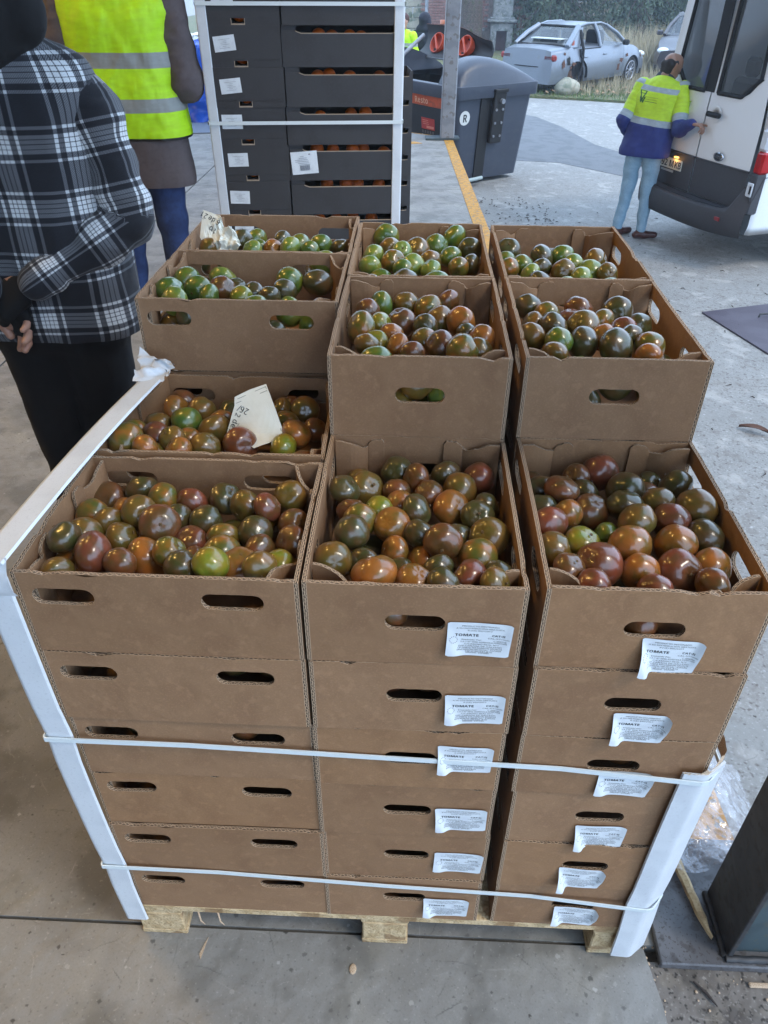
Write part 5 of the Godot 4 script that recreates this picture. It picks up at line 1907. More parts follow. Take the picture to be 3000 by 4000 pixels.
	# pedal bar by the near corner
	g = Geo.new()
	g.tube([Vector3(1.16, 0.1, 0.66), Vector3(1.24, 0.075, 0.62), Vector3(1.26, 0.1, 0.2)], 0.024, 10)
	part("pedal_bar", g.mesh(mat(Color(0.66, 0.72, 0.72), 0.5)), o)
	for s in [-1.0, 1.0]:
		g = Geo.new()
		g.box(Vector3(s * 0.6, 0.03, 0), Vector3(0.2, 0.07, 0.9), Transform3D(), 0.01)
		part("foot", g.mesh(M.bin_dark), o)
	# steel post at the dock corner
	var po := thing("canopy_post", "grey painted steel canopy post in front of the open bin", "post", Vector3(0.905, 0, -9.52), 0.04)
	g = Geo.new()
	g.box(Vector3(0, 2.2, 0), Vector3(0.17, 4.4, 0.17), Transform3D(), 0.012)
	part("shaft", g.mesh(M.galv), po)
	g = Geo.new()
	g.box(Vector3(-0.06, 0.012, 0.0), Vector3(0.42, 0.024, 0.22), Transform3D(), 0.004)
	part("base_plate", g.mesh(M.teal_steel), po)

# ---------------------------------------------------------------- van
func van() -> void:
	M.van_white = mat(lin(0.72, 0.74, 0.75), 0.28)
	M.van_white.clearcoat_enabled = true
	M.van_white.clearcoat = 0.5
	M.van_white.clearcoat_roughness = 0.1
	M.van_black = textured(tex(128, Color(0.2, 0.2, 0.215), [[420, 0.1, 2, 0.5, 0.8, Color(0.235, 0.235, 0.25), 0.6]]), 0.6, 0.3)
	M.glass = mat(Color(0.1, 0.13, 0.14, 0.28), 0.03)
	M.glass.transparency = BaseMaterial3D.TRANSPARENCY_ALPHA
	M.chrome = mat(Color(0.75, 0.76, 0.78), 0.15, 1.0)
	M.red_lens = mat(Color(0.62, 0.03, 0.05), 0.15)
	M.white_lens = mat(Color(0.8, 0.82, 0.84), 0.2)
	M.rubber = mat(Color(0.07, 0.07, 0.075), 0.85)
	var o := thing("van", "white van with black lower doors parked tail-on beside the pointing man", "van")
	# local: x to the right along the tail, +z out of the tail; 69.5 degrees of turn
	var a := deg_to_rad(69.5)
	var xd := Vector3(cos(a), 0, sin(a))
	o.basis = Basis(xd, Vector3.UP, Vector3(-xd.z, 0, xd.x) * 1.0)
	o.position = Vector3(3.13, GROUND, -8.2) + xd * 0.75
	var W := 0.83
	var H := 2.72
	var L := 4.3
	# closed body loft from the tail forward
	var rows := []
	for z in [-0.06, -0.1, -0.3, -1.4, -2.8, -3.3, -3.75, -4.15, -4.25]:
		var f := clampf((-z - 2.9) / 1.3, 0.0, 1.0)
		var top := lerpf(H, 1.05, smoothstep(0.15, 0.95, f))
		var w := W - 0.04 * f - (0.03 if z > -0.08 else 0.0)
		var row := []
		for q in [[-0.97, 0.34], [-1.0, 0.42], [-1.0, 1.0], [-0.99, 1.2], [-0.99 + 0.13 * minf(1.0, top - 1.2), top - 0.3], [-0.95 + 0.15 * minf(1.0, top - 1.2), top - 0.06], [-0.68, top], [0.0, top + 0.03], [0.68, top], [0.95 - 0.15 * minf(1.0, top - 1.2), top - 0.06], [0.99 - 0.13 * minf(1.0, top - 1.2), top - 0.3], [0.99, 1.2], [1.0, 1.0], [1.0, 0.42], [0.97, 0.34], [0.0, 0.34], [-0.97, 0.34]]:
			row.append(Vector3(q[0] * w, minf(q[1], top) if q[1] > 0.5 else q[1], z))
		rows.append(row)
	var g := Geo.new()
	g.grid(rows, true)
	# tail frame round the doors
	part("body", g.mesh(M.van_white), o)
	g = Geo.new()
	for s in [-1.0, 1.0]:
		g.prism(PackedVector2Array([Vector2(s * W, 0.9), Vector2(s * W, 1.2), Vector2(s * W * 0.84, H - 0.25), Vector2(s * W * 0.8, H - 0.03), Vector2(s * W * 0.68, H - 0.03), Vector2(s * (W - 0.1), 1.2), Vector2(s * (W - 0.09), 0.9)]), -0.12, -0.005)
	g.box(Vector3(0, H - 0.06, -0.05), Vector3(1.1, 0.14, 0.1), Transform3D(), 0.02)
	part("tail_frame", g.mesh(M.van_white), o)
	# doors: two leaves with window openings
	for s in [-1.0, 1.0]:
		g = Geo.new()
		var x0: float = 0.008 * s
		var x1: float = (W - 0.1) * s
		var ins := 0.11
		# rails and stiles round the window
		var bow := func(x: float, y: float, z := 0.0) -> Vector3:
			return Vector3(x * (1.0 - 0.13 * maxf(0.0, y - 1.25)), y, 0.02 + 0.05 * (1.0 - pow(x / W, 2.0)) * smoothstep(2.7, 1.1, y) + z)
		var skin := func(geo: Geo, xa: float, xb: float, ya: Callable, yb: Callable, n: int, m: int) -> void:
			var p := []
			for i in n + 1:
				var row := []
				for j in m + 1:
					var x := lerpf(xa, xb, float(i) / n)
					row.append(bow.call(x, lerpf(ya.call(x), yb.call(x), float(j) / m)))
				p.append(row)
			geo.grid(p, xb < xa)
		var low := func(_x: float) -> float: return 0.905
		var sill := func(x: float) -> float: return 1.475 + 0.16 * pow(clampf((absf(x) - 0.42) / 0.2, 0.0, 1.0), 2.0)
		var topw := func(_x: float) -> float: return 2.52
		var topd := func(_x: float) -> float: return 2.66
		skin.call(g, x0, x1, low, sill, 10, 6)
		skin.call(g, x0, s * 0.1, sill, topw, 2, 4)
		skin.call(g, s * 0.62, x1, sill, topw, 2, 4)
		skin.call(g, x0, x1, topw, topd, 6, 1)
		# pressed dish under the window and a step to the lower panel
		var door := part("rear_door", g.mesh(M.van_white), o)
		g = Geo.new()
		skin.call(g, s * 0.1, s * 0.62, sill, topw, 8, 6)
		for k in g.v.size():
			g.v[k].z -= 0.012
		part("window", g.mesh(M.glass), door)
		g = Geo.new()
		for e in [[Vector2(s * 0.1, 1.475), Vector2(s * 0.1, 2.52)], [Vector2(s * 0.1, 1.475), Vector2(s * 0.42, 1.475)], [Vector2(s * 0.42, 1.475), Vector2(s * 0.62, 1.635)], [Vector2(s * 0.62, 1.635), Vector2(s * 0.62, 2.52)], [Vector2(s * 0.1, 2.52), Vector2(s * 0.62, 2.52)]]:
			g.tube([bow.call(e[0].x, e[0].y, 0.002), bow.call(e[1].x, e[1].y, 0.002)], 0.02, 6)
		part("window_seal", g.mesh(M.rubber), door)
		g = Geo.new()
		var lowb := func(_x: float) -> float: return 0.57
		var lowt := func(_x: float) -> float: return 0.9
		skin.call(g, x0, x1, lowb, lowt, 10, 4)
		part("lower_cladding", g.mesh(M.van_black), door)
		g = Geo.new()
		g.tube([bow.call(x0, 0.9, 0.006), bow.call((x0 + x1) * 0.5, 0.9, 0.006), bow.call(x1, 0.9, 0.006)], 0.009, 6)
		part("cladding_edge", g.mesh(M.van_black), door)
	# wiper-side black mullion between the panes
	g = Geo.new()
	g.box(Vector3(-0.03, 2.0, 0.06), Vector3(0.14, 1.06, 0.012), Transform3D(), 0.004)
	part("centre_trim", g.mesh(M.rubber), o)
	# handle on a round recess
	g = Geo.new()
	g.box(Vector3(0.15, 1.3, 0.105), Vector3(0.2, 0.045, 0.045), Transform3D(), 0.015)
	part("handle", g.mesh(M.rubber), o)
	g = Geo.new()
	g.lathe([Vector2(0.07, 0.0), Vector2(0.062, 0.006), Vector2(0.0, -0.004)], 24, Transform3D(Basis(Vector3.RIGHT, PI / 2), Vector3(0.15, 1.305, 0.076)))
	part("handle_recess", g.mesh(M.van_white), o)
	# oval badge
	g = Geo.new()
	g.lathe([Vector2(0.068, 0.0), Vector2(0.068, 0.012), Vector2(0.056, 0.016)], 28, Transform3D(Basis(Vector3.RIGHT, PI / 2) * Basis.from_scale(Vector3(1, 1, 0.58)), Vector3(0.33, 0.965, 0.075)))
	var badge := part("badge", g.mesh(M.chrome), o)
	g = Geo.new()
	g.lathe([Vector2(0.056, 0.0), Vector2(0.0001, 0.003)], 28, Transform3D(Basis(Vector3.RIGHT, PI / 2) * Basis.from_scale(Vector3(1, 1, 0.58)), Vector3(0.33, 0.965, 0.088)))
	part("badge_field", g.mesh(mat(Color(0.08, 0.1, 0.14), 0.2)), badge)
	part("badge_script", letters("Ford", 0.03, 1.2, "Droid Serif", false).moved(Transform3D(Basis(), Vector3(0.33, 0.965, 0.0925))).mesh(M.chrome), badge)
	part("model_lettering", letters("TRANSIT", 0.05, 1.1, "Droid Sans", true).moved(Transform3D(Basis(), Vector3(-0.4, 1.34, 0.072))).mesh(M.chrome), o)
	# number plate with its two lamps
	g = Geo.new()
	g.box(Vector3(-0.4, 0.78, 0.07), Vector3(0.43, 0.1, 0.012), Transform3D(), 0.004)
	var np := part("number_plate", g.mesh(mat(Color(0.82, 0.81, 0.76), 0.4)), o)
	part("lettering", letters("5692 MKB", 0.066, 1.05, "Droid Sans", true).moved(Transform3D(Basis(), Vector3(-0.4, 0.778, 0.0785))).mesh(M.ink), np)
	g = Geo.new()
	g.box(Vector3(-0.4, 0.71, 0.075), Vector3(0.2, 0.018, 0.012))
	part("plate_holder", g.mesh(mat(Color(0.6, 0.62, 0.64), 0.5)), o)
	for k in 2:
		var x := -0.4 + (k - 0.5) * 0.24
		g = Geo.new()
		g.box(Vector3(x, 0.852, 0.082), Vector3(0.05, 0.014, 0.022))
		var lm := mat(Color(1.0, 0.8, 0.5), 0.4)
		lm.emission_enabled = true
		lm.emission = Color(1.0, 0.72, 0.36)
		lm.emission_energy_multiplier = 0.9
		part("plate_lamp", g.mesh(lm), o)
		var li := OmniLight3D.new()
		li.name = "plate_lamp_light"
		li.light_color = Color(1.0, 0.72, 0.36)
		li.light_energy = 0.0018
		li.light_size = 0.02
		li.omni_range = 4.0
		li.omni_attenuation = 2.0
		li.shadow_enabled = true
		li.position = Vector3(x, 0.835, 0.1)
		o.add_child(li, true)
	# bumper with a ribbed step
	rows = []
	var step := []
	for k in 21:
		var x := lerpf(-W - 0.01, W + 0.01, k / 20.0)
		var zb := 0.05 + 0.17 * (1.0 - pow(absf(x) / (W + 0.01), 3.0))
		var hump := smoothstep(0.66, 0.72, absf(x))
		var row := []
		for q in [[0.31, -0.1], [0.33, 0.0], [0.44, 0.012], [0.535, 0.006], [0.56 + 0.3 * hump, -0.01 - 0.1 * hump], [0.56 + 0.31 * hump, -0.17]]:
			row.append(Vector3(x, q[0], zb + q[1]))
		rows.append(row)
	g = Geo.new()
	g.grid(rows)
	var bump_part := part("bumper", g.mesh(M.van_black), o)
	for k in 30:
		g = Geo.new()
		var x := -0.63 + k * 0.0434
		var zb := 0.05 + 0.17 * (1.0 - pow(absf(x) / (W + 0.01), 3.0))
		g.box(Vector3(x, 0.566, zb - 0.075), Vector3(0.018, 0.01, 0.11))
		part("step_rib", g.mesh(M.van_black), bump_part)
	g = Geo.new()
	g.box(Vector3(0.6, 0.47, 0.167), Vector3(0.1, 0.035, 0.012), Transform3D(Basis(), Vector3.ZERO), 0.003)
	part("red_reflector", g.mesh(mat(Color(0.5, 0.08, 0.08), 0.3)), bump_part)
	# black corner panels, lamps and reversing plate
	for s in [-1.0, 1.0]:
		g = Geo.new()
		g.box(Vector3(s * (W - 0.045), 0.72, -0.03), Vector3(0.1, 0.36, 0.12), Transform3D(), 0.015)
		part("corner_panel", g.mesh(M.van_black), o)
		g = Geo.new()
		g.box(Vector3(s * (W - 0.035), 0.99, -0.04), Vector3(0.1, 0.19, 0.13), Transform3D(), 0.02)
		var lamp := part("tail_lamp", g.mesh(M.red_lens), o)
		g = Geo.new()
		g.box(Vector3(s * (W - 0.035), 1.18, -0.04), Vector3(0.098, 0.18, 0.128), Transform3D(), 0.02)
		part("clear_lens", g.mesh(M.white_lens), lamp)
		g = Geo.new()
		g.box(Vector3(s * (W - 0.04), 0.76, 0.032), Vector3(0.075, 0.12, 0.012), Transform3D(), 0.004)
		part("reflector_plate", g.mesh(M.white_lens), o)
	g = Geo.new()
	g.box(Vector3(W - 0.025, 0.76, 0.0395), Vector3(0.022, 0.07, 0.004))
	part("plate_mark", g.mesh(M.ink), o)
	# wheels
	for z in [-0.95, -3.45]:
		for s in [-1.0, 1.0]:
			g = Geo.new()
			g.lathe([Vector2(0.15, -0.09), Vector2(0.27, -0.1), Vector2(0.3, -0.07), Vector2(0.3, 0.07), Vector2(0.27, 0.1), Vector2(0.15, 0.09)], 24, Transform3D(Basis(Vector3.BACK, PI / 2), Vector3(s * (W - 0.12), 0.3, z)))
			var wheel := part("wheel", g.mesh(M.rubber), o)
			g = Geo.new()
			g.lathe([Vector2(0.16, -0.07), Vector2(0.16, 0.07), Vector2(0.001, 0.05)], 18, Transform3D(Basis(Vector3.BACK, PI / 2), Vector3(s * (W - 0.12), 0.3, z)))
			part("rim", g.mesh(M.galv), wheel)
	# seat rows seen through the glass
	for k in 3:
		for x in [-0.45, 0.4]:
			g = Geo.new()
			g.box(Vector3(x, 1.15, -0.75 - k * 0.9), Vector3(0.45, 0.75, 0.12), Transform3D(), 0.05)
			g.box(Vector3(x, 1.62, -0.75 - k * 0.9), Vector3(0.2, 0.18, 0.08), Transform3D(), 0.035)
			part("seat", g.mesh(mat(Color(0.22, 0.23, 0.27), 0.8)), o)

# ---------------------------------------------------------------- cars
func car(called: String, label: String, paint: Material, wreck: bool) -> Node3D:
	# local: +x right side, -z forward; 4.6 m long
	var o := thing(called, label, "car")
	var deck := func(z: float) -> float:
		if z < -0.95:
			return lerpf(0.66, 0.93, smoothstep(-2.25, -1.2, z))
		if z > 1.5:
			return lerpf(0.99, 0.93, smoothstep(1.6, 2.25, z))
		return 0.96
	var wid := func(z: float) -> float:
		return 0.88 * (1.0 - 0.22 * pow(smoothstep(-1.4, -2.3, z), 1.6) - 0.15 * pow(smoothstep(1.6, 2.3, z), 1.6))
	var lowest := func(z: float) -> float:
		var y := 0.22
		for zw in [-1.36, 1.34]:
			var d: float = absf(z - zw)
			if d < 0.37:
				y = maxf(y, 0.31 + sqrt(0.1369 - d * d))
		return y
	var side := func(z: float, y: float) -> float:
		var w: float = wid.call(z)
		var dk: float = deck.call(z)
		var t := y / maxf(dk, 0.01)
		return w * (1.0 - 0.07 * pow(clampf((0.55 - t) / 0.4, 0.0, 1.0), 2.0) - 0.09 * pow(clampf((t - 0.62) / 0.38, 0.0, 1.0), 1.7))
	var zs := []
	for k in 93:
		zs.append(lerpf(-2.25, 2.25, k / 92.0))
	var g := Geo.new()
	for s in [-1.0, 1.0]:
		var rows := []
		for z in zs:
			var lo: float = lowest.call(z)
			var dk: float = deck.call(z)
			var row := []
			for j in 11:
				var y := lerpf(lo, dk - 0.012, j / 10.0)
				row.append(Vector3(s * side.call(z, y), y, z))
			for j in range(1, 6):
				var t := j / 5.0
				row.append(Vector3(s * side.call(z, dk) * (1.0 - t), dk + 0.03 * sin(t * PI * 0.5) , z))
			rows.append(row)
		g.grid(rows, s < 0)
		for e in [0, 92]:
			var row: Array = rows[e]
			for j in row.size() - 1:
				var a: Vector3 = row[j]
				var b: Vector3 = row[j + 1]
				if (e == 0) == (s > 0):
					g.quad(b, a, Vector3(0, a.y, a.z), Vector3(0, b.y, b.z))
				else:
					g.quad(a, b, Vector3(0, b.y, b.z), Vector3(0, a.y, a.z))
	part("body", g.mesh(paint), o)
	g = Geo.new()
	g.box(Vector3(0, 0.26, 0), Vector3(1.5, 0.12, 4.2))
	g.box(Vector3(0, 0.62, 0.2), Vector3(1.5, 0.58, 2.2))
	for x in [-0.38, 0.38]:
		for z in [-0.1, 0.85]:
			g.box(Vector3(x, 1.02, z), Vector3(0.5, 0.5, 0.16), Transform3D(), 0.05)
	for zw in [-1.36, 1.34]:
		g.box(Vector3(0, 0.5, zw), Vector3(1.3, 0.4, 0.8))
	part("underbody", g.mesh(M.black), o)
	# roof and pillars
	var roof := func(z: float, x: float) -> Vector3:
		var t := (z + 0.2) / 1.25
		return Vector3(x * 0.58, 1.36 + 0.07 * sin(clampf(t, 0.0, 1.0) * PI * 0.85 + 0.25) + 0.03 * (1.0 - x * x), z)
	g = Geo.new()
	var rows := []
	for k in 13:
		var row := []
		for j in 11:
			row.append(roof.call(lerpf(-0.22, 1.05, k / 12.0), lerpf(-1.0, 1.0, j / 10.0)))
		rows.append(row)
	g.grid(rows, true)
	part("roof", g.mesh(paint), o)
	var gl := Geo.new()
	for s in [-1.0, 1.0]:
		g = Geo.new()
		var bf := Vector3(s * 0.78, 0.96, -1.0)
		var rf: Vector3 = roof.call(-0.22, s)
		var bb := Vector3(s * 0.77, 0.985, 1.72)
		var rb: Vector3 = roof.call(1.05, s)
		var bm := Vector3(s * 0.81, 0.95, 0.28)
		var rm: Vector3 = roof.call(0.36, s)
		var bc := Vector3(s * 0.8, 0.96, 1.2)
		for e in [[bf, rf, 0.045], [bm, rm, 0.045], [bb, rb, 0.07], [rf, rm, 0.03], [rm, rb, 0.03]]:
			var mid: Vector3 = e[0].lerp(e[1], 0.5) + Vector3(s * 0.02, 0.03, 0)
			g.tube([e[0], mid, e[1]], e[2], 8)
		# broad rear quarter
		g.quad(bc, bb, rb, rb.lerp(rm, 0.35)) if s > 0 else g.quad(bb, bc, rb.lerp(rm, 0.35), rb)
		if not wreck or s < 0:
			gl.quad(bf, bm, rm, rf)
			gl.quad(bm, bc, rb.lerp(rm, 0.35), rm)
		else:
			# front side pane mostly there, jagged hole; rear pane gone
			gl.tri(bf.lerp(bm, 0.35), bm, rm.lerp(rf, 0.2))
			gl.tri(bf, bf.lerp(bm, 0.3), bf.lerp(rf, 0.75))
			gl.tri(bf.lerp(bm, 0.55), rm.lerp(rf, 0.25), rf.lerp(rm, 0.4))
		part("pillars", g.mesh(paint), o)
	var a0: Vector3 = roof.call(-0.22, -0.97)
	var a1: Vector3 = roof.call(-0.22, 0.97)
	gl.quad(Vector3(-0.76, 0.965, -1.0), a0, a1, Vector3(0.76, 0.965, -1.0))
	part("window", gl.mesh(M.glass), o)
	gl = Geo.new()
	a0 = roof.call(1.05, -0.97)
	a1 = roof.call(1.05, 0.97)
	gl.quad(Vector3(-0.72, 1.0, 1.7), Vector3(0.72, 1.0, 1.7), a1, a0)
	part("rear_window", gl.mesh(M.glass), o)
	g = Geo.new()
	var rim := [Vector3(-0.72, 1.005, 1.71), Vector3(0.72, 1.005, 1.71), a1 + Vector3(0, 0, 0.01), a0 + Vector3(0, 0, 0.01), Vector3(-0.72, 1.005, 1.71)]
	g.tube(rim, 0.028, 6)
	part("window_rubber", g.mesh(M.rubber), o)
	if wreck:
		g = Geo.new()
		g.box(Vector3(-0.1, 1.2, 1.39), Vector3(0.85, 0.28, 0.02), Transform3D(Basis(Vector3.RIGHT, 0.0), Vector3.ZERO))
		var shelf := Geo.new()
		shelf.box(Vector3(0, 1.0, 1.35), Vector3(1.2, 0.03, 0.5))
		part("rear_shelf", shelf.mesh(mat(Color(0.62, 0.63, 0.62), 0.8)), o)
		shelf = Geo.new()
		shelf.box(Vector3(0.05, 1.13, 1.46), Vector3(0.9, 0.02, 0.3), Transform3D(Basis(Vector3.RIGHT, 0.0), Vector3.ZERO))
		part("loose_sheet", shelf.mesh(mat(Color(0.76, 0.78, 0.76), 0.8)), o)
	# doors: black gaps under slightly proud skins, right and left
	for s in [-1.0, 1.0]:
		for d in 2:
			var z0: float = [-0.82, 0.3][d]
			var z1: float = [0.26, 1.22][d]
			var gap := Geo.new()
			var skin := Geo.new()
			var pr := []
			var pg := []
			for k in 13:
				var rr := []
				var rg := []
				for j in 9:
					var z := lerpf(z0, z1, k / 12.0)
					var y := lerpf(0.3, 0.935, j / 8.0)
					if d == 1:
						z = minf(z, 1.34 - 0.0 - 0.45 * sqrt(maxf(0.0, 1.0 - pow((y - 0.31) / 0.45, 2.0))) if absf(y - 0.31) < 0.45 else z1)
					rr.append(Vector3(s * (side.call(z, y) + 0.014), y, z))
					var zg := z + (0.02 if k == 12 else -0.02 if k == 0 else 0.0)
					rg.append(Vector3(s * (side.call(zg, y) + 0.006), y, zg))
				pr.append(rr)
				pg.append(rg)
			skin.grid(pr, s < 0)
			gap.grid(pg, s < 0)
			part("door_gap", gap.mesh(M.black), o)
			var door := part(["front_door", "rear_door"][d], skin.mesh(paint), o)
			var hg := Geo.new()
			hg.box(Vector3(s * (side.call(z1 - 0.14, 0.78) + 0.03), 0.78, z1 - 0.16), Vector3(0.03, 0.03, 0.16), Transform3D(), 0.01)
			part("door_handle", hg.mesh(paint), door)
			if wreck and s > 0 and d == 1:
				door.position = Vector3(0.035, -0.02, -0.02)
				var bar := Geo.new()
				var pth := []
				for k in 12:
					var y := lerpf(0.24, 1.3, k / 11.0)
					var z := 1.25 - 0.1 * (1.0 - pow((y - 0.6) / 0.7, 2.0)) if y < 0.95 else lerpf(1.2, 0.98, (y - 0.95) / 0.35)
					pth.append(Vector3(lerpf(0.9, 0.62, smoothstep(0.9, 1.35, y)), y, z + (0.14 if y < 0.5 else 0.0) * (0.5 - y) * 3.0))
				bar.tube(pth, 0.035, 6)
				part("torn_door_seal", bar.mesh(M.black), o)
	# lamps, mirrors, bumper line
	for s in [-1.0, 1.0]:
		g = Geo.new()
		g.box(Vector3(s * 0.66, 0.78, 2.2), Vector3(0.34, 0.13, 0.1), Transform3D(), 0.03)
		part("tail_lamp", g.mesh(mat(Color(0.5, 0.12, 0.08), 0.3)), o)
		g = Geo.new()
		g.ball(Vector3(s * 0.6, 0.66, -2.1), Vector3(0.16, 0.08, 0.14), 14, 8)
		part("headlight", g.mesh(M.white_lens), o)
		g = Geo.new()
		g.box(Vector3(s * 0.95, 1.0, -0.72), Vector3(0.18, 0.12, 0.1), Transform3D(), 0.03)
		part("mirror", g.mesh(M.rubber if wreck else paint), o)
	g = Geo.new()
	g.tube([Vector3(-0.75, 0.58, 2.2), Vector3(0, 0.58, 2.28), Vector3(0.75, 0.58, 2.2), Vector3(0.8, 0.56, 1.8)], 0.012, 6)
	part("bumper_seam", g.mesh(M.black), o)
	# wheels
	for zw in [-1.36, 1.34]:
		for s in [-1.0, 1.0]:
			if wreck and zw > 0 and s > 0:
				g = Geo.new()
				g.lathe([Vector2(0.001, 0.0), Vector2(0.16, 0.0), Vector2(0.18, 0.04), Vector2(0.07, 0.06), Vector2(0.05, 0.1), Vector2(0.001, 0.1)], 16, Transform3D(Basis(Vector3.BACK, -PI / 2), Vector3(0.68, 0.3, zw)))
				part("bare_hub", g.mesh(mat(Color(0.3, 0.22, 0.17), 0.9)), o)
				continue
			var t := Transform3D(Basis(Vector3.BACK, -PI / 2 * s), Vector3(s * 0.76, 0.32, zw))
			g = Geo.new()
			g.lathe([Vector2(0.22, -0.08), Vector2(0.29, -0.1), Vector2(0.32, -0.07), Vector2(0.32, 0.07), Vector2(0.29, 0.1), Vector2(0.225, 0.085)], 28, t)
			var wheel := part("wheel", g.mesh(M.rubber), o)
			g = Geo.new()
			g.lathe([Vector2(0.23, 0.09), Vector2(0.215, 0.06), Vector2(0.2, 0.02), Vector2(0.001, 0.02)], 28, t)
			part("wheel_dish", g.mesh(M.black), wheel)
			g = Geo.new()
			g.lathe([Vector2(0.228, 0.06), Vector2(0.232, 0.095), Vector2(0.205, 0.09), Vector2(0.2, 0.05)], 28, t)
			for k in 10:
				g.box(Vector3(0.125, 0.075, 0), Vector3(0.19, 0.02, 0.024), t * Transform3D(Basis(Vector3.UP, TAU * k / 10.0), Vector3.ZERO), 0.004)
			g.lathe([Vector2(0.05, 0.07), Vector2(0.05, 0.1), Vector2(0.001, 0.1)], 14, t)
			part("rim", g.mesh(mat(Color(0.62, 0.63, 0.66), 0.35, 0.7)), wheel)
	if wreck:
		# rust holes and stickers where the paint has gone
		var rust := mat(Color(0.34, 0.22, 0.16), 0.95)
		var k := 0
		for q in [[1.72, 0.7, 0.06, 0.1], [1.9, 0.64, 0.05, 0.09], [1.62, 0.56, 0.04, 0.04], [1.5, 0.63, 0.1, 0.04], [1.86, 0.86, 0.03, 0.03], [-0.72, 0.6, 0.09, 0.05], [-0.62, 0.45, 0.06, 0.09], [-1.0, 0.7, 0.05, 0.04], [-1.95, 0.66, 0.14, 0.06]]:
			g = Geo.new()
			var c := Vector3(side.call(q[0], q[1]) + 0.018, q[1], q[0])
			var ring := []
			for j in 11:
				var an := TAU * j / 10.0
				var rr := 1.0 + 0.3 * sin(j * 2.3 + k)
				var z: float = q[0] + cos(an) * q[2] * rr
				var y: float = q[1] + sin(an) * q[3] * rr
				ring.append(Vector3(side.call(z, y) + 0.016, y, z))
			for j in 10:
				g.tri(c, ring[j + 1], ring[j])
			part("rust_hole" if k != 4 else "rust_spot", g.mesh(rust if k != 0 else M.black), o)
			k += 1
		g = Geo.new()
		g.box(Vector3(0.76, 1.06, 1.45), Vector3(0.012, 0.1, 0.1), Transform3D(), 0.003)
		part("red_decal", g.mesh(mat(Color(0.62, 0.33, 0.28), 0.6)), o)
	return o

func cars() -> void:
	M.silver = textured(tex(256, Color(0.5, 0.525, 0.56), [[430, 0.006, 4, 0.5, 0.8, Color(0.44, 0.46, 0.49), 0.7], [431, 0.03, 4, 0.7, 0.85, Color(0.5, 0.48, 0.45), 0.3]]), 0.3, 2.4, false)
	M.silver.metallic = 0.5
	var w := car("wrecked_car", "silver wrecked saloon car rusting on the grass with broken windows", M.silver, true)
	# front towards the right and away
	var fw := Vector3(5.93, 0, -22.1)
	var rw := Vector3(4.17, 0, -20.2)
	var f := (fw - rw).normalized()
	w.basis = Basis(Vector3(-f.z, 0, f.x), Vector3.UP, -f).scaled(Vector3.ONE * 0.95)
	w.position = Vector3(4.5, GROUND + 0.05, -21.3)
	var dk := mat(Color(0.13, 0.095, 0.12), 0.3)
	dk.clearcoat_enabled = true
	var d := car("dark_car", "dark purple-brown car half hidden behind the white van", dk, false)
	d.position = Vector3(8.5, GROUND + 0.02, -25.0)
	d.rotation.y = 2.75
	var wt := mat(Color(0.85, 0.87, 0.88), 0.25)
	wt.clearcoat_enabled = true
	var c := car("white_car", "white car behind the person in the yellow vest", wt, false)
	c.position = Vector3(-3.3, GROUND, -15.6)
	c.rotation.y = 2.2
	# blue tarpaulin heap in front of it
	M.tarp = mat(Color(0.09, 0.33, 0.76), 0.4)
	var nz := noise(440, 1.6, 4)
	var rows := []
	for a in 31:
		var row := []
		for b in 25:
			var t := a / 30.0
			var y := b / 24.0
			var an := TAU * t
			var r := lerpf(0.52, 0.22, pow(y, 1.6)) * (1.0 + 0.25 * nz.get_noise_3d(cos(an) * 1.3, y * 2.2, sin(an) * 1.3)) + 0.04 * sin(an * 7.0 + y * 5.0) * (1.0 - y)
			if b == 24:
				r = 0.01
			row.append(Vector3(cos(an) * r, y * 0.92 + 0.06 * nz.get_noise_3d(cos(an) * 2.0, 4.0, sin(an) * 2.0) * y, -sin(an) * r))
		rows.append(row)
	var g := Geo.new()
	g.grid(rows)
	single("blue_tarpaulin", g.mesh(M.tarp), "blue tarpaulin draped over a heap beside the tall orange stack", "tarpaulin", Vector3(-2.45, 0.0, -11.0))
	g = Geo.new()
	g.prism(PackedVector2Array([Vector2(-3.3, 11.3), Vector2(-2.78, 11.3), Vector2(-2.1, 10.3), Vector2(-1.9, 9.72), Vector2(-2.6, 9.58), Vector2(-3.4, 9.6)]), 0.0, 0.012, Transform3D(Basis(Vector3.RIGHT, Vector3.FORWARD, Vector3.UP), Vector3.ZERO))
	single("dock_plate", g.mesh(mat(Color(0.4, 0.44, 0.5), 0.6)), "grey steel dock plate lying behind the vested person's legs", "dock plate")

# ---------------------------------------------------------------- people
func plaid_texture() -> ImageTexture:
	var n := 256
	var prof := PackedFloat32Array()
	for k in n:
		var t := k / float(n)
		var w := 0.0
		if t < 0.05 or (t > 0.5 and t < 0.55):
			w = 0.85
		elif t > 0.125 and t < 0.425:
			w = 0.95 if fmod((t - 0.125) / 0.075, 1.0) < 0.82 else 0.25
		prof.append(w)
	var im := Image.create(n, n, false, Image.FORMAT_RGB8)
	var fuzz := bytes_of(501, n, 0.2, 2)
	for y in n:
		for x in n:
			var a := prof[x]
			var b := prof[y]
			# a coarse twill lets either thread show
			var tw := 0.5 + 0.5 * sin((x + y) * TAU / 8.0)
			var v := a * b * 1.0 + (a + b - 2.0 * a * b) * (0.2 + 0.3 * tw)
			v = clampf(v + (fuzz[y * n + x] / 255.0 - 0.5) * 0.16, 0.0, 1.0)
			im.set_pixel(x, y, Color(0.085, 0.09, 0.115).lerp(Color(0.84, 0.86, 0.87), v))
	return ImageTexture.create_from_image(im)

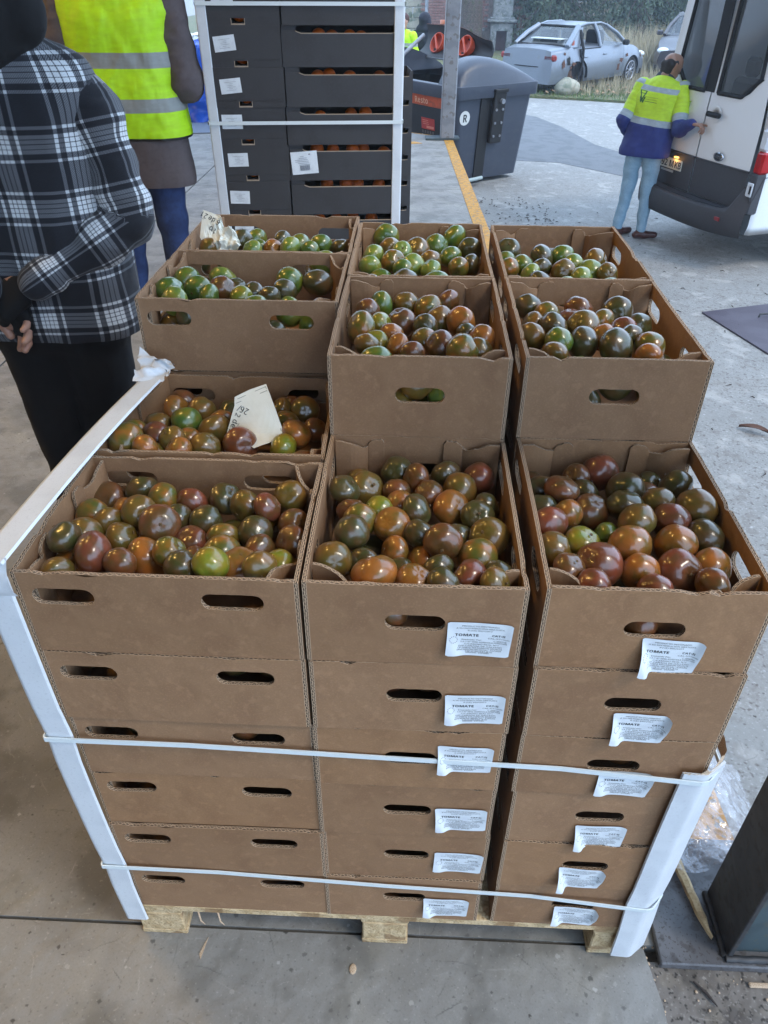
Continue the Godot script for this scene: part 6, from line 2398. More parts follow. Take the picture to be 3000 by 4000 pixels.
# bands from low to high: [y, colour] means this colour from y upwards
func band_texture(bands: Array, y0: float, y1: float, sd: int, logo := false) -> ImageTexture:
	var w := 256
	var h := 512
	var im := Image.create(w, h, false, Image.FORMAT_RGB8)
	var nz := bytes_of(sd, w, 0.05, 3)
	for py in h:
		var y := lerpf(y1, y0, (py + 0.5) / h)
		var c: Color = bands[0][1]
		for b in bands:
			if y >= b[0]:
				c = b[1]
		for px in w:
			var q := (nz[(py % w) * w + px] / 255.0 - 0.5) * 0.1
			im.set_pixel(px, py, Color(clampf(c.r + q * c.r, 0, 1), clampf(c.g + q * c.g, 0, 1), clampf(c.b + q * c.b, 0, 1)))
	if logo:
		# a small dark green crest of nested triangles and three faint lines of print
		var ink := Color(0.12, 0.33, 0.2)
		var put := func(a: Vector2, b: Vector2, r: float, col: Color) -> void:
			var st := int(a.distance_to(b) * 400.0) + 2
			for k in st + 1:
				var p := a.lerp(b, float(k) / st)
				var cx := int((p.x + 0.5) * w)
				var cy := int((y1 - p.y) / (y1 - y0) * h)
				for dy in range(-int(r), int(r) + 1):
					for dx in range(-int(r), int(r) + 1):
						if cx + dx >= 0 and cx + dx < w and cy + dy >= 0 and cy + dy < h:
							im.set_pixel(cx + dx, cy + dy, col)
		var o := Vector2(-0.1, 1.37)
		put.call(o + Vector2(-0.035, 0.05), o + Vector2(0.035, 0.05), 1.9, ink)
		put.call(o + Vector2(-0.03, 0.028), o + Vector2(0.03, 0.028), 1.9, ink)
		put.call(o + Vector2(-0.035, 0.05), o + Vector2(0.0, -0.03), 1.9, ink)
		put.call(o + Vector2(0.035, 0.05), o + Vector2(0.0, -0.03), 1.9, ink)
		put.call(o + Vector2(-0.02, 0.0), o + Vector2(-0.012, -0.05), 1.9, ink)
		put.call(o + Vector2(-0.012, -0.05), o + Vector2(0.0, -0.02), 1.9, ink)
		put.call(o + Vector2(0.0, -0.02), o + Vector2(0.012, -0.05), 1.9, ink)
		put.call(o + Vector2(0.012, -0.05), o + Vector2(0.03, 0.0), 1.9, ink)
		for k in 3:
			var x := -0.035
			while x < 0.07:
				var q := 0.006 + 0.008 * absf(sin(x * 300.0 + k))
				put.call(o + Vector2(0.075 + x, 0.005 - k * 0.02), o + Vector2(0.075 + x + q, 0.005 - k * 0.02), 1.0, Color(0.55, 0.62, 0.2) if k < 2 else Color(0.3, 0.42, 0.16))
				x += q + 0.008
	return ImageTexture.create_from_image(im)

# palm and five fingers: f along the fingers, u the way they close, s towards the thumb
func hand_bones(w: Vector3, f: Vector3, u: Vector3, curl: Array, k := 1.0) -> Array:
	f = f.normalized()
	u = (u - f * u.dot(f)).normalized()
	var s := f.cross(u).normalized()
	if k < 0.0:
		s = -s
	var b := []
	var rr := [0.0095, 0.01, 0.0095, 0.008]
	var ln := [[0.042, 0.026, 0.02], [0.046, 0.03, 0.021], [0.043, 0.027, 0.02], [0.034, 0.021, 0.018]]
	for j in 4:
		var off := 0.03 - j * 0.02
		var base := w + f * 0.02 + s * off * 0.7
		var kn := w + f * (0.088 - 0.006 * absf(j - 1.2)) + s * off
		b.append([base, kn, 0.015, 0.0125])
		var p := kn
		var an := 0.0
		for q in 3:
			an += curl[j] * [0.9, 1.1, 0.8][q]
			var d := f * cos(an) + u * sin(an) + s * (0.06 * (1.2 - j))
			var e: Vector3 = p + d.normalized() * ln[j][q]
			b.append([p, e, rr[j] * [1.05, 0.95, 0.88][q], rr[j] * [0.95, 0.88, 0.78][q]])
			p = e
	var t0 := w + f * 0.025 + s * 0.026
	var t1 := t0 + f * 0.03 + s * 0.022 + u * 0.012
	var t2: Vector3 = t1 + f * 0.03 + s * 0.008 + u * 0.016 * (0.4 + curl[4])
	var t3: Vector3 = t2 + f * 0.022 + u * 0.014 * (0.4 + curl[4])
	b.append([w, t0, 0.017, 0.016])
	b.append([t0, t1, 0.016, 0.0125])
	b.append([t1, t2, 0.0122, 0.0108])
	b.append([t2, t3, 0.0108, 0.0088])
	return b

func head_bones(t: Transform3D) -> Array:
	# head with brow, nose, mouth, chin and ears; faces -z, centre of the skull at the origin
	var src := [[Vector3(0, 0.02, 0.018), Vector3(0, 0.025, -0.02), 0.081, 0.078], [Vector3(0, -0.01, 0.02), Vector3(0, -0.01, -0.02), 0.07, 0.07],
		[Vector3(-0.022, -0.075, -0.03), Vector3(0.022, -0.075, -0.03), 0.045, 0.045], [Vector3(0, -0.1, -0.062), Vector3(0, -0.1, -0.058), 0.024, 0.024], [Vector3(-0.05, -0.055, 0.0), Vector3(-0.02, -0.09, -0.05), 0.026, 0.022], [Vector3(0.05, -0.055, 0.0), Vector3(0.02, -0.09, -0.05), 0.026, 0.022],
		[Vector3(-0.035, 0.006, -0.082), Vector3(0.035, 0.006, -0.082), 0.013, 0.013], [Vector3(0, -0.004, -0.088), Vector3(0, -0.042, -0.108), 0.009, 0.014], [Vector3(-0.013, -0.045, -0.094), Vector3(0.013, -0.045, -0.094), 0.009, 0.009],
		[Vector3(-0.04, -0.03, -0.068), Vector3(-0.032, -0.036, -0.07), 0.018, 0.018], [Vector3(0.04, -0.03, -0.068), Vector3(0.032, -0.036, -0.07), 0.018, 0.018],
		[Vector3(-0.02, -0.07, -0.082), Vector3(0.02, -0.07, -0.082), 0.008, 0.008], [Vector3(-0.017, -0.08, -0.08), Vector3(0.017, -0.08, -0.08), 0.0085, 0.0085],
		[Vector3(-0.084, 0.012, 0.012), Vector3(-0.08, -0.03, 0.004), 0.013, 0.01], [Vector3(0.084, 0.012, 0.012), Vector3(0.08, -0.03, 0.004), 0.013, 0.01],
		[Vector3(0, -0.09, 0.02), Vector3(0, -0.16, 0.035), 0.052, 0.058]]
	var out := []
	for b in src:
		out.append([t * b[0], t * b[1], b[2], b[3]])
	return out

func clamp_low(g: Geo, y: float, r := 0.0) -> Geo:
	for k in g.v.size():
		if g.v[k].y < y:
			g.v[k].y = y
	return g

func sleeve_uv(a: Vector3, b: Vector3, c: Vector3, per: float) -> Callable:
	return func(p: Vector3, _n: Vector3) -> Array:
		var ta := clampf((p - a).dot(b - a) / (b - a).length_squared(), 0.0, 1.0)
		var tb := clampf((p - b).dot(c - b) / (c - b).length_squared(), 0.0, 1.0)
		var qa := a.lerp(b, ta)
		var qb := b.lerp(c, tb)
		var first := p.distance_to(qa) < p.distance_to(qb)
		var ax := ((b - a) if first else (c - b)).normalized()
		var q := qa if first else qb
		var along := (b - a).length() * ta if first else (b - a).length() + (c - b).length() * tb
		var ref := (Vector3(0, 0, 1) - ax * ax.z).normalized()
		var d := p - q
		var an := atan2(d.dot(ax.cross(ref)), d.dot(ref))
		return [Color.WHITE, Vector2(an * 0.075 / per, -along / per)]

func band_uv(y0: float, y1: float) -> Callable:
	return func(p: Vector3, _n: Vector3) -> Array: return [Color.WHITE, Vector2(clampf(p.x + 0.5, 0.0, 1.0), clampf((y1 - p.y) / (y1 - y0), 0.0, 1.0))]

func torso(sh: Vector3, wide: float, hem: float, r: float, flare := 0.0, yoke := 0.075) -> Array:
	# sh: how far the shoulders lie off the hips
	var b := []
	for x in [-1.0, -0.35, 0.35, 1.0]:
		var w: float = wide * x
		b.append([Vector3(w * 0.62, 1.33, 0.01) + sh * 0.8, Vector3(w * 0.62, 1.08, 0.0) + sh * 0.35, r, r * 0.98, 1.05])
		b.append([Vector3(w * 0.62, 1.08, 0.0) + sh * 0.35, Vector3(w * (0.62 + flare), hem, 0.0), r * 0.98, r * 1.02, 1.05])
	b.append([Vector3(-wide * 1.05, 1.405, 0.015) + sh, Vector3(wide * 1.05, 1.405, 0.015) + sh, yoke, yoke])
	b.append([Vector3(-0.05, 1.44, 0.02) + sh, Vector3(0.05, 1.44, 0.02) + sh, yoke + 0.01, yoke + 0.01])
	return b

func legs_of(hl: Vector3, kl: Vector3, al: Vector3, hr: Vector3, kr: Vector3, ar: Vector3, k := 1.0) -> Array:
	return [[hl, kl, 0.098 * k, 0.072 * k], [kl, al, 0.07 * k, 0.056 * k], [hr, kr, 0.098 * k, 0.072 * k], [kr, ar, 0.07 * k, 0.056 * k], [hl + Vector3(0, 0.04, 0.02), hr + Vector3(0, 0.03, 0.01), 0.098, 0.098]]

func core_of(sh: Vector3, joints: Array) -> Array:
	# a slim continuous body under the clothes
	var b := [[Vector3(0, 0.95, 0), Vector3(0, 1.4, 0.01) + sh, 0.09, 0.09], [Vector3(0, 1.4, 0.01) + sh, Vector3(0, 1.52, 0.0) + sh, 0.06, 0.055], [Vector3(-0.14, 1.39, 0.01) + sh, Vector3(0.14, 1.39, 0.01) + sh, 0.055, 0.055], [Vector3(-0.08, 0.92, 0), Vector3(0.08, 0.92, 0), 0.085, 0.085]]
	for j in joints:
		b.append([j[0], j[1], j[2], j[3]])
	return b

func shoe(a: Vector3, toe: Vector3) -> Array:
	var d := (toe - a)
	d.y = 0.0
	d = d.normalized()
	var heel := Vector3(a.x, 0.04, a.z) - d * 0.045
	return [[heel, heel + d * 0.1, 0.04, 0.04], [heel + d * 0.1, heel + d * 0.205, 0.042, 0.036], [Vector3(a.x, 0.06, a.z), Vector3(a.x, 0.09, a.z), 0.045, 0.045]]

func people() -> void:
	M.skin = mat(lin(0.42, 0.23, 0.16), 0.5)
	M.skin.subsurf_scatter_enabled = true
	M.skin.subsurf_scatter_strength = 0.1
	M.skin_dark = mat(lin(0.3, 0.16, 0.105), 0.5)
	var fold := noise(510, 5.5, 3)
	var fine := noise(511, 9.0, 2)
	# ---- person in the plaid overshirt, back to us, hands clasped behind
	M.plaid = mat(Color.WHITE, 0.95)
	M.plaid.albedo_texture = plaid_texture()
	M.plaid.rim_enabled = true
	M.plaid.rim = 0.25
	M.black_cloth = textured(tex(128, Color(0.052, 0.053, 0.06), [[512, 0.1, 2, 0.5, 0.9, Color(0.075, 0.075, 0.085), 0.5]]), 0.95, 0.2, false)
	var o := thing("person", "person in black and white plaid overshirt and black hood, hands clasped behind the back", "person", Vector3(-0.455, 0, -1.24), 0.03)
	var sR := Vector3(0.205, 1.462, 0.0)
	var eR := Vector3(0.262, 1.17, 0.03)
	var wR := Vector3(0.035, 1.045, 0.155)
	var sL := Vector3(-0.205, 1.462, 0.0)
	var eL := Vector3(-0.262, 1.17, 0.04)
	var wL := Vector3(-0.09, 1.03, 0.165)
	var sh := Vector3(0, 0.065, 0)
	var handR := hand_bones(wR + Vector3(-0.03, -0.012, 0.004), Vector3(-0.86, -0.5, 0.06), Vector3(-0.1, -0.7, -0.75), [0.5, 0.5, 0.55, 0.6, 0.5], -1.0)
	var handL := hand_bones(wL + Vector3(0.0, -0.005, -0.02), Vector3(0.62, -0.78, 0.0), Vector3(-0.3, -0.25, 0.9), [0.42, 0.45, 0.5, 0.55, 0.2], 1.0)
	var body := net(core_of(sh, [[sR, eR, 0.045, 0.04], [eR, wR, 0.038, 0.028], [sL, eL, 0.045, 0.04], [eL, wL, 0.038, 0.028], [Vector3(-0.08, 0.92, 0), Vector3(-0.08, 0.5, 0), 0.06, 0.045], [Vector3(0.08, 0.92, 0), Vector3(0.08, 0.5, 0), 0.06, 0.045], [Vector3(-0.08, 0.5, 0), Vector3(-0.09, 0.08, 0.02), 0.045, 0.03], [Vector3(0.08, 0.5, 0), Vector3(0.09, 0.08, 0.02), 0.045, 0.03]]), 0.022, 0.02)
	body.add(net(head_bones(Transform3D(Basis(Vector3.RIGHT, 0.1), Vector3(0, 1.7, -0.01))), 0.008, 0.02))
	for b in handR + handL:
		b[2] *= 1.2
		b[3] *= 1.2
	body.add(net(handR, 0.004, 0.006))
	body.add(net(handL, 0.004, 0.006))
	var bp := part("body", body.mesh(M.skin), o)
	# nails
	var g := net(torso(sh, 0.155, 0.9, 0.125, 0.12), 0.0125, 0.06, fold, 0.016, Vector3(1.0, 0.75, 1.0), func(p: Vector3, _n: Vector3) -> Array: return [Color.WHITE, Vector2((0.19 * atan2(p.x, p.z + 0.06) + 0.008) / 0.142, -(p.y + 0.02) / 0.142)])
	part("overshirt", clamp_low(g, 0.872).mesh(M.plaid), o)
	for q in [[sR, eR, wR], [sL, eL, wL]]:
		var out: Vector3 = (q[0] - Vector3(0, 1.45, 0)).normalized()
		g = net([[q[0] - out * 0.03, q[0] + Vector3(0, -0.06, 0), 0.06, 0.074], [q[0] + Vector3(0, -0.05, 0), q[1], 0.074, 0.062], [q[1], q[1].lerp(q[2], 0.3), 0.062, 0.06], [q[1].lerp(q[2], 0.3), q[1].lerp(q[2], 0.9), 0.058, 0.044]], 0.011, 0.03, fold, 0.018, Vector3(0.9, 1.7, 0.9), sleeve_uv(q[0], q[1], q[2], 0.142))
		part("sleeve", g.mesh(M.plaid), o)
		g = net([[q[1].lerp(q[2], 0.86), q[1].lerp(q[2], 0.99), 0.05, 0.046]], 0.008, 0.01, fine, 0.004, Vector3.ONE, sleeve_uv(q[0], q[1], q[2], 0.142))
		part("cuff", g.mesh(M.plaid), o)
	# black fingerless gloves over palms and wrists
	for k in 2:
		var hb: Array = [handR, handL][k]
		var gl := []
		for j in [0, 1, 4, 5, 8, 9, 12, 13]:
			gl.append([hb[j][0], hb[j][1], hb[j][2] + 0.0045, hb[j][3] + 0.0045])
		gl.append([hb[16][0], hb[17][1], 0.021, 0.0165])
		gl.append([[eR, eL][k].lerp([wR, wL][k], 0.85), [wR, wL][k], 0.036, 0.03])
		part("glove", net(gl, 0.006, 0.012).mesh(M.black_cloth), o)
	# hood: up over the head and bunched on the upper back
	var hood := [[Vector3(0, 1.74, 0.02), Vector3(0, 1.7, -0.03), 0.118, 0.112], [Vector3(0, 1.68, 0.05), Vector3(0, 1.62, 0.075), 0.115, 0.115], [Vector3(-0.1, 1.6, 0.06), Vector3(0.1, 1.61, 0.06), 0.075, 0.07], [Vector3(-0.05, 1.575, 0.09), Vector3(0.05, 1.575, 0.09), 0.06, 0.06], [Vector3(0, 1.57, 0.1), Vector3(0, 1.55, 0.11), 0.055, 0.035], [Vector3(0, 1.7, -0.16), Vector3(0, 1.66, -0.1), 0.075, 0.07, 1.0, true]]
	part("hood", net(hood, 0.012, 0.04, fold, 0.014, Vector3(1.2, 0.8, 1.2)).mesh(M.black_cloth), o)
	g = net(legs_of(Vector3(-0.085, 0.88, 0), Vector3(-0.08, 0.5, 0.0), Vector3(-0.09, 0.1, 0.03), Vector3(0.085, 0.88, 0), Vector3(0.08, 0.5, 0.0), Vector3(0.09, 0.1, 0.03), 1.05), 0.017, 0.05, fold, 0.014, Vector3(1, 0.8, 1))
	part("trousers", clamp_low(g, 0.07).mesh(M.black_cloth), o)
	for s in [-1.0, 1.0]:
		part("shoe", clamp_low(net(shoe(Vector3(s * 0.09, 0.1, 0.03), Vector3(s * 0.11, 0, -0.2)), 0.012, 0.02), 0.002).mesh(M.black), o)

	# ---- person in the yellow vest
	M.taupe = textured(tex(128, Color(0.35, 0.315, 0.32), [[515, 0.08, 2, 0.5, 0.9, Color(0.3, 0.27, 0.275), 0.5]]), 0.85, 0.3, false)
	M.vest = mat(Color.WHITE, 0.6)
	var hv := Color(0.7, 0.9, 0.05)
	var tape := Color(0.56, 0.58, 0.57)
	M.vest.albedo_texture = band_texture([[0.0, Color(0.1, 0.11, 0.1)], [0.908, hv], [1.02, tape], [1.08, hv], [1.205, tape], [1.268, hv]], 0.8, 1.6, 516)
	M.jeans = textured(tex(128, Color(0.13, 0.2, 0.36), [[517, 0.03, 3, 0.45, 0.75, Color(0.19, 0.28, 0.47), 0.7], [518, 0.2, 2, 0.5, 0.9, Color(0.1, 0.15, 0.27), 0.5]]), 0.85, 0.6, false)
	o = thing("person", "person in yellow reflective vest over taupe coat with blue jeans, back turned", "person", Vector3(-0.985, 0, -3.66), 0.06)
	o.scale = Vector3.ONE * 1.07
	sR = Vector3(0.235, 1.46, 0.0)
	eR = Vector3(0.295, 1.14, 0.02)
	wR = Vector3(0.17, 1.05, -0.22)
	sL = Vector3(-0.235, 1.46, 0.0)
	eL = Vector3(-0.295, 1.14, 0.02)
	wL = Vector3(-0.17, 1.05, -0.22)
	sh = Vector3(0, 0.055, 0)
	body = net(core_of(sh, [[sR, eR, 0.045, 0.04], [eR, wR, 0.038, 0.028], [sL, eL, 0.045, 0.04], [eL, wL, 0.038, 0.028], [Vector3(-0.1, 0.92, 0), Vector3(-0.11, 0.5, 0), 0.07, 0.05], [Vector3(0.1, 0.92, 0), Vector3(0.11, 0.5, 0), 0.07, 0.05], [Vector3(-0.11, 0.5, 0), Vector3(-0.11, 0.08, 0.02), 0.05, 0.035], [Vector3(0.11, 0.5, 0), Vector3(0.11, 0.08, 0.02), 0.05, 0.035]]), 0.022, 0.03)
	body.add(net(head_bones(Transform3D(Basis(), Vector3(0, 1.7, -0.02))), 0.01, 0.02))
	body.add(net(hand_bones(wR, Vector3(-0.7, 0, -0.6), Vector3(-0.5, -0.3, 0.6), [0.5, 0.5, 0.5, 0.5, 0.4], 1.0), 0.007, 0.006))
	body.add(net(hand_bones(wL, Vector3(0.7, 0, -0.6), Vector3(0.5, -0.3, 0.6), [0.5, 0.5, 0.5, 0.5, 0.4], -1.0), 0.007, 0.006))
	part("body", body.mesh(M.skin), o)
	part("hair", net([[Vector3(0, 1.735, 0.01), Vector3(0, 1.69, 0.04), 0.094, 0.088]], 0.01, 0.02, fine, 0.004).mesh(mat(Color(0.1, 0.08, 0.07), 0.8)), o)
	g = net(torso(sh, 0.155, 0.71, 0.135, 0.25, 0.07), 0.016, 0.06, fold, 0.012, Vector3(1, 0.7, 1))
	part("coat", clamp_low(g, 0.675).mesh(M.taupe), o)
	g = net(torso(sh, 0.165, 0.93, 0.155, 0.16, 0.098), 0.012, 0.05, fold, 0.014, Vector3(1.4, 0.8, 1.2), band_uv(0.8, 1.6))
	part("vest", clamp_low(g, 0.897).mesh(M.vest), o)
	for q in [[sR, eR, wR], [sL, eL, wL]]:
		g = net([[q[0], q[1], 0.088, 0.078], [q[1], q[1].lerp(q[2], 0.92), 0.078, 0.055]], 0.013, 0.04, fold, 0.018, Vector3(0.9, 1.6, 0.9))
		part("sleeve", g.mesh(M.taupe), o)
	g = net(legs_of(Vector3(-0.1, 0.9, 0), Vector3(-0.12, 0.5, 0.0), Vector3(-0.13, 0.1, 0.03), Vector3(0.1, 0.9, 0), Vector3(0.12, 0.5, 0.0), Vector3(0.13, 0.1, 0.03), 1.12), 0.017, 0.04, fold, 0.014, Vector3(1, 0.9, 1))
	part("jeans", clamp_low(g, 0.07).mesh(M.jeans), o)
	for s in [-1.0, 1.0]:
		part("shoe", clamp_low(net(shoe(Vector3(s * 0.13, 0.1, 0.03), Vector3(s * 0.16, 0, -0.2)), 0.012, 0.02), 0.002).mesh(M.black), o)

	# ---- the pointing man by the van
	var hv2 := Color(0.7, 0.82, 0.16)
	var navy := Color(0.12, 0.17, 0.42)
	M.work_jacket = mat(Color.WHITE, 0.7)
	M.work_jacket.albedo_texture = band_texture([[0.0, navy], [1.13, Color(0.58, 0.62, 0.64)], [1.19, hv2], [1.425, Color(0.58, 0.62, 0.64)], [1.47, hv2]], 0.75, 1.6, 520, true)
	M.light_jeans = textured(tex(128, Color(0.5, 0.62, 0.7), [[521, 0.03, 3, 0.45, 0.75, Color(0.58, 0.7, 0.77), 0.7], [522, 0.2, 2, 0.5, 0.9, Color(0.42, 0.54, 0.62), 0.4]]), 0.9, 0.5, false)
	o = thing("person", "balding man in yellow and blue work jacket pointing at the white van", "person", Vector3(2.93, GROUND, -7.93), -0.52)
	sh = Vector3(0.045, 0.03, -0.07)
	sR = Vector3(0.2, 1.42, 0.0) + sh
	eR = Vector3(0.33, 1.12, 0.1)
	wR = Vector3(0.475, 1.2, 0.25)
	sL = Vector3(-0.2, 1.42, 0.0) + sh
	eL = Vector3(-0.255, 1.15, 0.05)
	wL = Vector3(-0.2, 0.95, -0.1)
	body = net(core_of(sh, [[sR, eR, 0.045, 0.04], [eR, wR, 0.038, 0.028], [sL, eL, 0.045, 0.04], [eL, wL, 0.038, 0.028], [Vector3(-0.09, 0.9, 0), Vector3(-0.105, 0.5, -0.02), 0.06, 0.04], [Vector3(0.09, 0.9, 0), Vector3(0.11, 0.5, -0.03), 0.06, 0.04], [Vector3(-0.105, 0.5, -0.02), Vector3(-0.13, 0.08, 0.02), 0.04, 0.03], [Vector3(0.11, 0.5, -0.03), Vector3(0.13, 0.08, 0.02), 0.04, 0.03]]), 0.022, 0.012)
	var ht := Transform3D(Basis(Vector3.UP, -0.75) * Basis(Vector3.RIGHT, -0.25), Vector3(0.085, 1.645, -0.12))
	body.add(net(head_bones(ht), 0.007, 0.016))
	body.add(net(hand_bones(wR, Vector3(0.97, -0.05, 0.1), Vector3(0.1, -1, 0.0), [0.06, 0.75, 0.8, 0.8, 0.2], 1.0), 0.006, 0.006))
	body.add(net(hand_bones(wL, Vector3(0.3, -0.5, -0.8), Vector3(0.6, 0, 0.3), [0.4, 0.4, 0.4, 0.4, 0.3], -1.0), 0.008, 0.006))
	part("body", body.mesh(M.skin_dark), o)
	var hair := []
	for b in [[Vector3(-0.066, 0.02, 0.01), Vector3(-0.045, 0.0, 0.05), 0.026, 0.032], [Vector3(0.066, 0.02, 0.01), Vector3(0.045, 0.0, 0.05), 0.026, 0.032], [Vector3(-0.035, 0.0, 0.052), Vector3(0.035, 0.0, 0.052), 0.052, 0.052], [Vector3(-0.03, -0.05, 0.05), Vector3(0.03, -0.05, 0.05), 0.042, 0.042]]:
		hair.append([ht * b[0], ht * b[1], b[2], b[3]])
	part("hair", net(hair, 0.008, 0.015, fine, 0.003).mesh(mat(Color(0.15, 0.13, 0.12), 0.85)), o)
	g = net(torso(sh, 0.16, 0.87, 0.14, 0.12), 0.0125, 0.05, fold, 0.016, Vector3(1.2, 0.8, 1.2), func(p: Vector3, _n: Vector3) -> Array: return [Color.WHITE, Vector2(clampf(p.x + 0.5, 0, 1), clampf((1.6 - p.y - 0.09 * p.x) / 0.85, 0, 1))])
	part("jacket", clamp_low(g, 0.83).mesh(M.work_jacket), o)
	g = net([[Vector3(-0.03, 1.5, -0.03) + sh * 0.9, Vector3(0.035, 1.5, -0.035) + sh * 0.9, 0.066, 0.066], [Vector3(0, 1.5, -0.03) + sh, Vector3(0.01, 1.55, -0.04) + sh, 0.068, 0.06]], 0.012, 0.03, fine, 0.004)
	part("collar", g.mesh(mat(Color(0.2, 0.22, 0.27), 0.9)), o)
	for q in [[sR, eR, wR], [sL, eL, wL]]:
		var a: Vector3 = q[0]
		var b: Vector3 = q[1]
		g = net([[q[0], q[1], 0.085, 0.072], [q[1], q[1].lerp(q[2], 0.95), 0.072, 0.048]], 0.0125, 0.04, fold, 0.014, Vector3(0.9, 1.5, 0.9), func(p: Vector3, _n: Vector3) -> Array:
			var t := (p - a).dot(b - a) / (b - a).length()
			return [Color.WHITE, Vector2(0.9, (1.6 - (1.42 - t * 0.92)) / 0.85)])
		part("sleeve", g.mesh(M.work_jacket), o)
	g = net(legs_of(Vector3(-0.09, 0.88, 0), Vector3(-0.105, 0.5, -0.02), Vector3(-0.13, 0.1, 0.02), Vector3(0.09, 0.88, 0), Vector3(0.11, 0.5, -0.03), Vector3(0.13, 0.1, 0.02)), 0.014, 0.03, fold, 0.014, Vector3(1, 1.1, 1))
	part("jeans", clamp_low(g, 0.075).mesh(M.light_jeans), o)
	var leather := mat(Color(0.25, 0.12, 0.095), 0.35)
	part("shoe", clamp_low(net(shoe(Vector3(-0.13, 0.1, 0.02), Vector3(0.0, 0, -0.15)), 0.01, 0.02), 0.002).mesh(leather), o)
	part("shoe", clamp_low(net(shoe(Vector3(0.13, 0.1, 0.02), Vector3(0.33, 0, -0.1)), 0.01, 0.02), 0.002).mesh(leather), o)

	# ---- two people far off behind the bin
	for k in 2:
		var at: Vector3 = [Vector3(0.22, GROUND, -15.7), Vector3(0.62, GROUND, -15.9)][k]
		o = thing("person", ["person in yellow reflective jacket far off behind the open bin lid", "person in dark hooded coat far off behind the open bin lid"][k], "person", at, [2.6, -0.6][k])
		var cl: Material = M.vest if k == 0 else mat(Color(0.13, 0.14, 0.18), 0.9)
		var j := [[Vector3(-0.2, 1.42, 0), Vector3(-0.26, 1.15, 0.02), 0.04, 0.038], [Vector3(-0.26, 1.15, 0.02), Vector3(-0.16, 1.2, -0.22), 0.036, 0.03], [Vector3(0.2, 1.42, 0), Vector3(0.26, 1.15, 0.02), 0.04, 0.038], [Vector3(0.26, 1.15, 0.02), Vector3(0.16, 1.3, -0.22), 0.036, 0.03], [Vector3(-0.1, 0.92, 0), Vector3(-0.11, 0.08, 0.02), 0.07, 0.04], [Vector3(0.1, 0.92, 0), Vector3(0.11, 0.08, 0.02), 0.07, 0.04]]
		body = net(core_of(Vector3.ZERO, j), 0.03, 0.03)
		body.add(net(head_bones(Transform3D(Basis(), Vector3(0, 1.63, -0.02))), 0.014, 0.02))
		for s in [-1.0, 1.0]:
			body.add(net(hand_bones(Vector3(s * 0.16, 1.2 + (0.1 if s > 0 else 0.0), -0.22), Vector3(-s * 0.5, 0.4, -0.6), Vector3(0, -0.5, 0.5), [0.5, 0.5, 0.5, 0.5, 0.4], s), 0.011, 0.006))
		part("body", body.mesh(M.skin), o)
		g = net(torso(Vector3.ZERO, 0.165, 0.88, 0.14, 0.15), 0.025, 0.05, fold, 0.015, Vector3.ONE, band_uv(0.9, 1.6))
		part("jacket", clamp_low(g, 0.8).mesh(cl), o)
		for s in [-1.0, 1.0]:
			var i := 0 if s < 0 else 2
			part("sleeve", net([[j[i][0], j[i][1], 0.085, 0.07], [j[i + 1][0], j[i + 1][1], 0.07, 0.05]], 0.022, 0.04, fold, 0.012, Vector3.ONE, band_uv(0.9, 1.6)).mesh(cl), o)
		if k == 1:
			part("hood", net([[Vector3(0, 1.67, 0.02), Vector3(0, 1.62, 0.0), 0.115, 0.115], [Vector3(-0.08, 1.5, 0.03), Vector3(0.08, 1.5, 0.03), 0.09, 0.09], [Vector3(0, 1.64, -0.16), Vector3(0, 1.6, -0.1), 0.08, 0.07, 1.0, true]], 0.018, 0.04).mesh(cl), o)
		else:
			part("cap", net([[Vector3(0, 1.69, 0.0), Vector3(0, 1.68, 0.03), 0.092, 0.09]], 0.016, 0.02).mesh(mat(Color(0.3, 0.2, 0.18), 0.9)), o)
		part("trousers", clamp_low(net(legs_of(Vector3(-0.1, 0.88, 0), Vector3(-0.11, 0.5, 0), Vector3(-0.11, 0.1, 0.02), Vector3(0.1, 0.88, 0), Vector3(0.11, 0.5, 0), Vector3(0.11, 0.1, 0.02)), 0.025, 0.04), 0.06).mesh(mat(Color(0.24, 0.25, 0.27), 0.9)), o)
		for s in [-1.0, 1.0]:
			part("shoe", clamp_low(net(shoe(Vector3(s * 0.11, 0.1, 0.02), Vector3(s * 0.13, 0, -0.2)), 0.018, 0.02), 0.002).mesh(M.black), o)

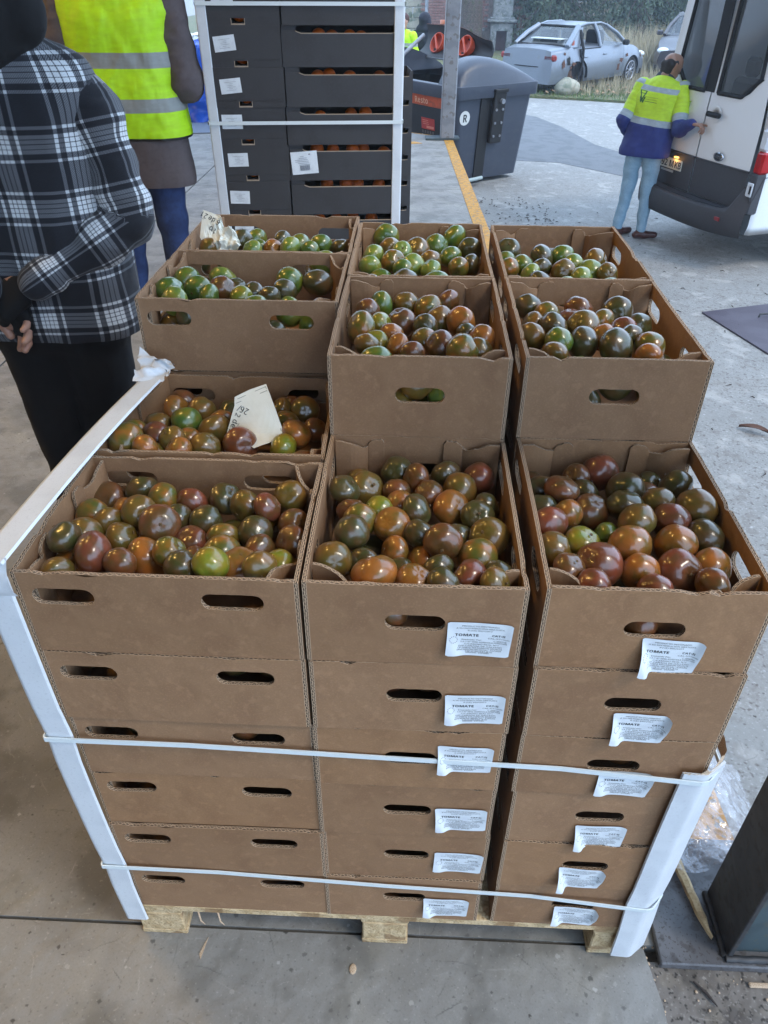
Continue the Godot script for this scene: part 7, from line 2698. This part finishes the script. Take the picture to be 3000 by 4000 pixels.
# ---------------------------------------------------------------- small things
func small_things() -> void:
	var flat := Transform3D(Basis(Vector3.RIGHT, Vector3.FORWARD, Vector3.UP), Vector3.ZERO)
	M.plate_steel = textured(tex(512, Color(0.345, 0.345, 0.355), [[66, 0.008, 4, 0.45, 0.7, Color(0.4, 0.4, 0.41), 0.7], [67, 0.02, 4, 0.6, 0.75, Color(0.25, 0.235, 0.23), 0.6], [68, 0.08, 3, 0.72, 0.8, Color(0.2, 0.18, 0.16), 0.6]]), 0.45, 0.4)
	# near steel column on its base plate
	var o := thing("steel_column", "dark steel column on a thick base plate beside the pallet", "column", Vector3(1.24, 0, 0))
	var g := Geo.new()
	g.box(Vector3(0.24, 0.006, -0.125), Vector3(0.76, 0.022, 0.285), Transform3D(), 0.003)
	part("base_plate", g.mesh(M.plate_steel), o)
	g = Geo.new()
	g.box(Vector3(0.006, 2.2, -0.0685), Vector3(0.012, 4.4, 0.137), Transform3D(), 0.002)
	part("flange", g.mesh(M.steel), o)
	g = Geo.new()
	g.box(Vector3(0.214, 2.2, -0.0685), Vector3(0.012, 4.4, 0.137), Transform3D(), 0.002)
	part("flange", g.mesh(M.steel), o)
	g = Geo.new()
	g.box(Vector3(0.11, 2.2, -0.02), Vector3(0.194, 4.4, 0.01))
	part("web", g.mesh(M.teal_steel), o)
	g = Geo.new()
	var nz := noise(530, 18.0, 3)
	for e in [[Vector3(-0.003, 0.02, -0.137), Vector3(-0.003, 0.02, 0.0)], [Vector3(-0.003, 0.02, 0.003), Vector3(0.222, 0.02, 0.003)]]:
		var p := []
		for k in 24:
			var q: Vector3 = e[0].lerp(e[1], k / 23.0)
			p.append(q + Vector3(1, 0.6, 1) * 0.003 * nz.get_noise_3dv(q * 5.0))
		g.tube(p, 0.008, 7)
	part("weld_bead", g.mesh(M.steel), o)
	# split stick
	g = Geo.new()
	var a := Vector3(1.18, 0.04, -0.22)
	var b := Vector3(1.219, 0.024, -0.035)
	var d := (b - a).normalized()
	var s := d.cross(Vector3.UP).normalized()
	var ring := []
	for k in 15:
		var t := k / 14.0
		var w := 0.0105 * (1.0 - 0.25 * t) * (1.0 if t < 0.78 else (1.0 - t) / 0.22 + 0.02)
		var c := a.lerp(b, t) + s * (0.0008 * sin(k * 2.1))
		ring.append([c - s * w + Vector3(0, -0.007, 0), c + s * w + Vector3(0, -0.007, 0), c + s * w * 0.95 + Vector3(0, 0.005, 0), c - s * w * 0.2 + Vector3(0, 0.008, 0), c - s * w + Vector3(0, 0.002, 0), c - s * w + Vector3(0, -0.007, 0)])
	for k in 14:
		for j in 5:
			g.quad(ring[k][j], ring[k][j + 1], ring[k + 1][j + 1], ring[k + 1][j])
	single("split_stick", g.mesh(M.pine), "pointed splinter of pine wood on the steel base plate", "stick")
	# crumpled stretch film over the dock edge
	M.film = mat(Color(0.93, 0.95, 1.0, 0.1), 0.1)
	M.film.transparency = BaseMaterial3D.TRANSPARENCY_ALPHA
	M.film.metallic_specular = 0.9
	var nf := noise(540, 7.0, 5, FastNoiseLite.TYPE_SIMPLEX)
	nf.fractal_type = FastNoiseLite.FRACTAL_RIDGED
	o = thing("stretch_film", "crumpled clear stretch film lying over the yellow dock edge", "plastic film")
	for layer in 3:
		var rows := []
		for i in 56:
			var row := []
			for j in 56:
				var u := i / 55.0
				var v := j / 55.0
				var x: float = [1.1, 1.13, 1.12][layer] + u * [0.33, 0.36, 0.2][layer] + 0.012 * sin(v * 9.0 + layer)
				var z: float = [-0.62, -0.56, -0.34][layer] + v * [0.42, 0.34, 0.17][layer] + 0.015 * sin(u * 8.0 + layer * 2.0)
				var y := 0.012 + 0.012 * layer + 0.035 * (nf.get_noise_3d(x * 1.2, layer * 4.0, z * 1.2) * 0.5 + 0.5) + 0.007 * nf.get_noise_3d(x * 3.0, layer * 9.0, z * 4.0)
				var over := x - edge_x(z)
				if over > 0.0:
					y -= over * 1.2
				row.append(Vector3(x, maxf(y, 0.006 + 0.003 * layer if over < 0.0 else -0.5), z))
			rows.append(row)
		g = Geo.new()
		g.grid(rows, true)
		part("film_layer", g.mesh(M.film), o)
	# bits on the floor by the column
	rng.seed = 61
	g = Geo.new()
	var pp := []
	for k in 14:
		var t := k / 13.0 * TAU * 1.1
		pp.append(Vector3(1.137 + 0.006 * sin(t), 0.021, -0.165 + 0.011 * (k / 13.0) + 0.003 * cos(t * 2.0)))
	g.tube(pp, 0.0014, 6)
	single("plastic_clip", g.mesh(M.white_board), "tiny white curled plastic clip on the steel base plate", "clip")
	g = Geo.new()
	g.tube([Vector3(1.165, -0.004, 0.04), Vector3(1.185, -0.003, 0.062), Vector3(1.2, -0.004, 0.085)], [0.002, 0.004, 0.0015], 6)
	single("twig", g.mesh(mat(Color(0.25, 0.22, 0.21), 0.9)), "short dark twig on the floor in front of the base plate", "twig")
	g = Geo.new()
	g.box(Vector3(1.315, -0.003, 0.042), Vector3(0.075, 0.006, 0.01), Transform3D(), 0.002)
	single("wood_chip", g.mesh(M.torn), "pale wood chip on the floor at the base plate edge", "wood chip")
	g = Geo.new()
	g.ball(Vector3(0, 0.002, 0), Vector3(0.008, 0.002, 0.011), 9, 6)
	single("pale_fleck", g.mesh(M.torn), "flattened pale fleck on the floor in front of the middle block", "fleck", Vector3(0.456, 0, 0.05))
	g = Geo.new()
	g.prism(PackedVector2Array([Vector2(0.128, -0.035), Vector2(0.135, -0.012), Vector2(0.14, 0.0), Vector2(0.137, -0.02), Vector2(0.133, -0.045)]), 0.0005, 0.002, flat)
	single("wood_sliver", g.mesh(M.torn), "thin pale sliver of wood on the floor near the left block", "sliver")
	# chips and crumbs of debris on the rough strip
	var st := Geo.new()
	for k in 160:
		var p := Vector3(rng.randf_range(1.08, 1.6), -0.006, rng.randf_range(0.03, 0.5))
		if rng.randf() < 0.4:
			p = Vector3(rng.randf_range(1.065, 1.098), -0.006, rng.randf_range(-0.12, 0.12))
		st.ball(p, Vector3(1, 0.6, 1) * rng.randf_range(0.001, 0.0035), 6, 4)
	struct_stuff("debris", st.mesh(M.torn), "pale crumbs of wood and grit on the rough dock edge", "debris")
	# dark plate on the yard
	g = Geo.new()
	g.prism(PackedVector2Array([Vector2(3.05, 5.6), Vector2(3.3, 4.75), Vector2(5.6, 5.4), Vector2(5.4, 6.4), Vector2(3.9, 5.9)]), GROUND, GROUND + 0.014, flat)
	o = thing("steel_plate", "flat dark steel trench plate lying on the yard", "steel plate")
	part("plate", g.mesh(textured(tex(128, Color(0.27, 0.245, 0.29), [[550, 0.02, 4, 0.45, 0.7, Color(0.31, 0.29, 0.33), 0.7]]), 0.5, 1.0)), o)
	g = Geo.new()
	g.tube([Vector3(3.5, GROUND + 0.015, -5.5), Vector3(3.5, GROUND + 0.04, -5.5), Vector3(3.72, GROUND + 0.04, -5.57), Vector3(3.72, GROUND + 0.015, -5.57)], 0.009, 6)
	part("lifting_eye", g.mesh(M.steel), o)
	# curled leaf and grit on the yard
	g = Geo.new()
	var rows := []
	for i in 9:
		var row := []
		for j in 5:
			var t := i / 8.0
			var w := 0.028 * sin(PI * clampf(t * 0.95 + 0.03, 0.0, 1.0))
			row.append(Vector3((t - 0.5) * 0.2, 0.012 + 0.02 * sin(t * 3.0) + 0.016 * absf(j / 2.0 - 1.0), (j / 2.0 - 1.0) * w))
		rows.append(row)
	g.grid(rows, true)
	var leaf := single("dry_leaf", g.mesh(mat(Color(0.36, 0.25, 0.2), 0.85)), "curled brown dry leaf on the yard right of the load", "leaf", Vector3(2.76, GROUND, -3.52))
	leaf.rotation.y = -0.55
	st = Geo.new()
	for k in 240:
		var p := Vector3(rng.randf_range(1.3, 2.2), GROUND + 0.006, -rng.randf_range(7.0, 9.6))
		if rng.randf() < 0.35:
			p = Vector3(rng.randf_range(1.5, 4.0), GROUND + 0.005, -rng.randf_range(2.5, 9.0))
		var an := rng.randf() * TAU
		var l := rng.randf_range(0.01, 0.06)
		st.tube([p, p + Vector3(cos(an) * l * 0.5, 0.008, sin(an) * l * 0.5), p + Vector3(cos(an + 0.4) * l, 0.0, sin(an + 0.4) * l)], [0.003, 0.004, 0.001], 4)
	struct_stuff("leaf_litter", st.mesh(mat(Color(0.2, 0.15, 0.12), 0.95)), "brown twigs and leaf litter on the yard by the bin", "litter")
	paper_scraps()

func paper_scraps() -> void:
	# torn sheet sticking up between the brown tomatoes; its square code is left out
	var ux := Vector3(1, 0.03, 0.05).normalized()
	var uy := Vector3(-0.04, 0.6, -0.8).normalized()
	var t := Transform3D(Basis(ux, uy, ux.cross(uy)).orthonormalized(), Vector3(0.262, 1.03, -0.45))
	var poly := PackedVector2Array([Vector2(0.012, 0.064), Vector2(-0.016, 0.052), Vector2(-0.044, 0.036), Vector2(-0.043, 0.02), Vector2(-0.058, -0.034), Vector2(-0.03, -0.036), Vector2(-0.008, -0.058), Vector2(0.008, -0.07), Vector2(0.03, -0.055), Vector2(0.054, -0.032), Vector2(0.034, 0.016)])
	var bend := func(p: Vector3) -> Vector3: return Vector3(p.x, p.y, p.z + 0.01 * sin(p.x * 40.0 + 1.0) * smoothstep(0.05, -0.05, p.y) + 0.02 * smoothstep(-0.03, -0.09, p.y) + 0.006 * sin(p.y * 35.0))
	var o := thing("paper_scrap", "torn white label sheet with printed numbers among brown tomatoes", "paper scrap")
	var g := Geo.new()
	g.prism(poly, -0.0004, 0.0004)
	g = dense(g)
	for k in g.v.size():
		g.v[k] = t * (bend.call(g.v[k]) as Vector3)
	part("sheet", renormal(g).mesh(M.paper_warm), o)
	var ink := Geo.new()
	ink.add(letters("26/", 0.0115), Transform3D(Basis(Vector3.BACK, deg_to_rad(155)), Vector3(-0.026, 0.012, 0)))
	ink.add(letters("2 de 2", 0.0105), Transform3D(Basis(Vector3.BACK, deg_to_rad(-112)), Vector3(-0.042, -0.012, 0)))
	for e in [[Vector2(-0.04, 0.024), Vector2(0.016, 0.05)], [Vector2(-0.038, 0.032), Vector2(0.012, 0.058)], [Vector2(0.012, 0.058), Vector2(0.048, -0.026)], [Vector2(-0.032, -0.012), Vector2(-0.045, -0.032)]]:
		var m: Vector2 = (e[0] + e[1]) * 0.5
		ink.box(Vector3(m.x, m.y, 0), Vector3(e[0].distance_to(e[1]), 0.0006, 0.0001), Transform3D(Basis(Vector3.BACK, (e[1] - e[0]).angle()), Vector3.ZERO) * Transform3D(Basis(), Transform3D(Basis(Vector3.BACK, (e[1] - e[0]).angle()), Vector3.ZERO).affine_inverse() * Vector3(m.x, m.y, 0) - Vector3(m.x, m.y, 0)))
	for k in ink.v.size():
		ink.v[k] = t * (bend.call(ink.v[k]) + Vector3(0, 0, 0.0011))
	part("lettering", ink.mesh(M.ink), o)
	# crumpled sheet on the rearmost left crate
	t = Transform3D(Basis(Vector3(0.86, -0.35, 0.36).normalized(), Vector3(0.1, 0.8, -0.58).normalized(), Vector3(0.0, 0.55, 0.83)).orthonormalized(), Vector3(0.065, 1.172, -1.07)).scaled_local(Vector3.ONE * 0.9)
	poly = PackedVector2Array([Vector2(-0.07, 0.045), Vector2(-0.02, 0.055), Vector2(0.005, 0.035), Vector2(0.04, 0.04), Vector2(0.07, 0.02), Vector2(0.072, -0.03), Vector2(0.02, -0.025), Vector2(-0.005, -0.045), Vector2(-0.04, -0.02)])
	var crumple := noise(560, 22.0, 3, FastNoiseLite.TYPE_SIMPLEX)
	bend = func(p: Vector3) -> Vector3: return p + Vector3(0.25, 0.25, 1.0) * 0.022 * crumple.get_noise_2d(p.x, p.y) * smoothstep(-0.05, 0.02, p.x)
	o = thing("paper_scrap", "crumpled white and yellowish paper on the rearmost left green tomatoes", "paper scrap")
	g = Geo.new()
	g.prism(poly, -0.0004, 0.0004)
	g = dense(g)
	for k in g.v.size():
		g.v[k] = t * (bend.call(g.v[k]) as Vector3)
	part("sheet", renormal(g).mesh(M.paper_warm), o)
	ink = Geo.new()
	ink.add(letters("6 de 21", 0.014), Transform3D(Basis(Vector3.BACK, PI), Vector3(-0.04, 0.035, 0)))
	ink.add(letters("16", 0.016), Transform3D(Basis(Vector3.BACK, PI), Vector3(-0.018, 0.012, 0)))
	ink.box(Vector3(-0.035, 0.025, 0), Vector3(0.06, 0.0006, 0.0001))
	for k in ink.v.size():
		ink.v[k] = t * (bend.call(ink.v[k]) + Vector3(0, 0, 0.0012))
	part("lettering", ink.mesh(M.ink), o)

func dense(g: Geo) -> Geo:
	# splits every triangle into four, three times
	for r in 3:
		var o := Geo.new()
		for k in range(0, g.i.size(), 3):
			var a := g.v[g.i[k]]
			var b := g.v[g.i[k + 1]]
			var c := g.v[g.i[k + 2]]
			var ab := (a + b) * 0.5
			var bc := (b + c) * 0.5
			var ca := (c + a) * 0.5
			for q in [[a, ab, ca], [ab, b, bc], [ca, bc, c], [ab, bc, ca]]:
				o.tri(q[0], q[2], q[1])
		g = o
	return g

func renormal(g: Geo) -> Geo:
	for k in range(0, g.i.size(), 3):
		var a := g.v[g.i[k]]
		var n := (g.v[g.i[k + 2]] - a).cross(g.v[g.i[k + 1]] - a).normalized()
		for j in 3:
			g.n[g.i[k + j]] = n
	return g

# ---------------------------------------------------------------- lamps under the canopy
func lamps() -> void:
	var warm := Color(1.0, 0.8, 0.45)
	for k in 4:
		var at: Vector3 = [Vector3(-1.7, 4.1, -1.1), Vector3(-2.2, 4.1, -3.2), Vector3(-6.2, 3.6, -4.6), Vector3(-6.4, 3.6, -2.2)][k]
		var o := thing("ceiling_lamp", "warm strip lamp under the canopy, %s" % ["over the plaid person", "over the vested person", "far left by the wall, rear one", "far left by the wall, front one"][k], "ceiling lamp", at, 0.2)
		var g := Geo.new()
		g.box(Vector3(0, 0.06, 0), Vector3(0.62, 0.1, 0.26), Transform3D(), 0.015)
		part("housing", g.mesh(M.galv), o)
		g = Geo.new()
		g.box(Vector3(0, 0.003, 0), Vector3(0.56, 0.012, 0.2))
		var m := mat(warm, 0.5)
		m.emission_enabled = true
		m.emission = warm
		m.emission_energy_multiplier = [4.0, 4.0, 9.0, 9.0][k]
		part("diffuser", g.mesh(m), o)
		var l := AreaLight3D.new()
		l.name = "lamp_light"
		l.light_color = warm
		l.light_energy = [0.9, 0.6, 5.0, 2.5][k]
		l.area_size = Vector2(0.56, 0.2)
		l.area_range = 30.0
		l.shadow_enabled = true
		l.rotation.x = -PI / 2
		l.position = Vector3(0, -0.008, 0)
		o.add_child(l)
